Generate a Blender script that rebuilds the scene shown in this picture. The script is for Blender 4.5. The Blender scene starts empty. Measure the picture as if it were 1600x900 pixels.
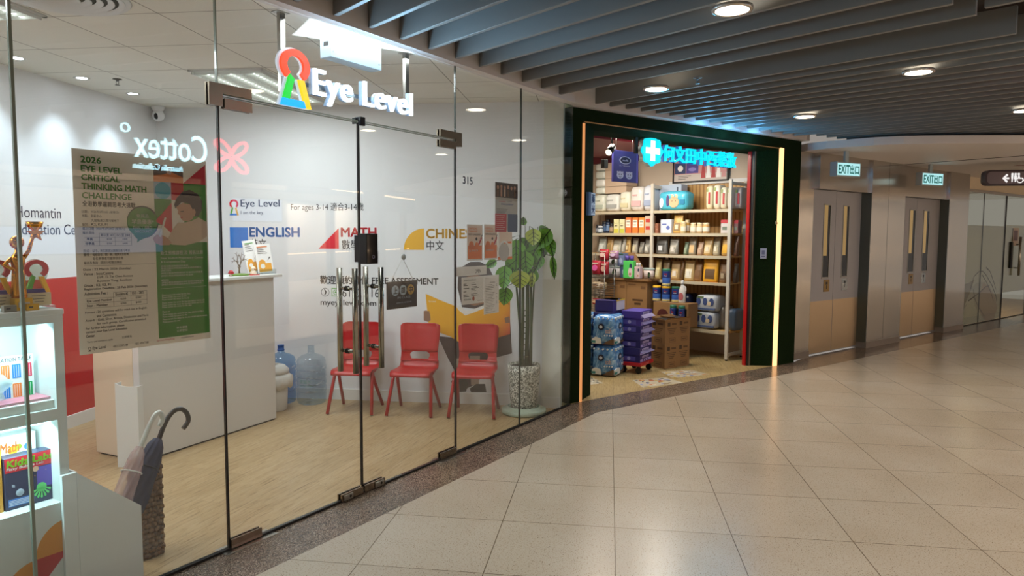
import bpy, bmesh, math, random
from mathutils import Vector, Matrix
random.seed(7)
S = bpy.context.scene
C = S.collection
R = math.radians
# ------------------------------------------------------------------ camera
FPX, PITCH, ROLL, EYE = 1091.957, 0.0748924, 0.00472698, 1.545
_F = Vector((0, math.cos(PITCH), -math.sin(PITCH)))
_u = Vector((0, math.sin(PITCH), math.cos(PITCH)))
_x = Vector((1, 0, 0))
_X = math.cos(ROLL)*_x + math.sin(ROLL)*_u
_U = -math.sin(ROLL)*_x + math.cos(ROLL)*_u
cam = bpy.data.cameras.new('camera')
cam.sensor_width = 36.0
cam.lens = FPX*36/1600
cam.clip_start = 0.05
camo = bpy.data.objects.new('camera', cam)
C.objects.link(camo)
m3 = Matrix((_X, _U, -_F)).transposed()
camo.matrix_world = Matrix.Translation((0, 0, EYE)) @ m3.to_4x4()
S.camera = camo
# ------------------------------------------------------------------ world, exposure
S.view_settings.view_transform = 'Standard'
S.view_settings.look = 'None'
S.view_settings.exposure = EXPOSURE = 0.0
S.view_settings.gamma = 1.0
S.view_settings.use_curve_mapping = False
S.cycles.transparent_max_bounces = 32
S.cycles.max_bounces = 10
S.cycles.diffuse_bounces = 5
S.cycles.glossy_bounces = 5
S.cycles.sample_clamp_indirect = 6.0
W = bpy.data.worlds.new('world')
S.world = W
W.use_nodes = True
W.node_tree.nodes['Background'].inputs[0].default_value = (0.60, 0.55, 0.50, 1)
W.node_tree.nodes['Background'].inputs[1].default_value = 0.5

# ------------------------------------------------------------------ frames: the planes the place is made of
class Frame:
    def __init__(s, x, y, deg):
        s.M = Matrix.Translation((x, y, 0)) @ Matrix.Rotation(R(deg), 4, 'Z')
        s.o = Vector((x, y, 0)); s.deg = deg
        s.u = Vector((math.cos(R(deg)), math.sin(R(deg)), 0)); s.v = Vector((-math.sin(R(deg)), math.cos(R(deg)), 0))
    def loc(s, w):
        d = Vector(w) - s.o
        return Vector((d.dot(s.u), d.dot(s.v), d.z))
    def w(s, u, v, z=0):
        return s.o + s.u*u + s.v*v + Vector((0, 0, z))
FG = Frame(-1.384, 3.325, 57.3)      # glass shopfront, +y into the shop
FW = Frame(-0.6, 6.366, -6.9)        # back wall of the learning centre
FL = Frame(-3.37, 6.70, 83.1)        # its left wall (local x runs to the corner at 0)
FP = Frame(0.632, 6.424, 36.6)       # pharmacy front
FS = Frame(2.6829, 8.6139, -44.16)   # pharmacy shelving
FE = Frame(3.782, 8.92, 38.2)        # steel door surrounds
WORLD = Frame(0, 0, 0)
def _ray(px, py): return _F + _X*((px-800)/FPX) - _U*((py-450)/FPX)
def at(fr, px, py, v=0.0):
    """survey: where the sight line of a photo point meets the vertical plane y=v of a frame -> (u, z)"""
    d = _ray(px, py); o = Vector((0, 0, EYE))
    t = (fr.o + fr.v*v - o).dot(fr.v)/d.dot(fr.v)
    p = fr.loc(o + d*t)
    return p.x, p.z
def flr(px, py, z=0.0):
    d = _ray(px, py); t = (z-EYE)/d.z
    return Vector((0, 0, EYE)) + d*t

# ------------------------------------------------------------------ materials
def lin(h):
    if isinstance(h, str):
        h = h.lstrip('#'); c = [int(h[i:i+2], 16)/255 for i in (0, 2, 4)]
    else: c = list(h)
    return tuple((x/12.92 if x <= 0.04045 else ((x+0.055)/1.055)**2.4) for x in c)
_mats = {}
def M(name, col='888888', rough=0.5, metal=0.0, emit=None, es=0.0, spec=0.5, trans=0.0, ior=1.45, alpha=1.0, coat=0.0):
    if name in _mats: return _mats[name]
    m = bpy.data.materials.new(name); m.use_nodes = True
    b = m.node_tree.nodes['Principled BSDF']
    b.inputs['Base Color'].default_value = (*lin(col), 1)
    b.inputs['Roughness'].default_value = rough
    b.inputs['Metallic'].default_value = metal
    b.inputs['Specular IOR Level'].default_value = spec
    b.inputs['Transmission Weight'].default_value = trans
    b.inputs['IOR'].default_value = ior
    b.inputs['Alpha'].default_value = alpha
    b.inputs['Coat Weight'].default_value = coat
    if emit is not None:
        b.inputs['Emission Color'].default_value = (*lin(emit), 1)
        b.inputs['Emission Strength'].default_value = es
    m.diffuse_color = (*lin(col), 1)
    _mats[name] = m
    return m
def nt(m):
    t = m.node_tree; return t, t.nodes, t.links, t.nodes['Principled BSDF']
def noise_bump(m, scale=60, strength=0.2, dist=0.01, detail=3):
    t, n, l, b = nt(m)
    tc = n.new('ShaderNodeTexCoord'); no = n.new('ShaderNodeTexNoise'); bu = n.new('ShaderNodeBump')
    no.inputs['Scale'].default_value = scale; no.inputs['Detail'].default_value = detail
    bu.inputs['Strength'].default_value = strength; bu.inputs['Distance'].default_value = dist
    l.new(tc.outputs['Object'], no.inputs['Vector']); l.new(no.outputs['Fac'], bu.inputs['Height']); l.new(bu.outputs['Normal'], b.inputs['Normal'])
    return m
def ramp_col(m, texout, stops):
    t, n, l, b = nt(m)
    r = n.new('ShaderNodeValToRGB')
    e = r.color_ramp.elements
    while len(e) < len(stops): e.new(0.5)
    for el, (p, c) in zip(e, stops): el.position = p; el.color = (*lin(c), 1)
    l.new(texout, r.inputs['Fac'])
    return r
def world_coords(m, deg=0, loc=(0, 0, 0), scale=(1, 1, 1)):
    """procedural coordinates from world position, rotated about z"""
    t, n, l, b = nt(m)
    g = n.new('ShaderNodeNewGeometry'); mp = n.new('ShaderNodeMapping'); mp.vector_type = 'TEXTURE'
    mp.inputs['Rotation'].default_value = (0, 0, R(deg)); mp.inputs['Location'].default_value = loc; mp.inputs['Scale'].default_value = scale
    l.new(g.outputs['Position'], mp.inputs['Vector'])
    return mp.outputs['Vector']
def mix(m, fac, a, bb, mode='MIX'):
    t, n, l, b = nt(m)
    x = n.new('ShaderNodeMix'); x.data_type = 'RGBA'; x.blend_type = mode
    for sock, val in ((x.inputs[0], fac), (x.inputs[6], a), (x.inputs[7], bb)):
        if isinstance(val, (int, float)): sock.default_value = val
        elif isinstance(val, (tuple, list)): sock.default_value = (*val, 1)
        elif isinstance(val, str): sock.default_value = (*lin(val), 1)
        else: l.new(val, sock)
    return x.outputs[2]
def tex(m, kind, vec, **kw):
    t, n, l, b = nt(m)
    x = n.new(kind)
    for k, v in kw.items():
        if hasattr(x, k): setattr(x, k, v)
        else: x.inputs[k.replace('_', ' ')].default_value = v
    if vec is not None: l.new(vec, x.inputs['Vector'])
    return x
def emission(name, col, es):
    return M(name, '000000', emit=col, es=es, rough=0.6)
def glass_mat(name, tint='f3f8f5', refl=1.0, rough=0.0):
    if name in _mats: return _mats[name]
    m = bpy.data.materials.new(name); m.use_nodes = True
    t = m.node_tree; t.nodes.clear()
    o = t.nodes.new('ShaderNodeOutputMaterial'); tr = t.nodes.new('ShaderNodeBsdfTransparent'); gl = t.nodes.new('ShaderNodeBsdfGlossy')
    fr = t.nodes.new('ShaderNodeFresnel'); mx = t.nodes.new('ShaderNodeMixShader')
    ge = t.nodes.new('ShaderNodeNewGeometry'); mr = t.nodes.new('ShaderNodeMapRange')
    mr.inputs['To Min'].default_value = 1.5*refl; mr.inputs['To Max'].default_value = 1/(1.5*refl)      # same reflectance entering and leaving the pane
    t.links.new(ge.outputs['Backfacing'], mr.inputs['Value']); t.links.new(mr.outputs['Result'], fr.inputs['IOR'])
    tr.inputs['Color'].default_value = (*lin(tint), 1); gl.inputs['Roughness'].default_value = rough; gl.inputs['Color'].default_value = (1, 1, 1, 1)
    t.links.new(fr.outputs[0], mx.inputs[0]); t.links.new(tr.outputs[0], mx.inputs[1]); t.links.new(gl.outputs[0], mx.inputs[2]); t.links.new(mx.outputs[0], o.inputs[0])
    _mats[name] = m
    return m

# ------------------------------------------------------------------ mesh building
class MB:
    def __init__(s): s.bm = bmesh.new(); s.ms = []
    def mi(s, m):
        if m not in s.ms: s.ms.append(m)
        return s.ms.index(m)
    def _add(s, verts, faces, m, smooth=False):
        i = s.mi(m); vs = [s.bm.verts.new(v) for v in verts]
        for f in faces:
            try:
                fc = s.bm.faces.new([vs[k] for k in f]); fc.material_index = i; fc.smooth = smooth
            except ValueError: pass
        return vs
    def box(s, m, x, y, z, bev=0.0, seg=2, M4=None):
        b = bmesh.new()
        c = [(x[i], y[j], z[k]) for k in (0, 1) for j in (0, 1) for i in (0, 1)]
        vs = [b.verts.new(p) for p in c]
        for f in ((0, 2, 3, 1), (4, 5, 7, 6), (0, 1, 5, 4), (2, 6, 7, 3), (0, 4, 6, 2), (1, 3, 7, 5)): b.faces.new([vs[k] for k in f])
        if bev > 0: bmesh.ops.bevel(b, geom=b.edges[:], offset=bev, segments=seg, profile=0.6, affect='EDGES')
        if M4 is not None: bmesh.ops.transform(b, matrix=M4, verts=b.verts[:])
        s.merge(b, m, smooth=False); b.free(); return s
    def merge(s, b, m, smooth=None):
        b.verts.ensure_lookup_table(); i = s.mi(m)
        mp = {v: s.bm.verts.new(v.co) for v in b.verts}
        for f in b.faces:
            try:
                g = s.bm.faces.new([mp[v] for v in f.verts]); g.material_index = i; g.smooth = f.smooth if smooth is None else smooth
            except ValueError: pass
    def cyl(s, m, p0, p1, r0, r1=None, n=16, caps=True, smooth=True):
        r1 = r0 if r1 is None else r1
        p0, p1 = Vector(p0), Vector(p1); d = (p1-p0).normalized()
        a = d.orthogonal().normalized(); bb = d.cross(a)
        i = s.mi(m); A = []; B = []
        for k in range(n):
            t = 2*math.pi*k/n; q = a*math.cos(t)+bb*math.sin(t)
            A.append(s.bm.verts.new(p0+q*r0)); B.append(s.bm.verts.new(p1+q*r1))
        for k in range(n):
            f = s.bm.faces.new((A[k], A[(k+1) % n], B[(k+1) % n], B[k])); f.material_index = i; f.smooth = smooth
        if caps:
            for ring in (A[::-1], B):
                f = s.bm.faces.new(ring); f.material_index = i
        return s
    def tube(s, m, pts, r, n=10, rs=None):
        pts = [Vector(p) for p in pts]; i = s.mi(m); rings = []
        ref = None
        for k, p in enumerate(pts):
            d = (pts[min(k+1, len(pts)-1)]-pts[max(k-1, 0)]).normalized()
            a = d.orthogonal().normalized() if ref is None else (ref - d*ref.dot(d)).normalized()
            ref = a; b = d.cross(a); rr = rs[k] if rs else r
            rings.append([s.bm.verts.new(p+(a*math.cos(2*math.pi*q/n)+b*math.sin(2*math.pi*q/n))*rr) for q in range(n)])
        for A, B in zip(rings, rings[1:]):
            for q in range(n):
                f = s.bm.faces.new((A[q], A[(q+1) % n], B[(q+1) % n], B[q])); f.material_index = i; f.smooth = True
        for ring in (rings[0][::-1], rings[-1]):
            f = s.bm.faces.new(ring); f.material_index = i
        return s
    def lathe(s, m, prof, c=(0, 0, 0), n=28, smooth=True, sx=1.0, sy=1.0):
        i = s.mi(m); rings = []
        for r, z in prof:
            if r < 1e-5: rings.append([s.bm.verts.new((c[0], c[1], c[2]+z))])
            else: rings.append([s.bm.verts.new((c[0]+sx*r*math.cos(2*math.pi*k/n), c[1]+sy*r*math.sin(2*math.pi*k/n), c[2]+z)) for k in range(n)])
        for A, B in zip(rings, rings[1:]):
            for k in range(n):
                q = (k+1) % n
                if len(A) == 1 and len(B) == 1: continue
                if len(A) == 1: vs = (A[0], B[q], B[k])
                elif len(B) == 1: vs = (A[k], A[q], B[0])
                else: vs = (A[k], A[q], B[q], B[k])
                f = s.bm.faces.new(vs); f.material_index = i; f.smooth = smooth
        return s
    def ball(s, m, c, r, sc=(1, 1, 1), n=16, M4=None):
        b = bmesh.new(); bmesh.ops.create_uvsphere(b, u_segments=n, v_segments=max(6, n//2), radius=r)
        T = Matrix.Translation(c) @ (M4 if M4 is not None else Matrix.Identity(4)) @ Matrix.Diagonal((*sc, 1))
        bmesh.ops.transform(b, matrix=T, verts=b.verts[:]); s.merge(b, m, True); b.free(); return s
    def flat(s, m, pts, y0, y1):
        """prism of a 2-D outline in the local xz plane, between depths y0 (front) and y1"""
        n = len(pts)
        ar = sum(pts[k][0]*pts[(k+1) % n][1]-pts[(k+1) % n][0]*pts[k][1] for k in range(n))
        if ar < 0: pts = pts[::-1]
        v = [(p[0], y0, p[1]) for p in pts]+[(p[0], y1, p[1]) for p in pts]
        f = [tuple(range(n)), tuple(range(2*n-1, n-1, -1))]+[(k, k+n, (k+1) % n+n, (k+1) % n) for k in range(n)]
        s._add(v, f, m); return s
    def rect(s, m, x0, x1, z0, z1, y0, y1=None):
        return s.flat(m, [(x0, z0), (x1, z0), (x1, z1), (x0, z1)], y0, y0+0.0006 if y1 is None else y1)
    def disc(s, m, x, z, r, y0, y1=None, rz=None, n=28):
        return s.flat(m, [(x+r*math.cos(2*math.pi*k/n), z+(rz or r)*math.sin(2*math.pi*k/n)) for k in range(n)], y0, y0+0.0006 if y1 is None else y1)
    def slab(s, m, pts, z0, z1):
        n = len(pts)
        ar = sum(pts[k][0]*pts[(k+1) % n][1]-pts[(k+1) % n][0]*pts[k][1] for k in range(n))
        if ar < 0: pts = pts[::-1]
        v = [(p[0], p[1], z1) for p in pts]+[(p[0], p[1], z0) for p in pts]
        f = [tuple(range(n)), tuple(range(2*n-1, n-1, -1))]+[(k, k+n, (k+1) % n+n, (k+1) % n) for k in range(n)]
        s._add(v, f, m); return s
    def text(s, m, body, x0, z0, w=None, h=None, y=0.0, bold=0.0, ext=0.0003, res=3, shear=0.0, xs=None, sp=1.0):
        c = bpy.data.curves.new('lettering', 'FONT'); c.body = body; c.resolution_u = res; c.shear = shear; c.space_character = sp
        o = bpy.data.objects.new('lettering', c); me = o.to_mesh()
        if not me.vertices: return s
        X = [v.co.x for v in me.vertices]; Y = [v.co.y for v in me.vertices]
        bw, bh = max(X)-min(X), max(Y)-min(Y)
        sx = w/bw if w else None; sz = h/bh if h else None
        sx = sx or sz*(xs or 1); sz = sz or sx
        mnx, mny = min(X), min(Y); i = s.mi(m)
        # heavier weights: the same outline struck several times around its own place
        if bold <= 0: strikes = [(0, 0)]
        elif bold <= 0.014: strikes = [(-bold, 0), (bold, 0)]
        else: strikes = [(bold*math.cos(q*math.pi/3), bold*math.sin(q*math.pi/3)) for q in range(6)]
        for dx, dz in strikes:
            bot = [s.bm.verts.new((x0+(v.co.x-mnx+dx)*sx, y-ext, z0+(v.co.y-mny+dz)*sz)) for v in me.vertices]
            for p in me.polygons:
                try:
                    f = s.bm.faces.new([bot[k] for k in p.vertices]); f.material_index = i
                except ValueError: pass
            if ext > 0.002:      # solid letters
                back = [s.bm.verts.new((v.co.x, y, v.co.z)) for v in bot]
                ec = {}
                for p in me.polygons:
                    pv = list(p.vertices)
                    for a, b in zip(pv, pv[1:]+pv[:1]): ec[(a, b)] = 1
                for (a, b) in ec:
                    if (b, a) not in ec:
                        try:
                            f = s.bm.faces.new((bot[a], back[a], back[b], bot[b])); f.material_index = i
                        except ValueError: pass
        o.to_mesh_clear(); bpy.data.objects.remove(o); bpy.data.curves.remove(c)
        return s
    def mesh(s, name):
        bmesh.ops.recalc_face_normals(s.bm, faces=s.bm.faces[:]) if getattr(s, 'recalc', False) else None
        me = bpy.data.meshes.new(name); s.bm.to_mesh(me); s.bm.free()
        for m in s.ms: me.materials.append(m)
        return me
def arc(cx, cz, ro, ri, a0, a1, n=24):
    p = [(cx+ro*math.cos(R(a0+(a1-a0)*k/n)), cz+ro*math.sin(R(a0+(a1-a0)*k/n))) for k in range(n+1)]
    q = [(cx+ri*math.cos(R(a0+(a1-a0)*k/n)), cz+ri*math.sin(R(a0+(a1-a0)*k/n))) for k in range(n+1)]
    return p+q[::-1]
def _props(o, label=None, cat=None, group=None, kind=None):
    if label: o['label'] = label
    if cat: o['category'] = cat
    if group: o['group'] = group
    if kind: o['kind'] = kind
def thing(name, label, cat, fr=WORLD, loc=(0, 0, 0), rot=0, group=None):
    o = bpy.data.objects.new(name, None); C.objects.link(o); o.empty_display_size = 0.1
    o.matrix_world = fr.M @ Matrix.Translation(loc) @ Matrix.Rotation(R(rot), 4, 'Z')
    _props(o, label, cat, group); return o
def part(name, mb, parent, label=None, kind=None):
    o = bpy.data.objects.new(name, mb.mesh(name)); C.objects.link(o); o.parent = parent
    _props(o, label, kind=kind); return o
def single(name, label, cat, mb, fr=WORLD, loc=(0, 0, 0), rot=0, group=None, kind=None):
    o = bpy.data.objects.new(name, mb.mesh(name)); C.objects.link(o)
    o.matrix_world = fr.M @ Matrix.Translation(loc) @ Matrix.Rotation(R(rot), 4, 'Z')
    _props(o, label, cat, group, kind); return o
def struct(name, mb, fr=WORLD, parent=None):
    o = bpy.data.objects.new(name, mb.mesh(name)); C.objects.link(o)
    if parent is None: o['kind'] = 'structure'; o.matrix_world = fr.M.copy()
    else: o.parent = parent
    return o
def dup(root, mw, label=None, group=None):
    r = root.copy(); C.objects.link(r); r.matrix_world = mw
    if label: r['label'] = label
    if group: r['group'] = group
    for ch in list(root.children):
        c = ch.copy(); C.objects.link(c); c.parent = r
        for g in ch.children:
            d = g.copy(); C.objects.link(d); d.parent = c
    return r
def lamp(kind, name, loc, energy, col=(1, 1, 1), size=0.1, rot=None, spot=None, blend=0.6, sizey=None, target=None):
    d = bpy.data.lights.new(name, kind); d.energy = energy; d.color = col
    if kind == 'AREA':
        d.size = size
        if sizey: d.shape = 'RECTANGLE'; d.size_y = sizey
    else: d.shadow_soft_size = size
    if spot: d.spot_size = R(spot); d.spot_blend = blend
    o = bpy.data.objects.new(name, d); C.objects.link(o); o.location = loc
    if target is not None: o.rotation_euler = (Vector(target)-Vector(loc)).to_track_quat('-Z', 'Y').to_euler()
    elif rot: o.rotation_euler = rot
    return o
ORD = 'first second third fourth fifth sixth seventh eighth ninth tenth eleventh twelfth thirteenth fourteenth fifteenth sixteenth seventeenth eighteenth nineteenth twentieth'.split()
def ordinal(n): return ORD[n] if n < 20 else 'twenty-'+ORD[n-20] if n < 29 else 'thirtieth' if n == 29 else 'thirty-'+ORD[n-30]
# ================================================================== LIGHTS (lamps of the place)
COOL = (0.86, 0.94, 1.0); WARM = (1.0, 0.87, 0.73)
# opposite shops light the mall from behind the photographer
# ================================================================== STRUCTURE MATERIALS
m_tile = M('mall_terrazzo_tile', 'b9a78c', rough=0.25, spec=0.5)
t, n, l, b = nt(m_tile)
vec = world_coords(m_tile, -7.891, (-0.638, 3.775, 0))
br = tex(m_tile, 'ShaderNodeTexBrick', vec, offset=0.0, squash=1.0, Scale=1.0, Mortar_Size=0.0024, Mortar_Smooth=0.1, Brick_Width=0.6006, Row_Height=0.6006)
br.inputs['Color1'].default_value = (*lin('bfb3a2'), 1); br.inputs['Color2'].default_value = (*lin('b8ac9b'), 1); br.inputs['Mortar'].default_value = (*lin('6b5c4a'), 1)
vo = tex(m_tile, 'ShaderNodeTexVoronoi', vec, Scale=85.0)
r1 = ramp_col(m_tile, vo.outputs['Distance'], [(0.0, '8a7762'), (0.16, '9a8770'), (0.22, 'ffffff')])
no = tex(m_tile, 'ShaderNodeTexNoise', vec, Scale=150.0, Detail=3.0)
r2 = ramp_col(m_tile, no.outputs['Fac'], [(0.32, 'c9bba6'), (0.45, 'ffffff'), (0.7, 'ffffff')])
no2 = tex(m_tile, 'ShaderNodeTexNoise', vec, Scale=1.3, Detail=3.0)
r3 = ramp_col(m_tile, no2.outputs['Fac'], [(0.3, 'f0ece6'), (0.7, 'ffffff')])
wn = tex(m_tile, 'ShaderNodeTexVoronoi', vec, Scale=85.0)
gate = n.new('ShaderNodeMath'); gate.operation = 'GREATER_THAN'; gate.inputs[1].default_value = 0.62
sep = n.new('ShaderNodeSeparateColor'); l.new(wn.outputs['Color'], sep.inputs[0]); l.new(sep.outputs[0], gate.inputs[0])
sp = mix(m_tile, gate.outputs[0], 'ffffff', r1.outputs['Color'])
c = mix(m_tile, 1.0, br.outputs['Color'], sp, 'MULTIPLY'); c = mix(m_tile, 1.0, c, r2.outputs['Color'], 'MULTIPLY'); c = mix(m_tile, 1.0, c, r3.outputs['Color'], 'MULTIPLY')
l.new(c, b.inputs['Base Color'])

m_gran = M('brown_granite', '6f6256', rough=0.22)
t, n, l, b = nt(m_gran)
vec = world_coords(m_gran, 57.3)
vo = tex(m_gran, 'ShaderNodeTexVoronoi', vec, Scale=210.0)
sep = n.new('ShaderNodeSeparateColor'); l.new(vo.outputs['Color'], sep.inputs[0])
r1 = ramp_col(m_gran, sep.outputs[0], [(0.0, '372f27'), (0.3, '5a4e44'), (0.6, '796c60'), (0.85, '998c7e'), (1.0, 'b2a698')])
no = tex(m_gran, 'ShaderNodeTexNoise', vec, Scale=2.2, Detail=2.0)
r2 = ramp_col(m_gran, no.outputs['Fac'], [(0.35, 'dcd8d2'), (0.6, 'fff4ec')])
c = mix(m_gran, 1.0, r1.outputs['Color'], r2.outputs['Color'], 'MULTIPLY'); l.new(c, b.inputs['Base Color'])

def wood(name, deg, c1, c2, c3, w=0.16, length=1.2, rough=0.38, gs=1.0):
    m = M(name, c1, rough=rough)
    t, n, l, b = nt(m)
    vec = world_coords(m, deg)
    br = tex(m, 'ShaderNodeTexBrick', vec, offset=0.37, squash=1.0, Scale=1.0, Mortar_Size=0.0012, Mortar_Smooth=0.2, Brick_Width=length, Row_Height=w)
    br.inputs['Color1'].default_value = (*lin(c1), 1); br.inputs['Color2'].default_value = (*lin(c2), 1); br.inputs['Mortar'].default_value = (*lin(c3), 1)
    mp = n.new('ShaderNodeMapping'); mp.inputs['Scale'].default_value = (1.6*gs, 22*gs, 1); l.new(vec, mp.inputs['Vector'])
    no = tex(m, 'ShaderNodeTexNoise', mp.outputs['Vector'], Scale=3.2, Detail=6.0, Roughness=0.62, Distortion=1.2)
    r = ramp_col(m, no.outputs['Fac'], [(0.3, 'b8a688'), (0.48, 'f2ead9'), (0.7, 'ffffff')])
    c = mix(m, 1.0, br.outputs['Color'], r.outputs['Color'], 'MULTIPLY'); l.new(c, b.inputs['Base Color'])
    return m
m_oak = wood('oak_vinyl_plank', 71, 'b59d7a', 'aa926f', '806b4e')
m_pfl = wood('pharmacy_plank', 36.6+45, 'b9a67c', 'ad9970', '7e6c49', w=0.12, length=0.6)
m_wall = noise_bump(M('white_wall_covering', 'd9d9d9', rough=0.55), 400, 0.05, 0.001)
m_white = M('white_paint', 'dcdbd8', rough=0.6)
m_base = M('white_skirting', 'd6d4ce', rough=0.45)
m_red = M('red_wall_paint', 'b5201f', rough=0.35)
m_ctile = M('ceiling_tile', 'c4c3b8', rough=0.85)
t, n, l, b = nt(m_ctile)
o_ = FW.w(-1.605, -0.83)
vec = world_coords(m_ctile, FW.deg, (o_.x, o_.y, 0))
br = tex(m_ctile, 'ShaderNodeTexBrick', vec, offset=0.0, squash=1.0, Scale=1.0, Mortar_Size=0.0035, Mortar_Smooth=0.0, Brick_Width=0.61, Row_Height=0.61)
br.inputs['Color1'].default_value = (*lin('e2e1d8'), 1); br.inputs['Color2'].default_value = (*lin('dfded4'), 1); br.inputs['Mortar'].default_value = (*lin('8a8981'), 1)
l.new(br.outputs['Color'], b.inputs['Base Color'])
m_slat = M('ceiling_slat_paint', '7d7c79', rough=0.45)
m_fascia = M('fascia_paint', 'd2cdcb', rough=0.5)
m_plen = M('dark_plenum', '2a2420', rough=0.9)
m_bulk = M('bulkhead_paint', 'dcd7d6', rough=0.55)
m_beige = M('beige_plaster', 'cdbfa8', rough=0.6)
m_turf = M('dark_green_turf', '15240f', rough=0.95, spec=0.1)
t, n, l, b = nt(m_turf)
tc = n.new('ShaderNodeTexCoord')
no = tex(m_turf, 'ShaderNodeTexNoise', tc.outputs['Object'], Scale=220.0, Detail=4.0)
r1 = ramp_col(m_turf, no.outputs['Fac'], [(0.35, '0b1408'), (0.55, '1c2f14'), (0.75, '2c4a1e')])
bu = n.new('ShaderNodeBump'); bu.inputs['Strength'].default_value = 1.0; bu.inputs['Distance'].default_value = 0.02
l.new(no.outputs['Fac'], bu.inputs['Height']); l.new(bu.outputs['Normal'], b.inputs['Normal']); l.new(r1.outputs['Color'], b.inputs['Base Color'])
def steel(name, col, rough, deg, stretch=(1, 1, 220)):
    m = M(name, col, rough=rough, metal=1.0)
    t, n, l, b = nt(m)
    tc = n.new('ShaderNodeTexCoord'); mp = n.new('ShaderNodeMapping'); mp.inputs['Scale'].default_value = stretch
    l.new(tc.outputs['Object'], mp.inputs['Vector'])
    no = tex(m, 'ShaderNodeTexNoise', mp.outputs['Vector'], Scale=4.0, Detail=4.0)
    mr = n.new('ShaderNodeMapRange'); mr.inputs['To Min'].default_value = rough*0.97; mr.inputs['To Max'].default_value = rough*1.03
    l.new(no.outputs['Fac'], mr.inputs['Value']); l.new(mr.outputs['Result'], b.inputs['Roughness'])
    tg = n.new('ShaderNodeTangent'); tg.direction_type = 'RADIAL'; tg.axis = 'Z'      # vertical brushing spreads highlights sideways
    l.new(tg.outputs['Tangent'], b.inputs['Tangent']); b.inputs['Anisotropic'].default_value = 0.97; b.inputs['Anisotropic Rotation'].default_value = 0.0
    return m
m_steel = steel('brushed_stainless', 'c8c2ba', 0.19, 0, (220, 220, 1))
m_steel_d = steel('worn_kick_plate', 'b5a48e', 0.34, 0, (30, 30, 4))
m_satin = M('satin_steel', 'a9a69e', rough=0.28, metal=1.0)
m_dark = M('dark_joint', '1b1917', rough=0.6)
m_black = M('black_plastic', '101012', rough=0.35)
m_glass = glass_mat('shopfront_glass', 'f9fbfb')
m_gedge = M('green_glass_edge', '4f6f62', rough=0.2)

# ================================================================== FLOORS
O = [FG.w(-7, -0.33), Vector((0.748, 6.03, 0)), Vector((1.476, 6.595, 0)), Vector((2.262, 7.165, 0)), Vector((3.328, 7.971, 0)), Vector((4.447, 8.843, 0)), FE.w(14, -0.47)]
I = [FG.w(-7, 0), FG.w(3.56, 0), FP.w(0, 0), FP.w(3.556, 0), FE.w(-0.42, -0.10), FE.w(0, 0), FE.w(14, 0)]
mb = MB(); mb.slab(m_tile, [(p.x, p.y) for p in O+[FE.w(14, -16), FG.w(-7, -12)]], -0.06, 0.0); struct('floor', mb)
mb = MB(); mb.slab(m_gran, [(p.x, p.y) for p in O+I[::-1]], -0.06, 0.0); struct('floor_border', mb)
SH = [FG.w(-4, 0.0), FG.w(3.56, 0.0), FW.w(1.08, 0), FW.w(-2.79, 0), FL.w(-6.2, 0)]
mb = MB(); mb.slab(m_oak, [(p.x, p.y) for p in SH], -0.06, 0.0); struct('floor_classroom', mb)
PH = [FP.w(-0.13, 0), FP.w(3.556, 0), FP.w(4.6, 4.5), FP.w(-1.2, 4.5)]
mb = MB(); mb.slab(m_pfl, [(p.x, p.y) for p in PH], -0.06, 0.0); struct('floor_pharmacy', mb)
# black line under the glass
mb = MB(); mb.box(m_dark, (-4, 3.55), (-0.012, 0.012), (0, 0.012)); struct('trim_1', mb, FG)

# ================================================================== LEARNING CENTRE SHELL
CZ = 2.725
mb = MB(); mb.box(m_wall, (-2.85, 1.06), (0, 0.1), (0, CZ)); struct('wall_back', mb, FW)
mb = MB(); mb.box(m_wall, (-6.2, 0.05), (0, 0.1), (1.2, CZ)); mb.box(m_red, (-6.2, 0.05), (0, 0.1), (0, 1.2)); struct('wall_left', mb, FL)
mb = MB(); mb.slab(m_white, [(p.x, p.y) for p in (FL.w(-6.2, 0), FG.w(-4, 0), FG.w(-4.1, 0), FL.w(-6.3, 0))], 0, CZ); struct('wall_front', mb)
mb = MB(); mb.slab(m_ctile, [(p.x, p.y) for p in SH], CZ, CZ+0.1); struct('ceiling', mb)
mb = MB(); mb.box(m_base, (-2.79, 0.885), (-0.014, 0), (0, 0.10)); struct('baseboard_back', mb, FW)
mb = MB(); mb.box(m_base, (-6.1, 0), (-0.014, 0), (0, 0.10)); struct('baseboard_left', mb, FL)
m_pil = M('pilaster_paint', 'd3d2c6', rough=0.5)
mb = MB(); mb.box(m_pil, (0.885, 1.055), (-0.06, 0), (0, CZ)); struct('column', mb, FW)
mb = MB(); mb.box(m_base, (0.885, 1.055), (-0.074, -0.06), (0, 0.10)); struct('baseboard_column', mb, FW)

# ================================================================== MALL CEILING: soffit, fascia, plenum
FZ = 2.697
A_ = [FG.w(-5, 0.03), FG.w(0.3, 0.03), FG.w(3.56, 0.03), FP.w(0, 0.03), FP.w(3.6, 0.03)]
B_ = [FG.w(-5, -0.060), FG.w(0.3, -0.060), FG.w(1.8, -0.058), FG.w(2.8, -0.068), FG.w(3.42, -0.085), FP.w(0.25, -0.105), FP.w(0.8, -0.105), FP.w(1.6, -0.09), FP.w(3.6, -0.08)]
mb = MB(); mb.slab(m_fascia, [(p.x, p.y) for p in A_+B_[::-1]], FZ, 3.15); struct('ceiling_fascia', mb)
mb = MB(); mb.slab(m_plen, [(p.x, p.y) for p in (FG.w(-7, 0.5), FG.w(3.6, 0.5), FE.w(0, 0.6), FE.w(14, 0.6), FE.w(14, -16), FG.w(-7, -12))], 3.12, 3.2); struct('ceiling_plenum', mb)
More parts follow.
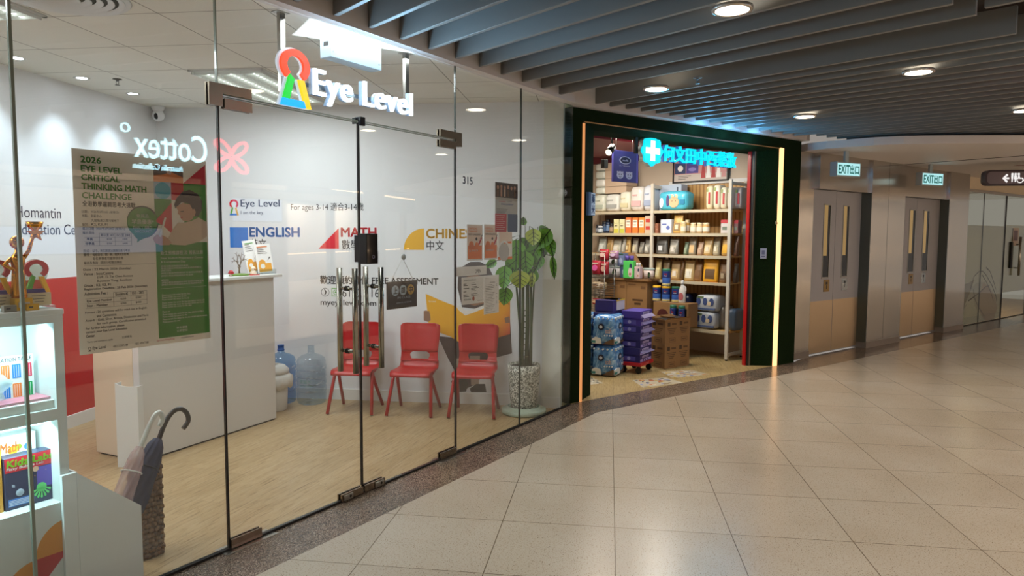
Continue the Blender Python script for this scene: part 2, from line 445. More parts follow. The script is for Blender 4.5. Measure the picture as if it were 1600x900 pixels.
# shop wall above the glazing
mb = MB(); mb.box(m_white, (-4, 3.55), (0.03, 0.10), (CZ, 3.12)); struct('wall_over_glass', mb, FG)
# curved bulkhead in front of the fire doors
fe = [flr(px, py, 2.6) for px, py in ((1236, 240), (1262, 235.5), (1290, 232.5), (1325, 230), (1365, 227), (1412, 225), (1460, 224.3), (1520, 224), (1600, 224))]
pts = [(p.x, p.y) for p in fe]
d = (fe[-1]-fe[-2]).normalized(); e = fe[-1]+d*6
pts += [(e.x, e.y)]+[(p.x, p.y) for p in (FE.w(14, -3), FE.w(14, 0.3), FE.w(-0.45, 0.3))]
mb = MB(); mb.slab(m_bulk, pts, 2.6, 2.69)
struct('ceiling_bulkhead', mb)
gp = [flr(1388, 259, 2.598), flr(1600, 243.5, 2.598)]
dd = (gp[1]-gp[0]).normalized(); nn = Vector((-dd.y, dd.x, 0))*0.012; g1 = gp[1]+dd*4
mb = MB(); mb.slab(m_dark, [(p.x, p.y) for p in (gp[0]-nn, g1-nn, g1+nn, gp[0]+nn)], 2.596, 2.601); struct('trim_2', mb)

# ================================================================== CEILING BAFFLES
SZ = 2.722
starts = [FG.w(u, -0.062) for u in (0.42, 0.69, 0.952, 1.218, 1.484, 1.764, 2.037, 2.313, 2.60)]+[FG.w(2.885, -0.070), FG.w(3.16, -0.082)]
starts += [FP.w(u, -0.105) for u in (0.045, 0.245, 0.45, 0.65, 0.86, 1.06, 1.27)]+[FP.w(u, -0.092) for u in (1.48, 1.69, 1.90, 2.12, 2.34, 2.56, 2.79, 3.02, 3.25)]
for k in range(8): starts.append(Vector((3.55, 8.28, 0))+Vector((0.174, 0.118, 0))*k)
E0 = Vector((2.34, 3.72, 0)); Ed = Vector((math.cos(R(36.5)), math.sin(R(36.5)), 0))
N_ = len(starts)
def slat_mesh(p, q, z0=SZ, h=0.16, th=0.030):
    d = (q-p).normalized(); nrm = Vector((-d.y, d.x, 0))*th/2
    mb = MB()
    # plain bar with a small return lip along both bottom arrises
    b = bmesh.new()
    L = (q-p).length
    mb.box(m_slat, (0, L), (-th/2, th/2), (0, h), bev=0.002, seg=1)
    return mb, Matrix.Translation((p.x, p.y, z0)) @ Matrix.Rotation(math.atan2(d.y, d.x), 4, 'Z')
for i, p in enumerate(starts):
    ang = -49.5+8.5*min(1.0, i/24)
    d = Vector((math.cos(R(ang)), math.sin(R(ang)), 0))
    den = d.x*Ed.y-d.y*Ed.x; w = E0-p
    L = (w.x*Ed.y-w.y*Ed.x)/den
    L = min(L, 6.5) if L > 0.3 else 0.6
    mb, mw = slat_mesh(p+d*0.001, p+d*L)
    o = single('ceiling_baffle', '%s long grey ceiling baffle counted along the shopfront fascia from the left of the picture' % ordinal(i), 'ceiling baffle', mb, group='ceiling baffles over the shopfronts')
    o.matrix_world = mw
    # next bay of baffles beyond the gap
    if 5 < i < 20:
        q = p+d*(L+0.06); q = q-Vector((0, 0, 0))
        off = Vector((-d.y, d.x, 0))*-0.10
        mb, mw = slat_mesh(q+off, q+off+d*2.2)
        o = single('ceiling_baffle', 'short grey ceiling baffle beyond the gap, in line with the %s long baffle' % ordinal(i), 'ceiling baffle', mb, group='ceiling baffles beyond the gap')
        o.matrix_world = mw

# mall downlights
m_led = emission('warm_downlight_lens', 'fff0d8', 14.0)
m_ring = M('downlight_ring', 'cfc8be', rough=0.25, metal=0.6)
DL = [((1144, 17), 'large warm downlight nearest the camera, high above the hall'), ((1025, 140), 'warm downlight just in front of the pharmacy sign'),
      ((1435, 114), 'warm downlight out over the middle of the hall'), ((1258, 183), 'small warm downlight near the curved white bulkhead'), ((1601, 174), 'warm downlight cut by the right picture edge')]
def downlight(p, label, r=0.085, group='warm hall downlights'):
    t = thing('downlight', label, 'ceiling light', WORLD, (p.x, p.y, 2.70), group=group)
    mb = MB(); mb.lathe(m_ring, [(r, 0.0), (r*1.18, -0.002), (r*1.22, 0.004), (r*1.22, 0.018), (r*1.02, 0.018), (r*1.02, 0.012), (r, 0.006), (r, 0.0)], n=32); part('trim_ring', mb, t)
    mb = MB(); mb.lathe(m_led, [(0, 0.0045), (r*0.99, 0.0045), (r*0.99, 0.016), (0, 0.016)], n=32); part('lens', mb, t)
    lamp('SPOT', 'downlight_beam', (p.x, p.y, 2.69), 49, WARM, 0.07, rot=(0, 0, 0), spot=115, blend=0.9)
for (q, lab) in DL: downlight(flr(*q, 2.70), lab)
for x, y in ((-0.2, 1.6), (2.2, 1.3), (4.6, 2.6), (6.9, 4.6), (8.6, 7.4), (8.2, 10.3), (10.6, 9.6)):     # further lamps of the same hall, outside the picture
    lamp('SPOT', 'downlight_beam', (x, y, 2.69), 49, WARM, 0.07, rot=(0, 0, 0), spot=120, blend=0.9)
# ================================================================== LEARNING CENTRE: ceiling fittings
def area_down(name, fr, x0, x1, y0, y1, z, e, col):
    p = fr.w((x0+x1)/2, (y0+y1)/2, z)
    d = lamp('AREA', name, p, e, col, abs(x1-x0), sizey=abs(y1-y0)); d.rotation_euler = (0, 0, R(fr.deg)); return d
m_tled = emission('troffer_tube', 'f4fbf2', 5.0)
m_tref = M('troffer_reflector', 'd9ddd0', rough=0.3, metal=0.4, emit='eef6e6', es=0.35)
m_alu = M('white_metal', 'd2d4d2', rough=0.35)
for (x0, x1, y0, y1, lab) in ((-1.585, -1.015, -1.43, -0.24, 'long louvred fluorescent ceiling light behind the hanging shop sign'), (-2.195, -1.625, -3.87, -2.68, 'louvred fluorescent ceiling light at the top left corner beside the round vent')):
    t = thing('ceiling_light', lab, 'ceiling light', FW, ((x0+x1)/2, (y0+y1)/2, CZ), group='louvred ceiling lights')
    wx, wy = (x1-x0)/2, (y1-y0)/2
    mb = MB()
    for a in (((-wx, -wx+0.02), (-wy, wy)), ((wx-0.02, wx), (-wy, wy)), ((-wx, wx), (-wy, -wy+0.02)), ((-wx, wx), (wy-0.02, wy))): mb.box(m_alu, *a, (-0.012, 0.0))
    part('frame', mb, t)
    mb = MB(); mb.box(m_tref, (-wx+0.02, wx-0.02), (-wy+0.02, wy-0.02), (-0.0035, -0.002)); part('reflector', mb, t)
    for k in range(3):
        xx = -wx+0.11+k*(2*wx-0.22)/2
        mb = MB(); mb.cyl(m_tled, (xx, -wy+0.04, -0.012), (xx, wy-0.04, -0.012), 0.009, n=10); part('tube', mb, t)
    mb = MB()
    for k in range(4): mb.box(m_alu, (-wx+0.02+k*(2*wx-0.04)/3-0.003, -wx+0.02+k*(2*wx-0.04)/3+0.003), (-wy+0.02, wy-0.02), (-0.03, -0.004))
    for k in range(22): yy = -wy+0.04+k*(2*wy-0.08)/21; mb.box(m_alu, (-wx+0.02, wx-0.02), (yy-0.0015, yy+0.0015), (-0.028, -0.006))
    part('louvre', mb, t)
    area_down('fluorescent_light', FW, x0+0.05, x1-0.05, y0+0.05, y1-(0.45 if y1 > -1 else 0.05), CZ-0.035, 28, (0.90, 0.97, 1.0))
area_down('fluorescent_light', FW, -0.37, 0.2, -2.6, -1.5, CZ-0.035, 28, (0.90, 0.97, 1.0))
area_down('fluorescent_light', FW, -2.8, -2.2, -5.4, -4.4, CZ-0.035, 34, (0.88, 0.96, 1.0))
m_dle = emission('cool_downlight_lens', 'eef4ff', 25.0)
for y, lab in ((-1.86, 'nearest small recessed downlight along the left wall'), (-1.257, 'middle small recessed downlight along the left wall'), (-0.665, 'small recessed downlight by the security camera')):
    t = thing('recessed_light', lab, 'ceiling light', FW, (-2.55, y, CZ), group='recessed lights along the left wall')
    mb = MB(); mb.lathe(m_alu, [(0.036, -0.001), (0.055, -0.003), (0.056, 0.0), (0.036, 0.0)], n=24); part('trim_ring', mb, t)
    mb = MB(); mb.lathe(m_dle, [(0, -0.002), (0.036, -0.002), (0.036, 0.0), (0, 0.0)], n=24); part('lens', mb, t)
    p = FW.w(-2.55, y, CZ-0.02)
    lamp('SPOT', 'recessed_light_beam', p, 32, (0.70, 0.87, 1.0), 0.03, target=FW.w(-2.72, y, 0), spot=85, blend=0.8)
# round air diffuser
t = thing('air_diffuser', 'round white ringed air vent in the tiled ceiling', 'air vent', FW, (-1.30, -2.97, CZ))
mb = MB()
for k in range(5):
    r = 0.05+k*0.05; mb.lathe(m_alu, [(r, -0.004), (r+0.028, -0.020+0.002*k), (r+0.032, -0.018+0.002*k), (r+0.006, -0.0), (r, -0.004)], n=40)
part('ring', mb, t)
mb = MB(); mb.lathe(M('vent_shadow', '55574f', rough=0.8), [(0, -0.001), (0.27, -0.001), (0.27, 0), (0, 0)], n=40); part('throat', mb, t)
mb = MB(); mb.lathe(m_alu, [(0.262, -0.003), (0.30, -0.010), (0.31, 0.0), (0.262, 0.0)], n=40); part('flange', mb, t)
# sprinkler
def sprinkler(fr, loc, lab, m, grp, z=0.05):
    t = thing('sprinkler', lab, 'sprinkler', fr, loc, group=grp)
    mb = MB(); mb.lathe(m, [(0, 0), (0.032, 0), (0.034, -0.004), (0.012, -0.008), (0.010, -0.018), (0, -0.018)], n=20); part('escutcheon', mb, t)
    mb = MB()
    for s in (-1, 1): mb.tube(m, [(s*0.008, 0, -0.016), (s*0.011, 0, -0.03), (s*0.004, 0, -0.044)], 0.0022, n=6)
    part('frame', mb, t)
    mb = MB(); mb.lathe(m, [(0, -0.044), (0.018, -0.044), (0.018, -0.047), (0, -0.047)], n=16); part('deflector', mb, t)
sprinkler(FW, (-2.30, -1.20, CZ), 'small metal fire sprinkler between the recessed lights', M('sprinkler_metal', '6e6d68', rough=0.35, metal=0.9), None)
# security camera
t = thing('security_camera', 'white round security camera in the back corner under the ceiling', 'security camera', FW, (-2.70, -0.10, CZ))
m_wpl = M('white_plastic', 'dadbdd', rough=0.3)
mb = MB(); mb.lathe(m_wpl, [(0, 0), (0.055, 0), (0.058, -0.008), (0.05, -0.03), (0.035, -0.05), (0, -0.05)], n=24); part('base', mb, t)
mb = MB(); mb.ball(m_wpl, (0, 0, -0.085), 0.052, (1, 1, 1.05), n=24); part('head', mb, t)
mb = MB(); mb.ball(m_black, (0.005, -0.034, -0.092), 0.028, (0.8, 0.8, 1.15), n=18); part('lens', mb, t)

# ================================================================== hanging shop sign
def keyhole(mb, cx, z0, h, y0, y1, mats, wx=1.0):
    """ring on splayed legs: red ring, green left leg, blue foot, yellow right leg"""
    red, gre, blu, yel = mats
    P = lambda pts: [(cx+x*h*wx, z0+z*h) for x, z in pts]
    mb.flat(red, P([(x, z) for x, z in arc(0, 0.71, 0.285, 0.165, -52, 232, 36)]), y0, y1)
    mb.flat(gre, P([(-0.115, 0.545), (-0.03, 0.475), (-0.13, 0.115), (-0.245, 0.115)]), y0-0.001, y1)
    mb.flat(blu, P([(-0.285, 0.0), (0.19, 0.0), (0.155, 0.115), (-0.25, 0.115)]), y0-0.0005, y1)
    mb.flat(yel, P([(0.055, 0.48), (0.165, 0.48), (0.30, 0.0), (0.19, 0.0)]), y0-0.001, y1)
SV = 0.10
t = thing('shop_sign', 'lit hanging sign with coloured keyhole ring and white letters behind the glass', 'sign', FG, (0, SV, CZ))
def zz(p): return p-CZ
x0, _ = at(FG, 434, 120, SV); x1, _ = at(FG, 480, 120, SV)
_, zt = at(FG, 457, 77, SV); _, zb = at(FG, 458, 167, SV)
e_r, e_g, e_b, e_y = emission('sign_red_face', 'ff4a22', 1.5), emission('sign_green_face', '1fd23a', 1.4), emission('sign_blue_face', '18a8ff', 1.6), emission('sign_yellow_face', 'ffc908', 1.5)
m_halo = M('sign_white_return', '8ea4bd', rough=0.4, emit='9cc0ee', es=0.12)
mb = MB(); keyhole(mb, (x0+x1)/2+0.004, zz(zb), zt-zb, -0.022, -0.006, (e_r, e_g, e_b, e_y), wx=1.12); part('keyhole_logo', mb, t)
m_rim = M('sign_rim_white', 'dfe8f2', rough=0.4, emit='dcebff', es=0.45)
mb = MB(); keyhole(mb, (x0+x1)/2-0.004, zz(zb)-0.002, (zt-zb)*1.03, -0.005, 0.010, (m_rim,)*4, wx=1.14); part('logo_return', mb, t)
e_w = emission('sign_white_face', 'f2f8ff', 2.6)
ex0, _ = at(FG, 487.5, 130, SV); ex1, _ = at(FG, 641, 160, SV); _, ez1 = at(FG, 490, 108.5, SV); _, ez0 = at(FG, 641, 178, SV)
_, cap0 = at(FG, 490, 150, SV)
mb = MB(); mb.text(e_w, 'Eye Level', ex0, zz(cap0)-(ez1-cap0)*0.28, w=ex1-ex0, h=(ez1-cap0)*1.30, y=-0.006, bold=0.010, ext=0.018, res=5, sp=1.06); part('lettering', mb, t)
mb = MB(); mb.text(m_halo, 'Eye Level', ex0-0.008, zz(cap0)-(ez1-cap0)*0.285, w=ex1-ex0, h=(ez1-cap0)*1.30, y=0.014, bold=0.012, ext=0.019, res=4, sp=1.06); part('letter_return', mb, t)
for px in (438.5, 633):
    u, _ = at(FG, px, 60, SV+0.05)
    mb = MB(); mb.box(m_satin, (u-0.018, u+0.018), (0.032, 0.058), (-0.42 if px < 500 else -0.30, 0), bev=0.002, seg=1); mb.box(m_satin, (u-0.04, u+0.04), (0.02, 0.075), (-0.004, 0)); part('post', mb, t)
_, rz = at(FG, 520, 140, SV)
mb = MB(); mb.box(m_satin, (x1-0.02, ex1-0.01), (0.026, 0.040), (zz(rz)-0.012, zz(rz)+0.012)); part('rail', mb, t)
# the light the letters themselves throw out over the baffles
d_ = lamp('AREA', 'sign_glow', FG.w((ex0+ex1)/2, SV-0.035, (ez1+ez0)/2), 14, (0.36, 0.68, 1.0), ex1-ex0, sizey=0.14, target=FG.w((ex0+ex1)/2, -1.0, (ez1+ez0)/2+0.0))
for k in range(3): lamp('POINT', 'sign_glow', FG.w(ex0+(ex1-ex0)*(k+0.5)/3, SV-0.07, ez0+.02), 0.25, (0.55, 0.80, 1.0), 0.05)
# grey box over the door
bx0, _ = at(FG, 517, 60, 0.10); bx1, _ = at(FG, 596, 70, 0.10); _, bz1 = at(FG, 517, 42, 0.10); _, bz0 = at(FG, 517, 88, 0.10)
t = thing('junction_box', 'pale grey riveted metal box fixed to the ceiling over the glass doors', 'metal box', FG, ((bx0+bx1)/2, 0.14, CZ))
hw = (bx1-bx0)/2; m_jb = M('pale_grey_enamel', '8a979e', rough=0.35)
mb = MB(); mb.box(m_jb, (-hw, hw), (-0.04, 0.05), (bz0-CZ, 0.0), bev=0.004, seg=2); part('housing', mb, t)
mb = MB()
for sx in (-1, 1):
    for s in (0.2, 0.8): mb = MB(); mb.cyl(m_satin, (sx*hw*0.9, -0.043, (bz0-CZ)*s), (sx*hw*0.9, -0.04, (bz0-CZ)*s), 0.006, n=10); part('screw', mb, t)
mb = MB(); mb.box(m_dark, (-hw-0.001, -hw+0.001), (-0.02, 0.02), ((bz0-CZ)*0.62, (bz0-CZ)*0.48)); part('vent_slot', mb, t)

# ================================================================== glazing
TZ = 2.197
def pane(name, u0, u1, z0, z1, fr=FG, v=0.0):
    mb = MB(); mb.box(m_glass, (u0, u1), (v-0.006, v+0.006), (z0, z1))
    o = struct(name, mb, fr); return o
pane('window_1', -3.9, -0.846, 0.012, CZ-0.03)
pane('window_2', -0.842, -0.004, 0.012, CZ-0.03)
pane('window_3', 0.004, 1.824, TZ+0.006, CZ-0.03)
pane('window_4', 1.832, 2.678, 0.012, CZ-0.03)
pane('window_5', 2.684, 3.42, 0.012, CZ-0.03)
m_edge2 = M('glass_edge_line', '3a3f38', rough=0.3); m_edge3 = M('pale_glass_edge', '8a958a', rough=0.25)
mb = MB(); mb.box(m_edge3, (-0.850, -0.8385), (-0.007, 0.007), (0.012, CZ-0.03)); struct('trim_3', mb, FG)
mb = MB(); mb.box(m_edge3, (-0.003, 0.0015), (-0.008, 0.008), (TZ, CZ-0.03)); mb.box(m_dark, (-0.003, 0.004), (-0.008, 0.008), (0.012, TZ)); struct('trim_4', mb, FG)
mb = MB(); mb.box(m_dark, (1.825, 1.832), (-0.008, 0.008), (0.012, TZ)); mb.box(m_edge2, (1.826, 1.831), (-0.007, 0.007), (TZ, CZ-0.03)); struct('trim_5', mb, FG)
mb = MB(); mb.box(m_edge2, (2.677, 2.685), (-0.007, 0.007), (0.012, CZ-0.03)); struct('trim_6', mb, FG)
m_gg = glass_mat('glass_green_reflection', 'd9e8df')
mb = MB(); mb.box(m_gg, (3.42, 3.545), (-0.006, 0.006), (0.012, CZ-0.03)); struct('window_6', mb, FG)  # green reflection at the end of the glazing, put into the glass tint
m_gg2 = glass_mat('glass_pale_reflection', 'd3e2d6')
mb = MB(); mb.box(m_edge3, (0.004, 1.824), (-0.006, 0.006), (TZ, TZ+0.006)); struct('trim_7', mb, FG)
# doors
m_pull = M('pull_handle_steel', 'a49f92', rough=0.25, metal=1.0)
m_patch = M('patch_fitting_steel', '9c8f7e', rough=0.25, metal=1.0)
def door(lab, u0, u1, hinge, pull):
    t = thing('glass_door', lab, 'glass door', FG, (u0, 0, 0.0), group='glass entrance doors')
    w = u1-u0
    mb = MB(); mb.box(m_glass, (0, w), (-0.006, 0.006), (0.014, TZ-0.004)); part('pane', mb, t)
    # edge lines of the leaf
    mb = MB(); ex = w if hinge == 'l' else 0; mb.box(m_dark, (ex-0.003, ex+0.001) if hinge == 'l' else (ex-0.001, ex+0.002), (-0.0065, 0.0065), (0.05, TZ-0.01)); mb.box(m_edge3, (0, w), (-0.006, 0.006), (TZ-0.009, TZ-0.004)); part('edge_trim', mb, t)
    hx = (0.0, 0.178) if hinge == 'l' else (w-0.178, w)
    mb = MB()
    for s in (-1, 1): mb.box(m_patch, hx, (s*0.007 if s > 0 else -0.017, 0.017 if s > 0 else -0.007), (0.006, 0.052), bev=0.0015, seg=1)
    part('bottom_fitting', mb, t)
    mb = MB()
    for s in (-1, 1): mb.box(m_patch, (0.022, 0.178) if hinge == 'l' else (w-0.178, w), (0.007, 0.017) if s > 0 else (-0.017, -0.007), (TZ-0.062, TZ-0.014), bev=0.0015, seg=1)
    part('top_fitting', mb, t)
    lx = (w-0.178, w-0.004) if hinge == 'l' else (0.004, 0.178)
    mb = MB(); mb.box(m_patch, lx, (-0.019, -0.007), (0.006, 0.048), bev=0.0015, seg=1); mb.box(m_patch, lx, (0.007, 0.019), (0.006, 0.048), bev=0.0015, seg=1)
    lo = part('lock_fitting', mb, t)
    cx = (lx[0]+lx[1])/2+(0.03 if hinge == 'r' else -0.04)
    mb = MB(); mb.box(m_satin, (cx-0.035, cx+0.035), (-0.030, -0.019), (0.010, 0.042), bev=0.002, seg=1); mb.cyl(m_dark, (cx+0.012, -0.0315, 0.028), (cx+0.012, -0.030, 0.028), 0.008, n=12); part('lock', mb, lo)
    pu = pull-u0
    h = None
    mb = MB(); mb.cyl(m_pull, (pu, -0.062, 0.75), (pu, -0.062, 1.354), 0.0165, n=20); h = part('handle', mb, t)
    mb = MB()
    for z in (0.875, 1.238):
        mb.cyl(m_pull, (pu, -0.062, z), (pu, 0.062, z), 0.010, n=14)
        for s in (-1, 1): mb.cyl(m_dark, (pu, s*0.006, z), (pu, s*0.011, z), 0.015, n=14)
    part('standoff', mb, h)
    mb = MB(); mb.cyl(m_pull, (pu, 0.062, 0.75), (pu, 0.062, 1.354), 0.0165, n=20); part('handle', mb, t)
    return t
d1 = door('left leaf of the frameless glass double door, hung beside the math poster pane', 0.005, 0.905, 'l', 0.808)
d2 = door('right leaf of the frameless glass double door with the hanging board sign', 0.911, 1.823, 'r', 1.020)
# transom patch fittings
for (u0, u1, lab) in ((-0.051, 0.180, 'metal glass clamp above the left door leaf'), (1.647, 1.887, 'metal glass clamp above the right door leaf')):
    t = thing('patch_fitting', lab, 'glass clamp', FG, ((u0+u1)/2, 0, TZ), group='glass clamps over the doors')
    w = (u1-u0)/2
    if u0 < 0: shp = [(-w, -0.055), (-w+0.070, -0.055), (-w+0.070, 0.004), (w, 0.004), (w, 0.050), (-w, 0.050)]
    else: shp = [(-w, 0.004), (w-0.065, 0.004), (w-0.065, -0.042), (w, -0.042), (w, 0.052), (-w, 0.052)]
    mb = MB(); mb.flat(m_patch, shp, -0.017, -0.007); part('front_plate', mb, t)
    mb = MB(); mb.flat(m_patch, shp, 0.007, 0.017); part('back_plate', mb, t)
# floor spring plates
for (u, lab) in ((0.085, 'steel floor plate under the left door hinge'), (1.74, 'steel floor plate under the right door hinge')):
    mb = MB(); mb.box(m_satin, (-0.13, 0.17), (-0.05, 0.05), (0.0, 0.003), bev=0.001, seg=1); single('floor_plate', lab, 'floor plate', mb, FG, (u, 0, 0.0), group='floor spring plates')
# black closer catch at the meeting stile top
t = thing('door_catch', 'small black box clipped where the two glass doors meet at the top', 'door catch', FG, (0.920, 0, 2.172))
mb = MB(); mb.box(m_black, (-0.019, 0.019), (-0.03, -0.008), (0, 0.05), bev=0.003, seg=2); mb.box(m_black, (-0.019, 0.019), (-0.008, 0.02), (0.027, 0.05), bev=0.002, seg=1); part('body', mb, t)
mb = MB(); mb.box(m_black, (-0.03, -0.019), (0.0, 0.03), (0.01, 0.045), bev=0.002, seg=1); part('strike', mb, t)
# keypad lock
t = thing('keypad_lock', 'black electronic keypad lock on the meeting edge of the glass doors', 'door lock', FG, (0.945, -0.006, 1.375))
m_kp = M('glossy_keypad', '0b0c18', rough=0.06, coat=1.0)
mb = MB(); mb.box(m_black, (-0.047, 0.047), (-0.062, 0), (0, 0.178), bev=0.004, seg=2); part('body', mb, t)
mb = MB(); mb.box(m_kp, (-0.043, 0.043), (-0.0645, -0.062), (0.006, 0.172), bev=0.001, seg=1); part('touch_panel', mb, t)
mb = MB(); mb.flat(M('keypad_mark', '8f93b8', rough=0.5), arc(0.006, 0.042, 0.010, 0.0075, 0, 359, 20), -0.0655, -0.0648); part('fingerprint_ring', mb, t)
mb = MB(); mb.box(m_black, (-0.04, 0.04), (0.012, 0.045), (0.01, 0.168), bev=0.004, seg=2); part('inner_body', mb, t)
# small pale sticker beside lock
mb = MB(); mb.rect(M('pale_sticker', 'c9c8da', rough=0.5), 0, 0.045, 0, 0.062, -0.0075, -0.0065); single('sticker', 'small pale square sticker on the glass right of the keypad lock', 'sticker', mb, FG, (1.012, 0, 1.383))
# unit number on glass
mb = MB(); mb.text(M('navy_vinyl', '1d2340', rough=0.5), '315', 0, 0, w=0.115, h=0.052, y=-0.0072, bold=0.015); single('unit_number', 'dark vinyl unit number stuck high on the right glass', 'number', mb, FG, (1.909, 0, 1.905))
# ================================================================== wall graphics of the learning centre (flat vinyl on the back wall)
m_blue = M('vinyl_blue', '2f74c4', rough=0.5); m_vred = M('vinyl_red', 'd42434', rough=0.5); m_yel = M('vinyl_yellow', 'e0a81c', rough=0.5)
m_ink = M('vinyl_charcoal', '2b2b2f', rough=0.5); m_navy = M('vinyl_navy', '23253d', rough=0.5); m_grn = M('vinyl_green', '5aa13a', rough=0.5)
m_pur = M('vinyl_purple', '3a3f9a', rough=0.5)
FWY = -0.001
def wallmark(name, label, cat, fn):
    mb = MB(); fn(mb); return single(name, label, cat, mb, FW, (0, FWY, 0))
def f(mb):
    keyhole(mb, -2.033, 1.722, 0.150, -0.0008, -0.0001, (m_vred, m_grn, m_blue, m_yel), wx=1.05)
    mb.text(m_navy, 'Eye Level', -1.965, 1.782, w=0.383, h=0.088, bold=0.012, ext=0.0006)
    mb.text(m_navy, 'I am the key.', -1.965, 1.724, w=0.228, h=0.040, ext=0.0006)
wallmark('wall_lettering', 'keyhole logo with dark name and slogan on the white back wall', 'wall lettering', f)
def f(mb): mb.text(m_ink, 'For ages 3-14 適合3-14歲', -1.472, 1.755, w=0.70, h=0.085, ext=0.0006)
wallmark('wall_lettering', 'thin dark line about ages right of the wall logo', 'wall lettering', f)
def f(mb):
    mb.rect(m_blue, -2.08, -1.90, 1.42, 1.610, -0.0006, 0.0003)
    mb.text(m_blue, 'ENGLISH', -1.882, 1.524, w=0.488, h=0.086, bold=0.035, ext=0.0006)
    mb.text(m_ink, '英文', -1.88, 1.412, w=0.16, h=0.09, bold=0.012, ext=0.0006)
wallmark('wall_lettering', 'blue square with blue english course title on the wall', 'wall lettering', f)
def f(mb):
    mb.flat(m_vred, [(-1.209, 1.415), (-1.014, 1.415), (-1.014, 1.606)], -0.0006, 0.0003)
    mb.text(m_vred, 'MATH', -0.990, 1.528, w=0.335, h=0.082, bold=0.03, ext=0.0006)
    mb.text(m_ink, '數學', -0.985, 1.408, w=0.165, h=0.092, bold=0.012, ext=0.0006)
wallmark('wall_lettering', 'red triangle with red math course title on the wall', 'wall lettering', f)
def f(mb):
    mb.flat(m_yel, [(-0.205, 1.410)]+[(-0.205-0.191*math.sin(R(a)), 1.410+0.196*math.cos(R(a))) for a in range(0, 91, 5)], -0.0006, 0.0003)
    mb.text(m_yel, 'CHINESE', -0.185, 1.518, w=0.475, h=0.084, bold=0.03, ext=0.0006)
    mb.text(m_ink, '中文', -0.182, 1.408, w=0.16, h=0.088, bold=0.012, ext=0.0006)
wallmark('wall_lettering', 'yellow quarter circle with yellow chinese course title on the wall', 'wall lettering', f)
def f(mb):
    mb.text(m_ink, '歡迎預約評估 FREE ASSESSMENT', -1.20, 1.087, w=1.125, h=0.078, bold=0.022, ext=0.0006)
    mb.flat(m_ink, arc(-1.152, 1.010, 0.040, 0.036, 0, 359, 28), -0.0006, 0)
    mb.text(m_ink, ')', -1.162, 0.985, w=0.02, h=0.05, bold=0.03, ext=0.0006)
    mb.flat(m_grn, [(-1.09, 0.972), (-1.012, 0.972), (-1.012, 1.05), (-1.09, 1.05), (-1.09, 0.976), (-1.086, 0.976), (-1.086, 1.046), (-1.016, 1.046), (-1.016, 0.976), (-1.09, 0.976)][:4], -0.0003, 0.0003)
    mb.rect(m_wall, -1.084, -1.018, 0.978, 1.044, -0.0006, 0)
    mb.flat(m_grn, arc(-1.051, 1.011, 0.024, 0.019, 0, 359, 24), -0.0009, 0); mb.disc(m_grn, -1.051, 1.011, 0.008, -0.0009, 0)
    mb.text(m_ink, '6122 1166', -0.985, 0.968, w=0.40, h=0.080, ext=0.0006)
    mb.text(m_ink, 'myeyelevel.com', -1.198, 0.872, w=0.535, h=0.070, bold=0.014, ext=0.0006)
wallmark('wall_lettering', 'dark booking line with phone number and web address above the red chairs', 'wall lettering', f)
# printed mural of a child reading
m_skin = M('printed_skin', '8f6a52', rough=0.5); m_hair = M('printed_hair', '4d423d', rough=0.5); m_by = M('printed_book_yellow', 'dfa01f', rough=0.5); m_bor = M('printed_book_orange', 'd0562a', rough=0.5)
m_bw = M('printed_page', 'd8d2c8', rough=0.5); m_cl = M('printed_dark_cloth', '4a3d3c', rough=0.5); m_sole = M('printed_shoe', '2b2624', rough=0.5); m_gr = M('printed_grey_floor', 'bfc0c2', rough=0.5); m_sock = M('printed_leg', '9c8a7a', rough=0.5)
t, n, l, b = nt(m_by)
tc = n.new('ShaderNodeTexCoord'); sp_ = n.new('ShaderNodeSeparateXYZ'); l.new(tc.outputs['Object'], sp_.inputs[0])
ma = n.new('ShaderNodeMath'); ma.operation = 'MULTIPLY_ADD'; ma.inputs[1].default_value = 1.25; ma.inputs[2].default_value = 0.22; l.new(sp_.outputs['X'], ma.inputs[0])
mz = n.new('ShaderNodeMath'); mz.operation = 'MULTIPLY_ADD'; mz.inputs[1].default_value = -0.8; l.new(sp_.outputs['Z'], mz.inputs[0]); l.new(ma.outputs[0], mz.inputs[2])
m3_ = n.new('ShaderNodeMath'); m3_.operation = 'ADD'; m3_.inputs[1].default_value = 0.55; l.new(mz.outputs[0], m3_.inputs[0])
rr_ = ramp_col(m_by, m3_.outputs[0], [(0.35, 'e2a61f'), (0.75, 'dd9422'), (1.0, 'c8442c')]); l.new(rr_.outputs['Color'], b.inputs['Base Color'])
def P(*pp): return [at(FW, px, py, -0.002) for px, py in pp]
t = thing('wall_mural', 'printed mural of a child reading a big open yellow book', 'mural', FW, (0, -0.001, 0))
mb = MB()
mb.flat(m_hair, P((715, 450), (716, 430), (722, 417), (735, 409), (750, 409), (763, 416), (771, 432), (772, 470), (755, 484), (722, 480)), -0.0002, 0.0009); part('hair_print', mb, t)
mb = MB(); mb.flat(m_skin, P((722, 436), (740, 428), (760, 434), (764, 458), (756, 474), (742, 478), (728, 474), (721, 456)), -0.0006, 0.0)
for px in (733, 751): mb.flat(m_hair, P((px-4, 456), (px, 453), (px+4, 456), (px, 458)), -0.001, -0.0005)
mb.flat(M('printed_lips', '9a4a42', rough=0.5), P((738, 468), (743, 466), (748, 468), (743, 471)), -0.001, -0.0005)
part('face_print', mb, t)
mb = MB(); mb.flat(m_cl, P((684, 525), (700, 560), (716, 590), (722, 610), (745, 600), (770, 560), (800, 552), (797, 500), (770, 515), (730, 530)), -0.0004, 0.0); part('dress_print', mb, t)
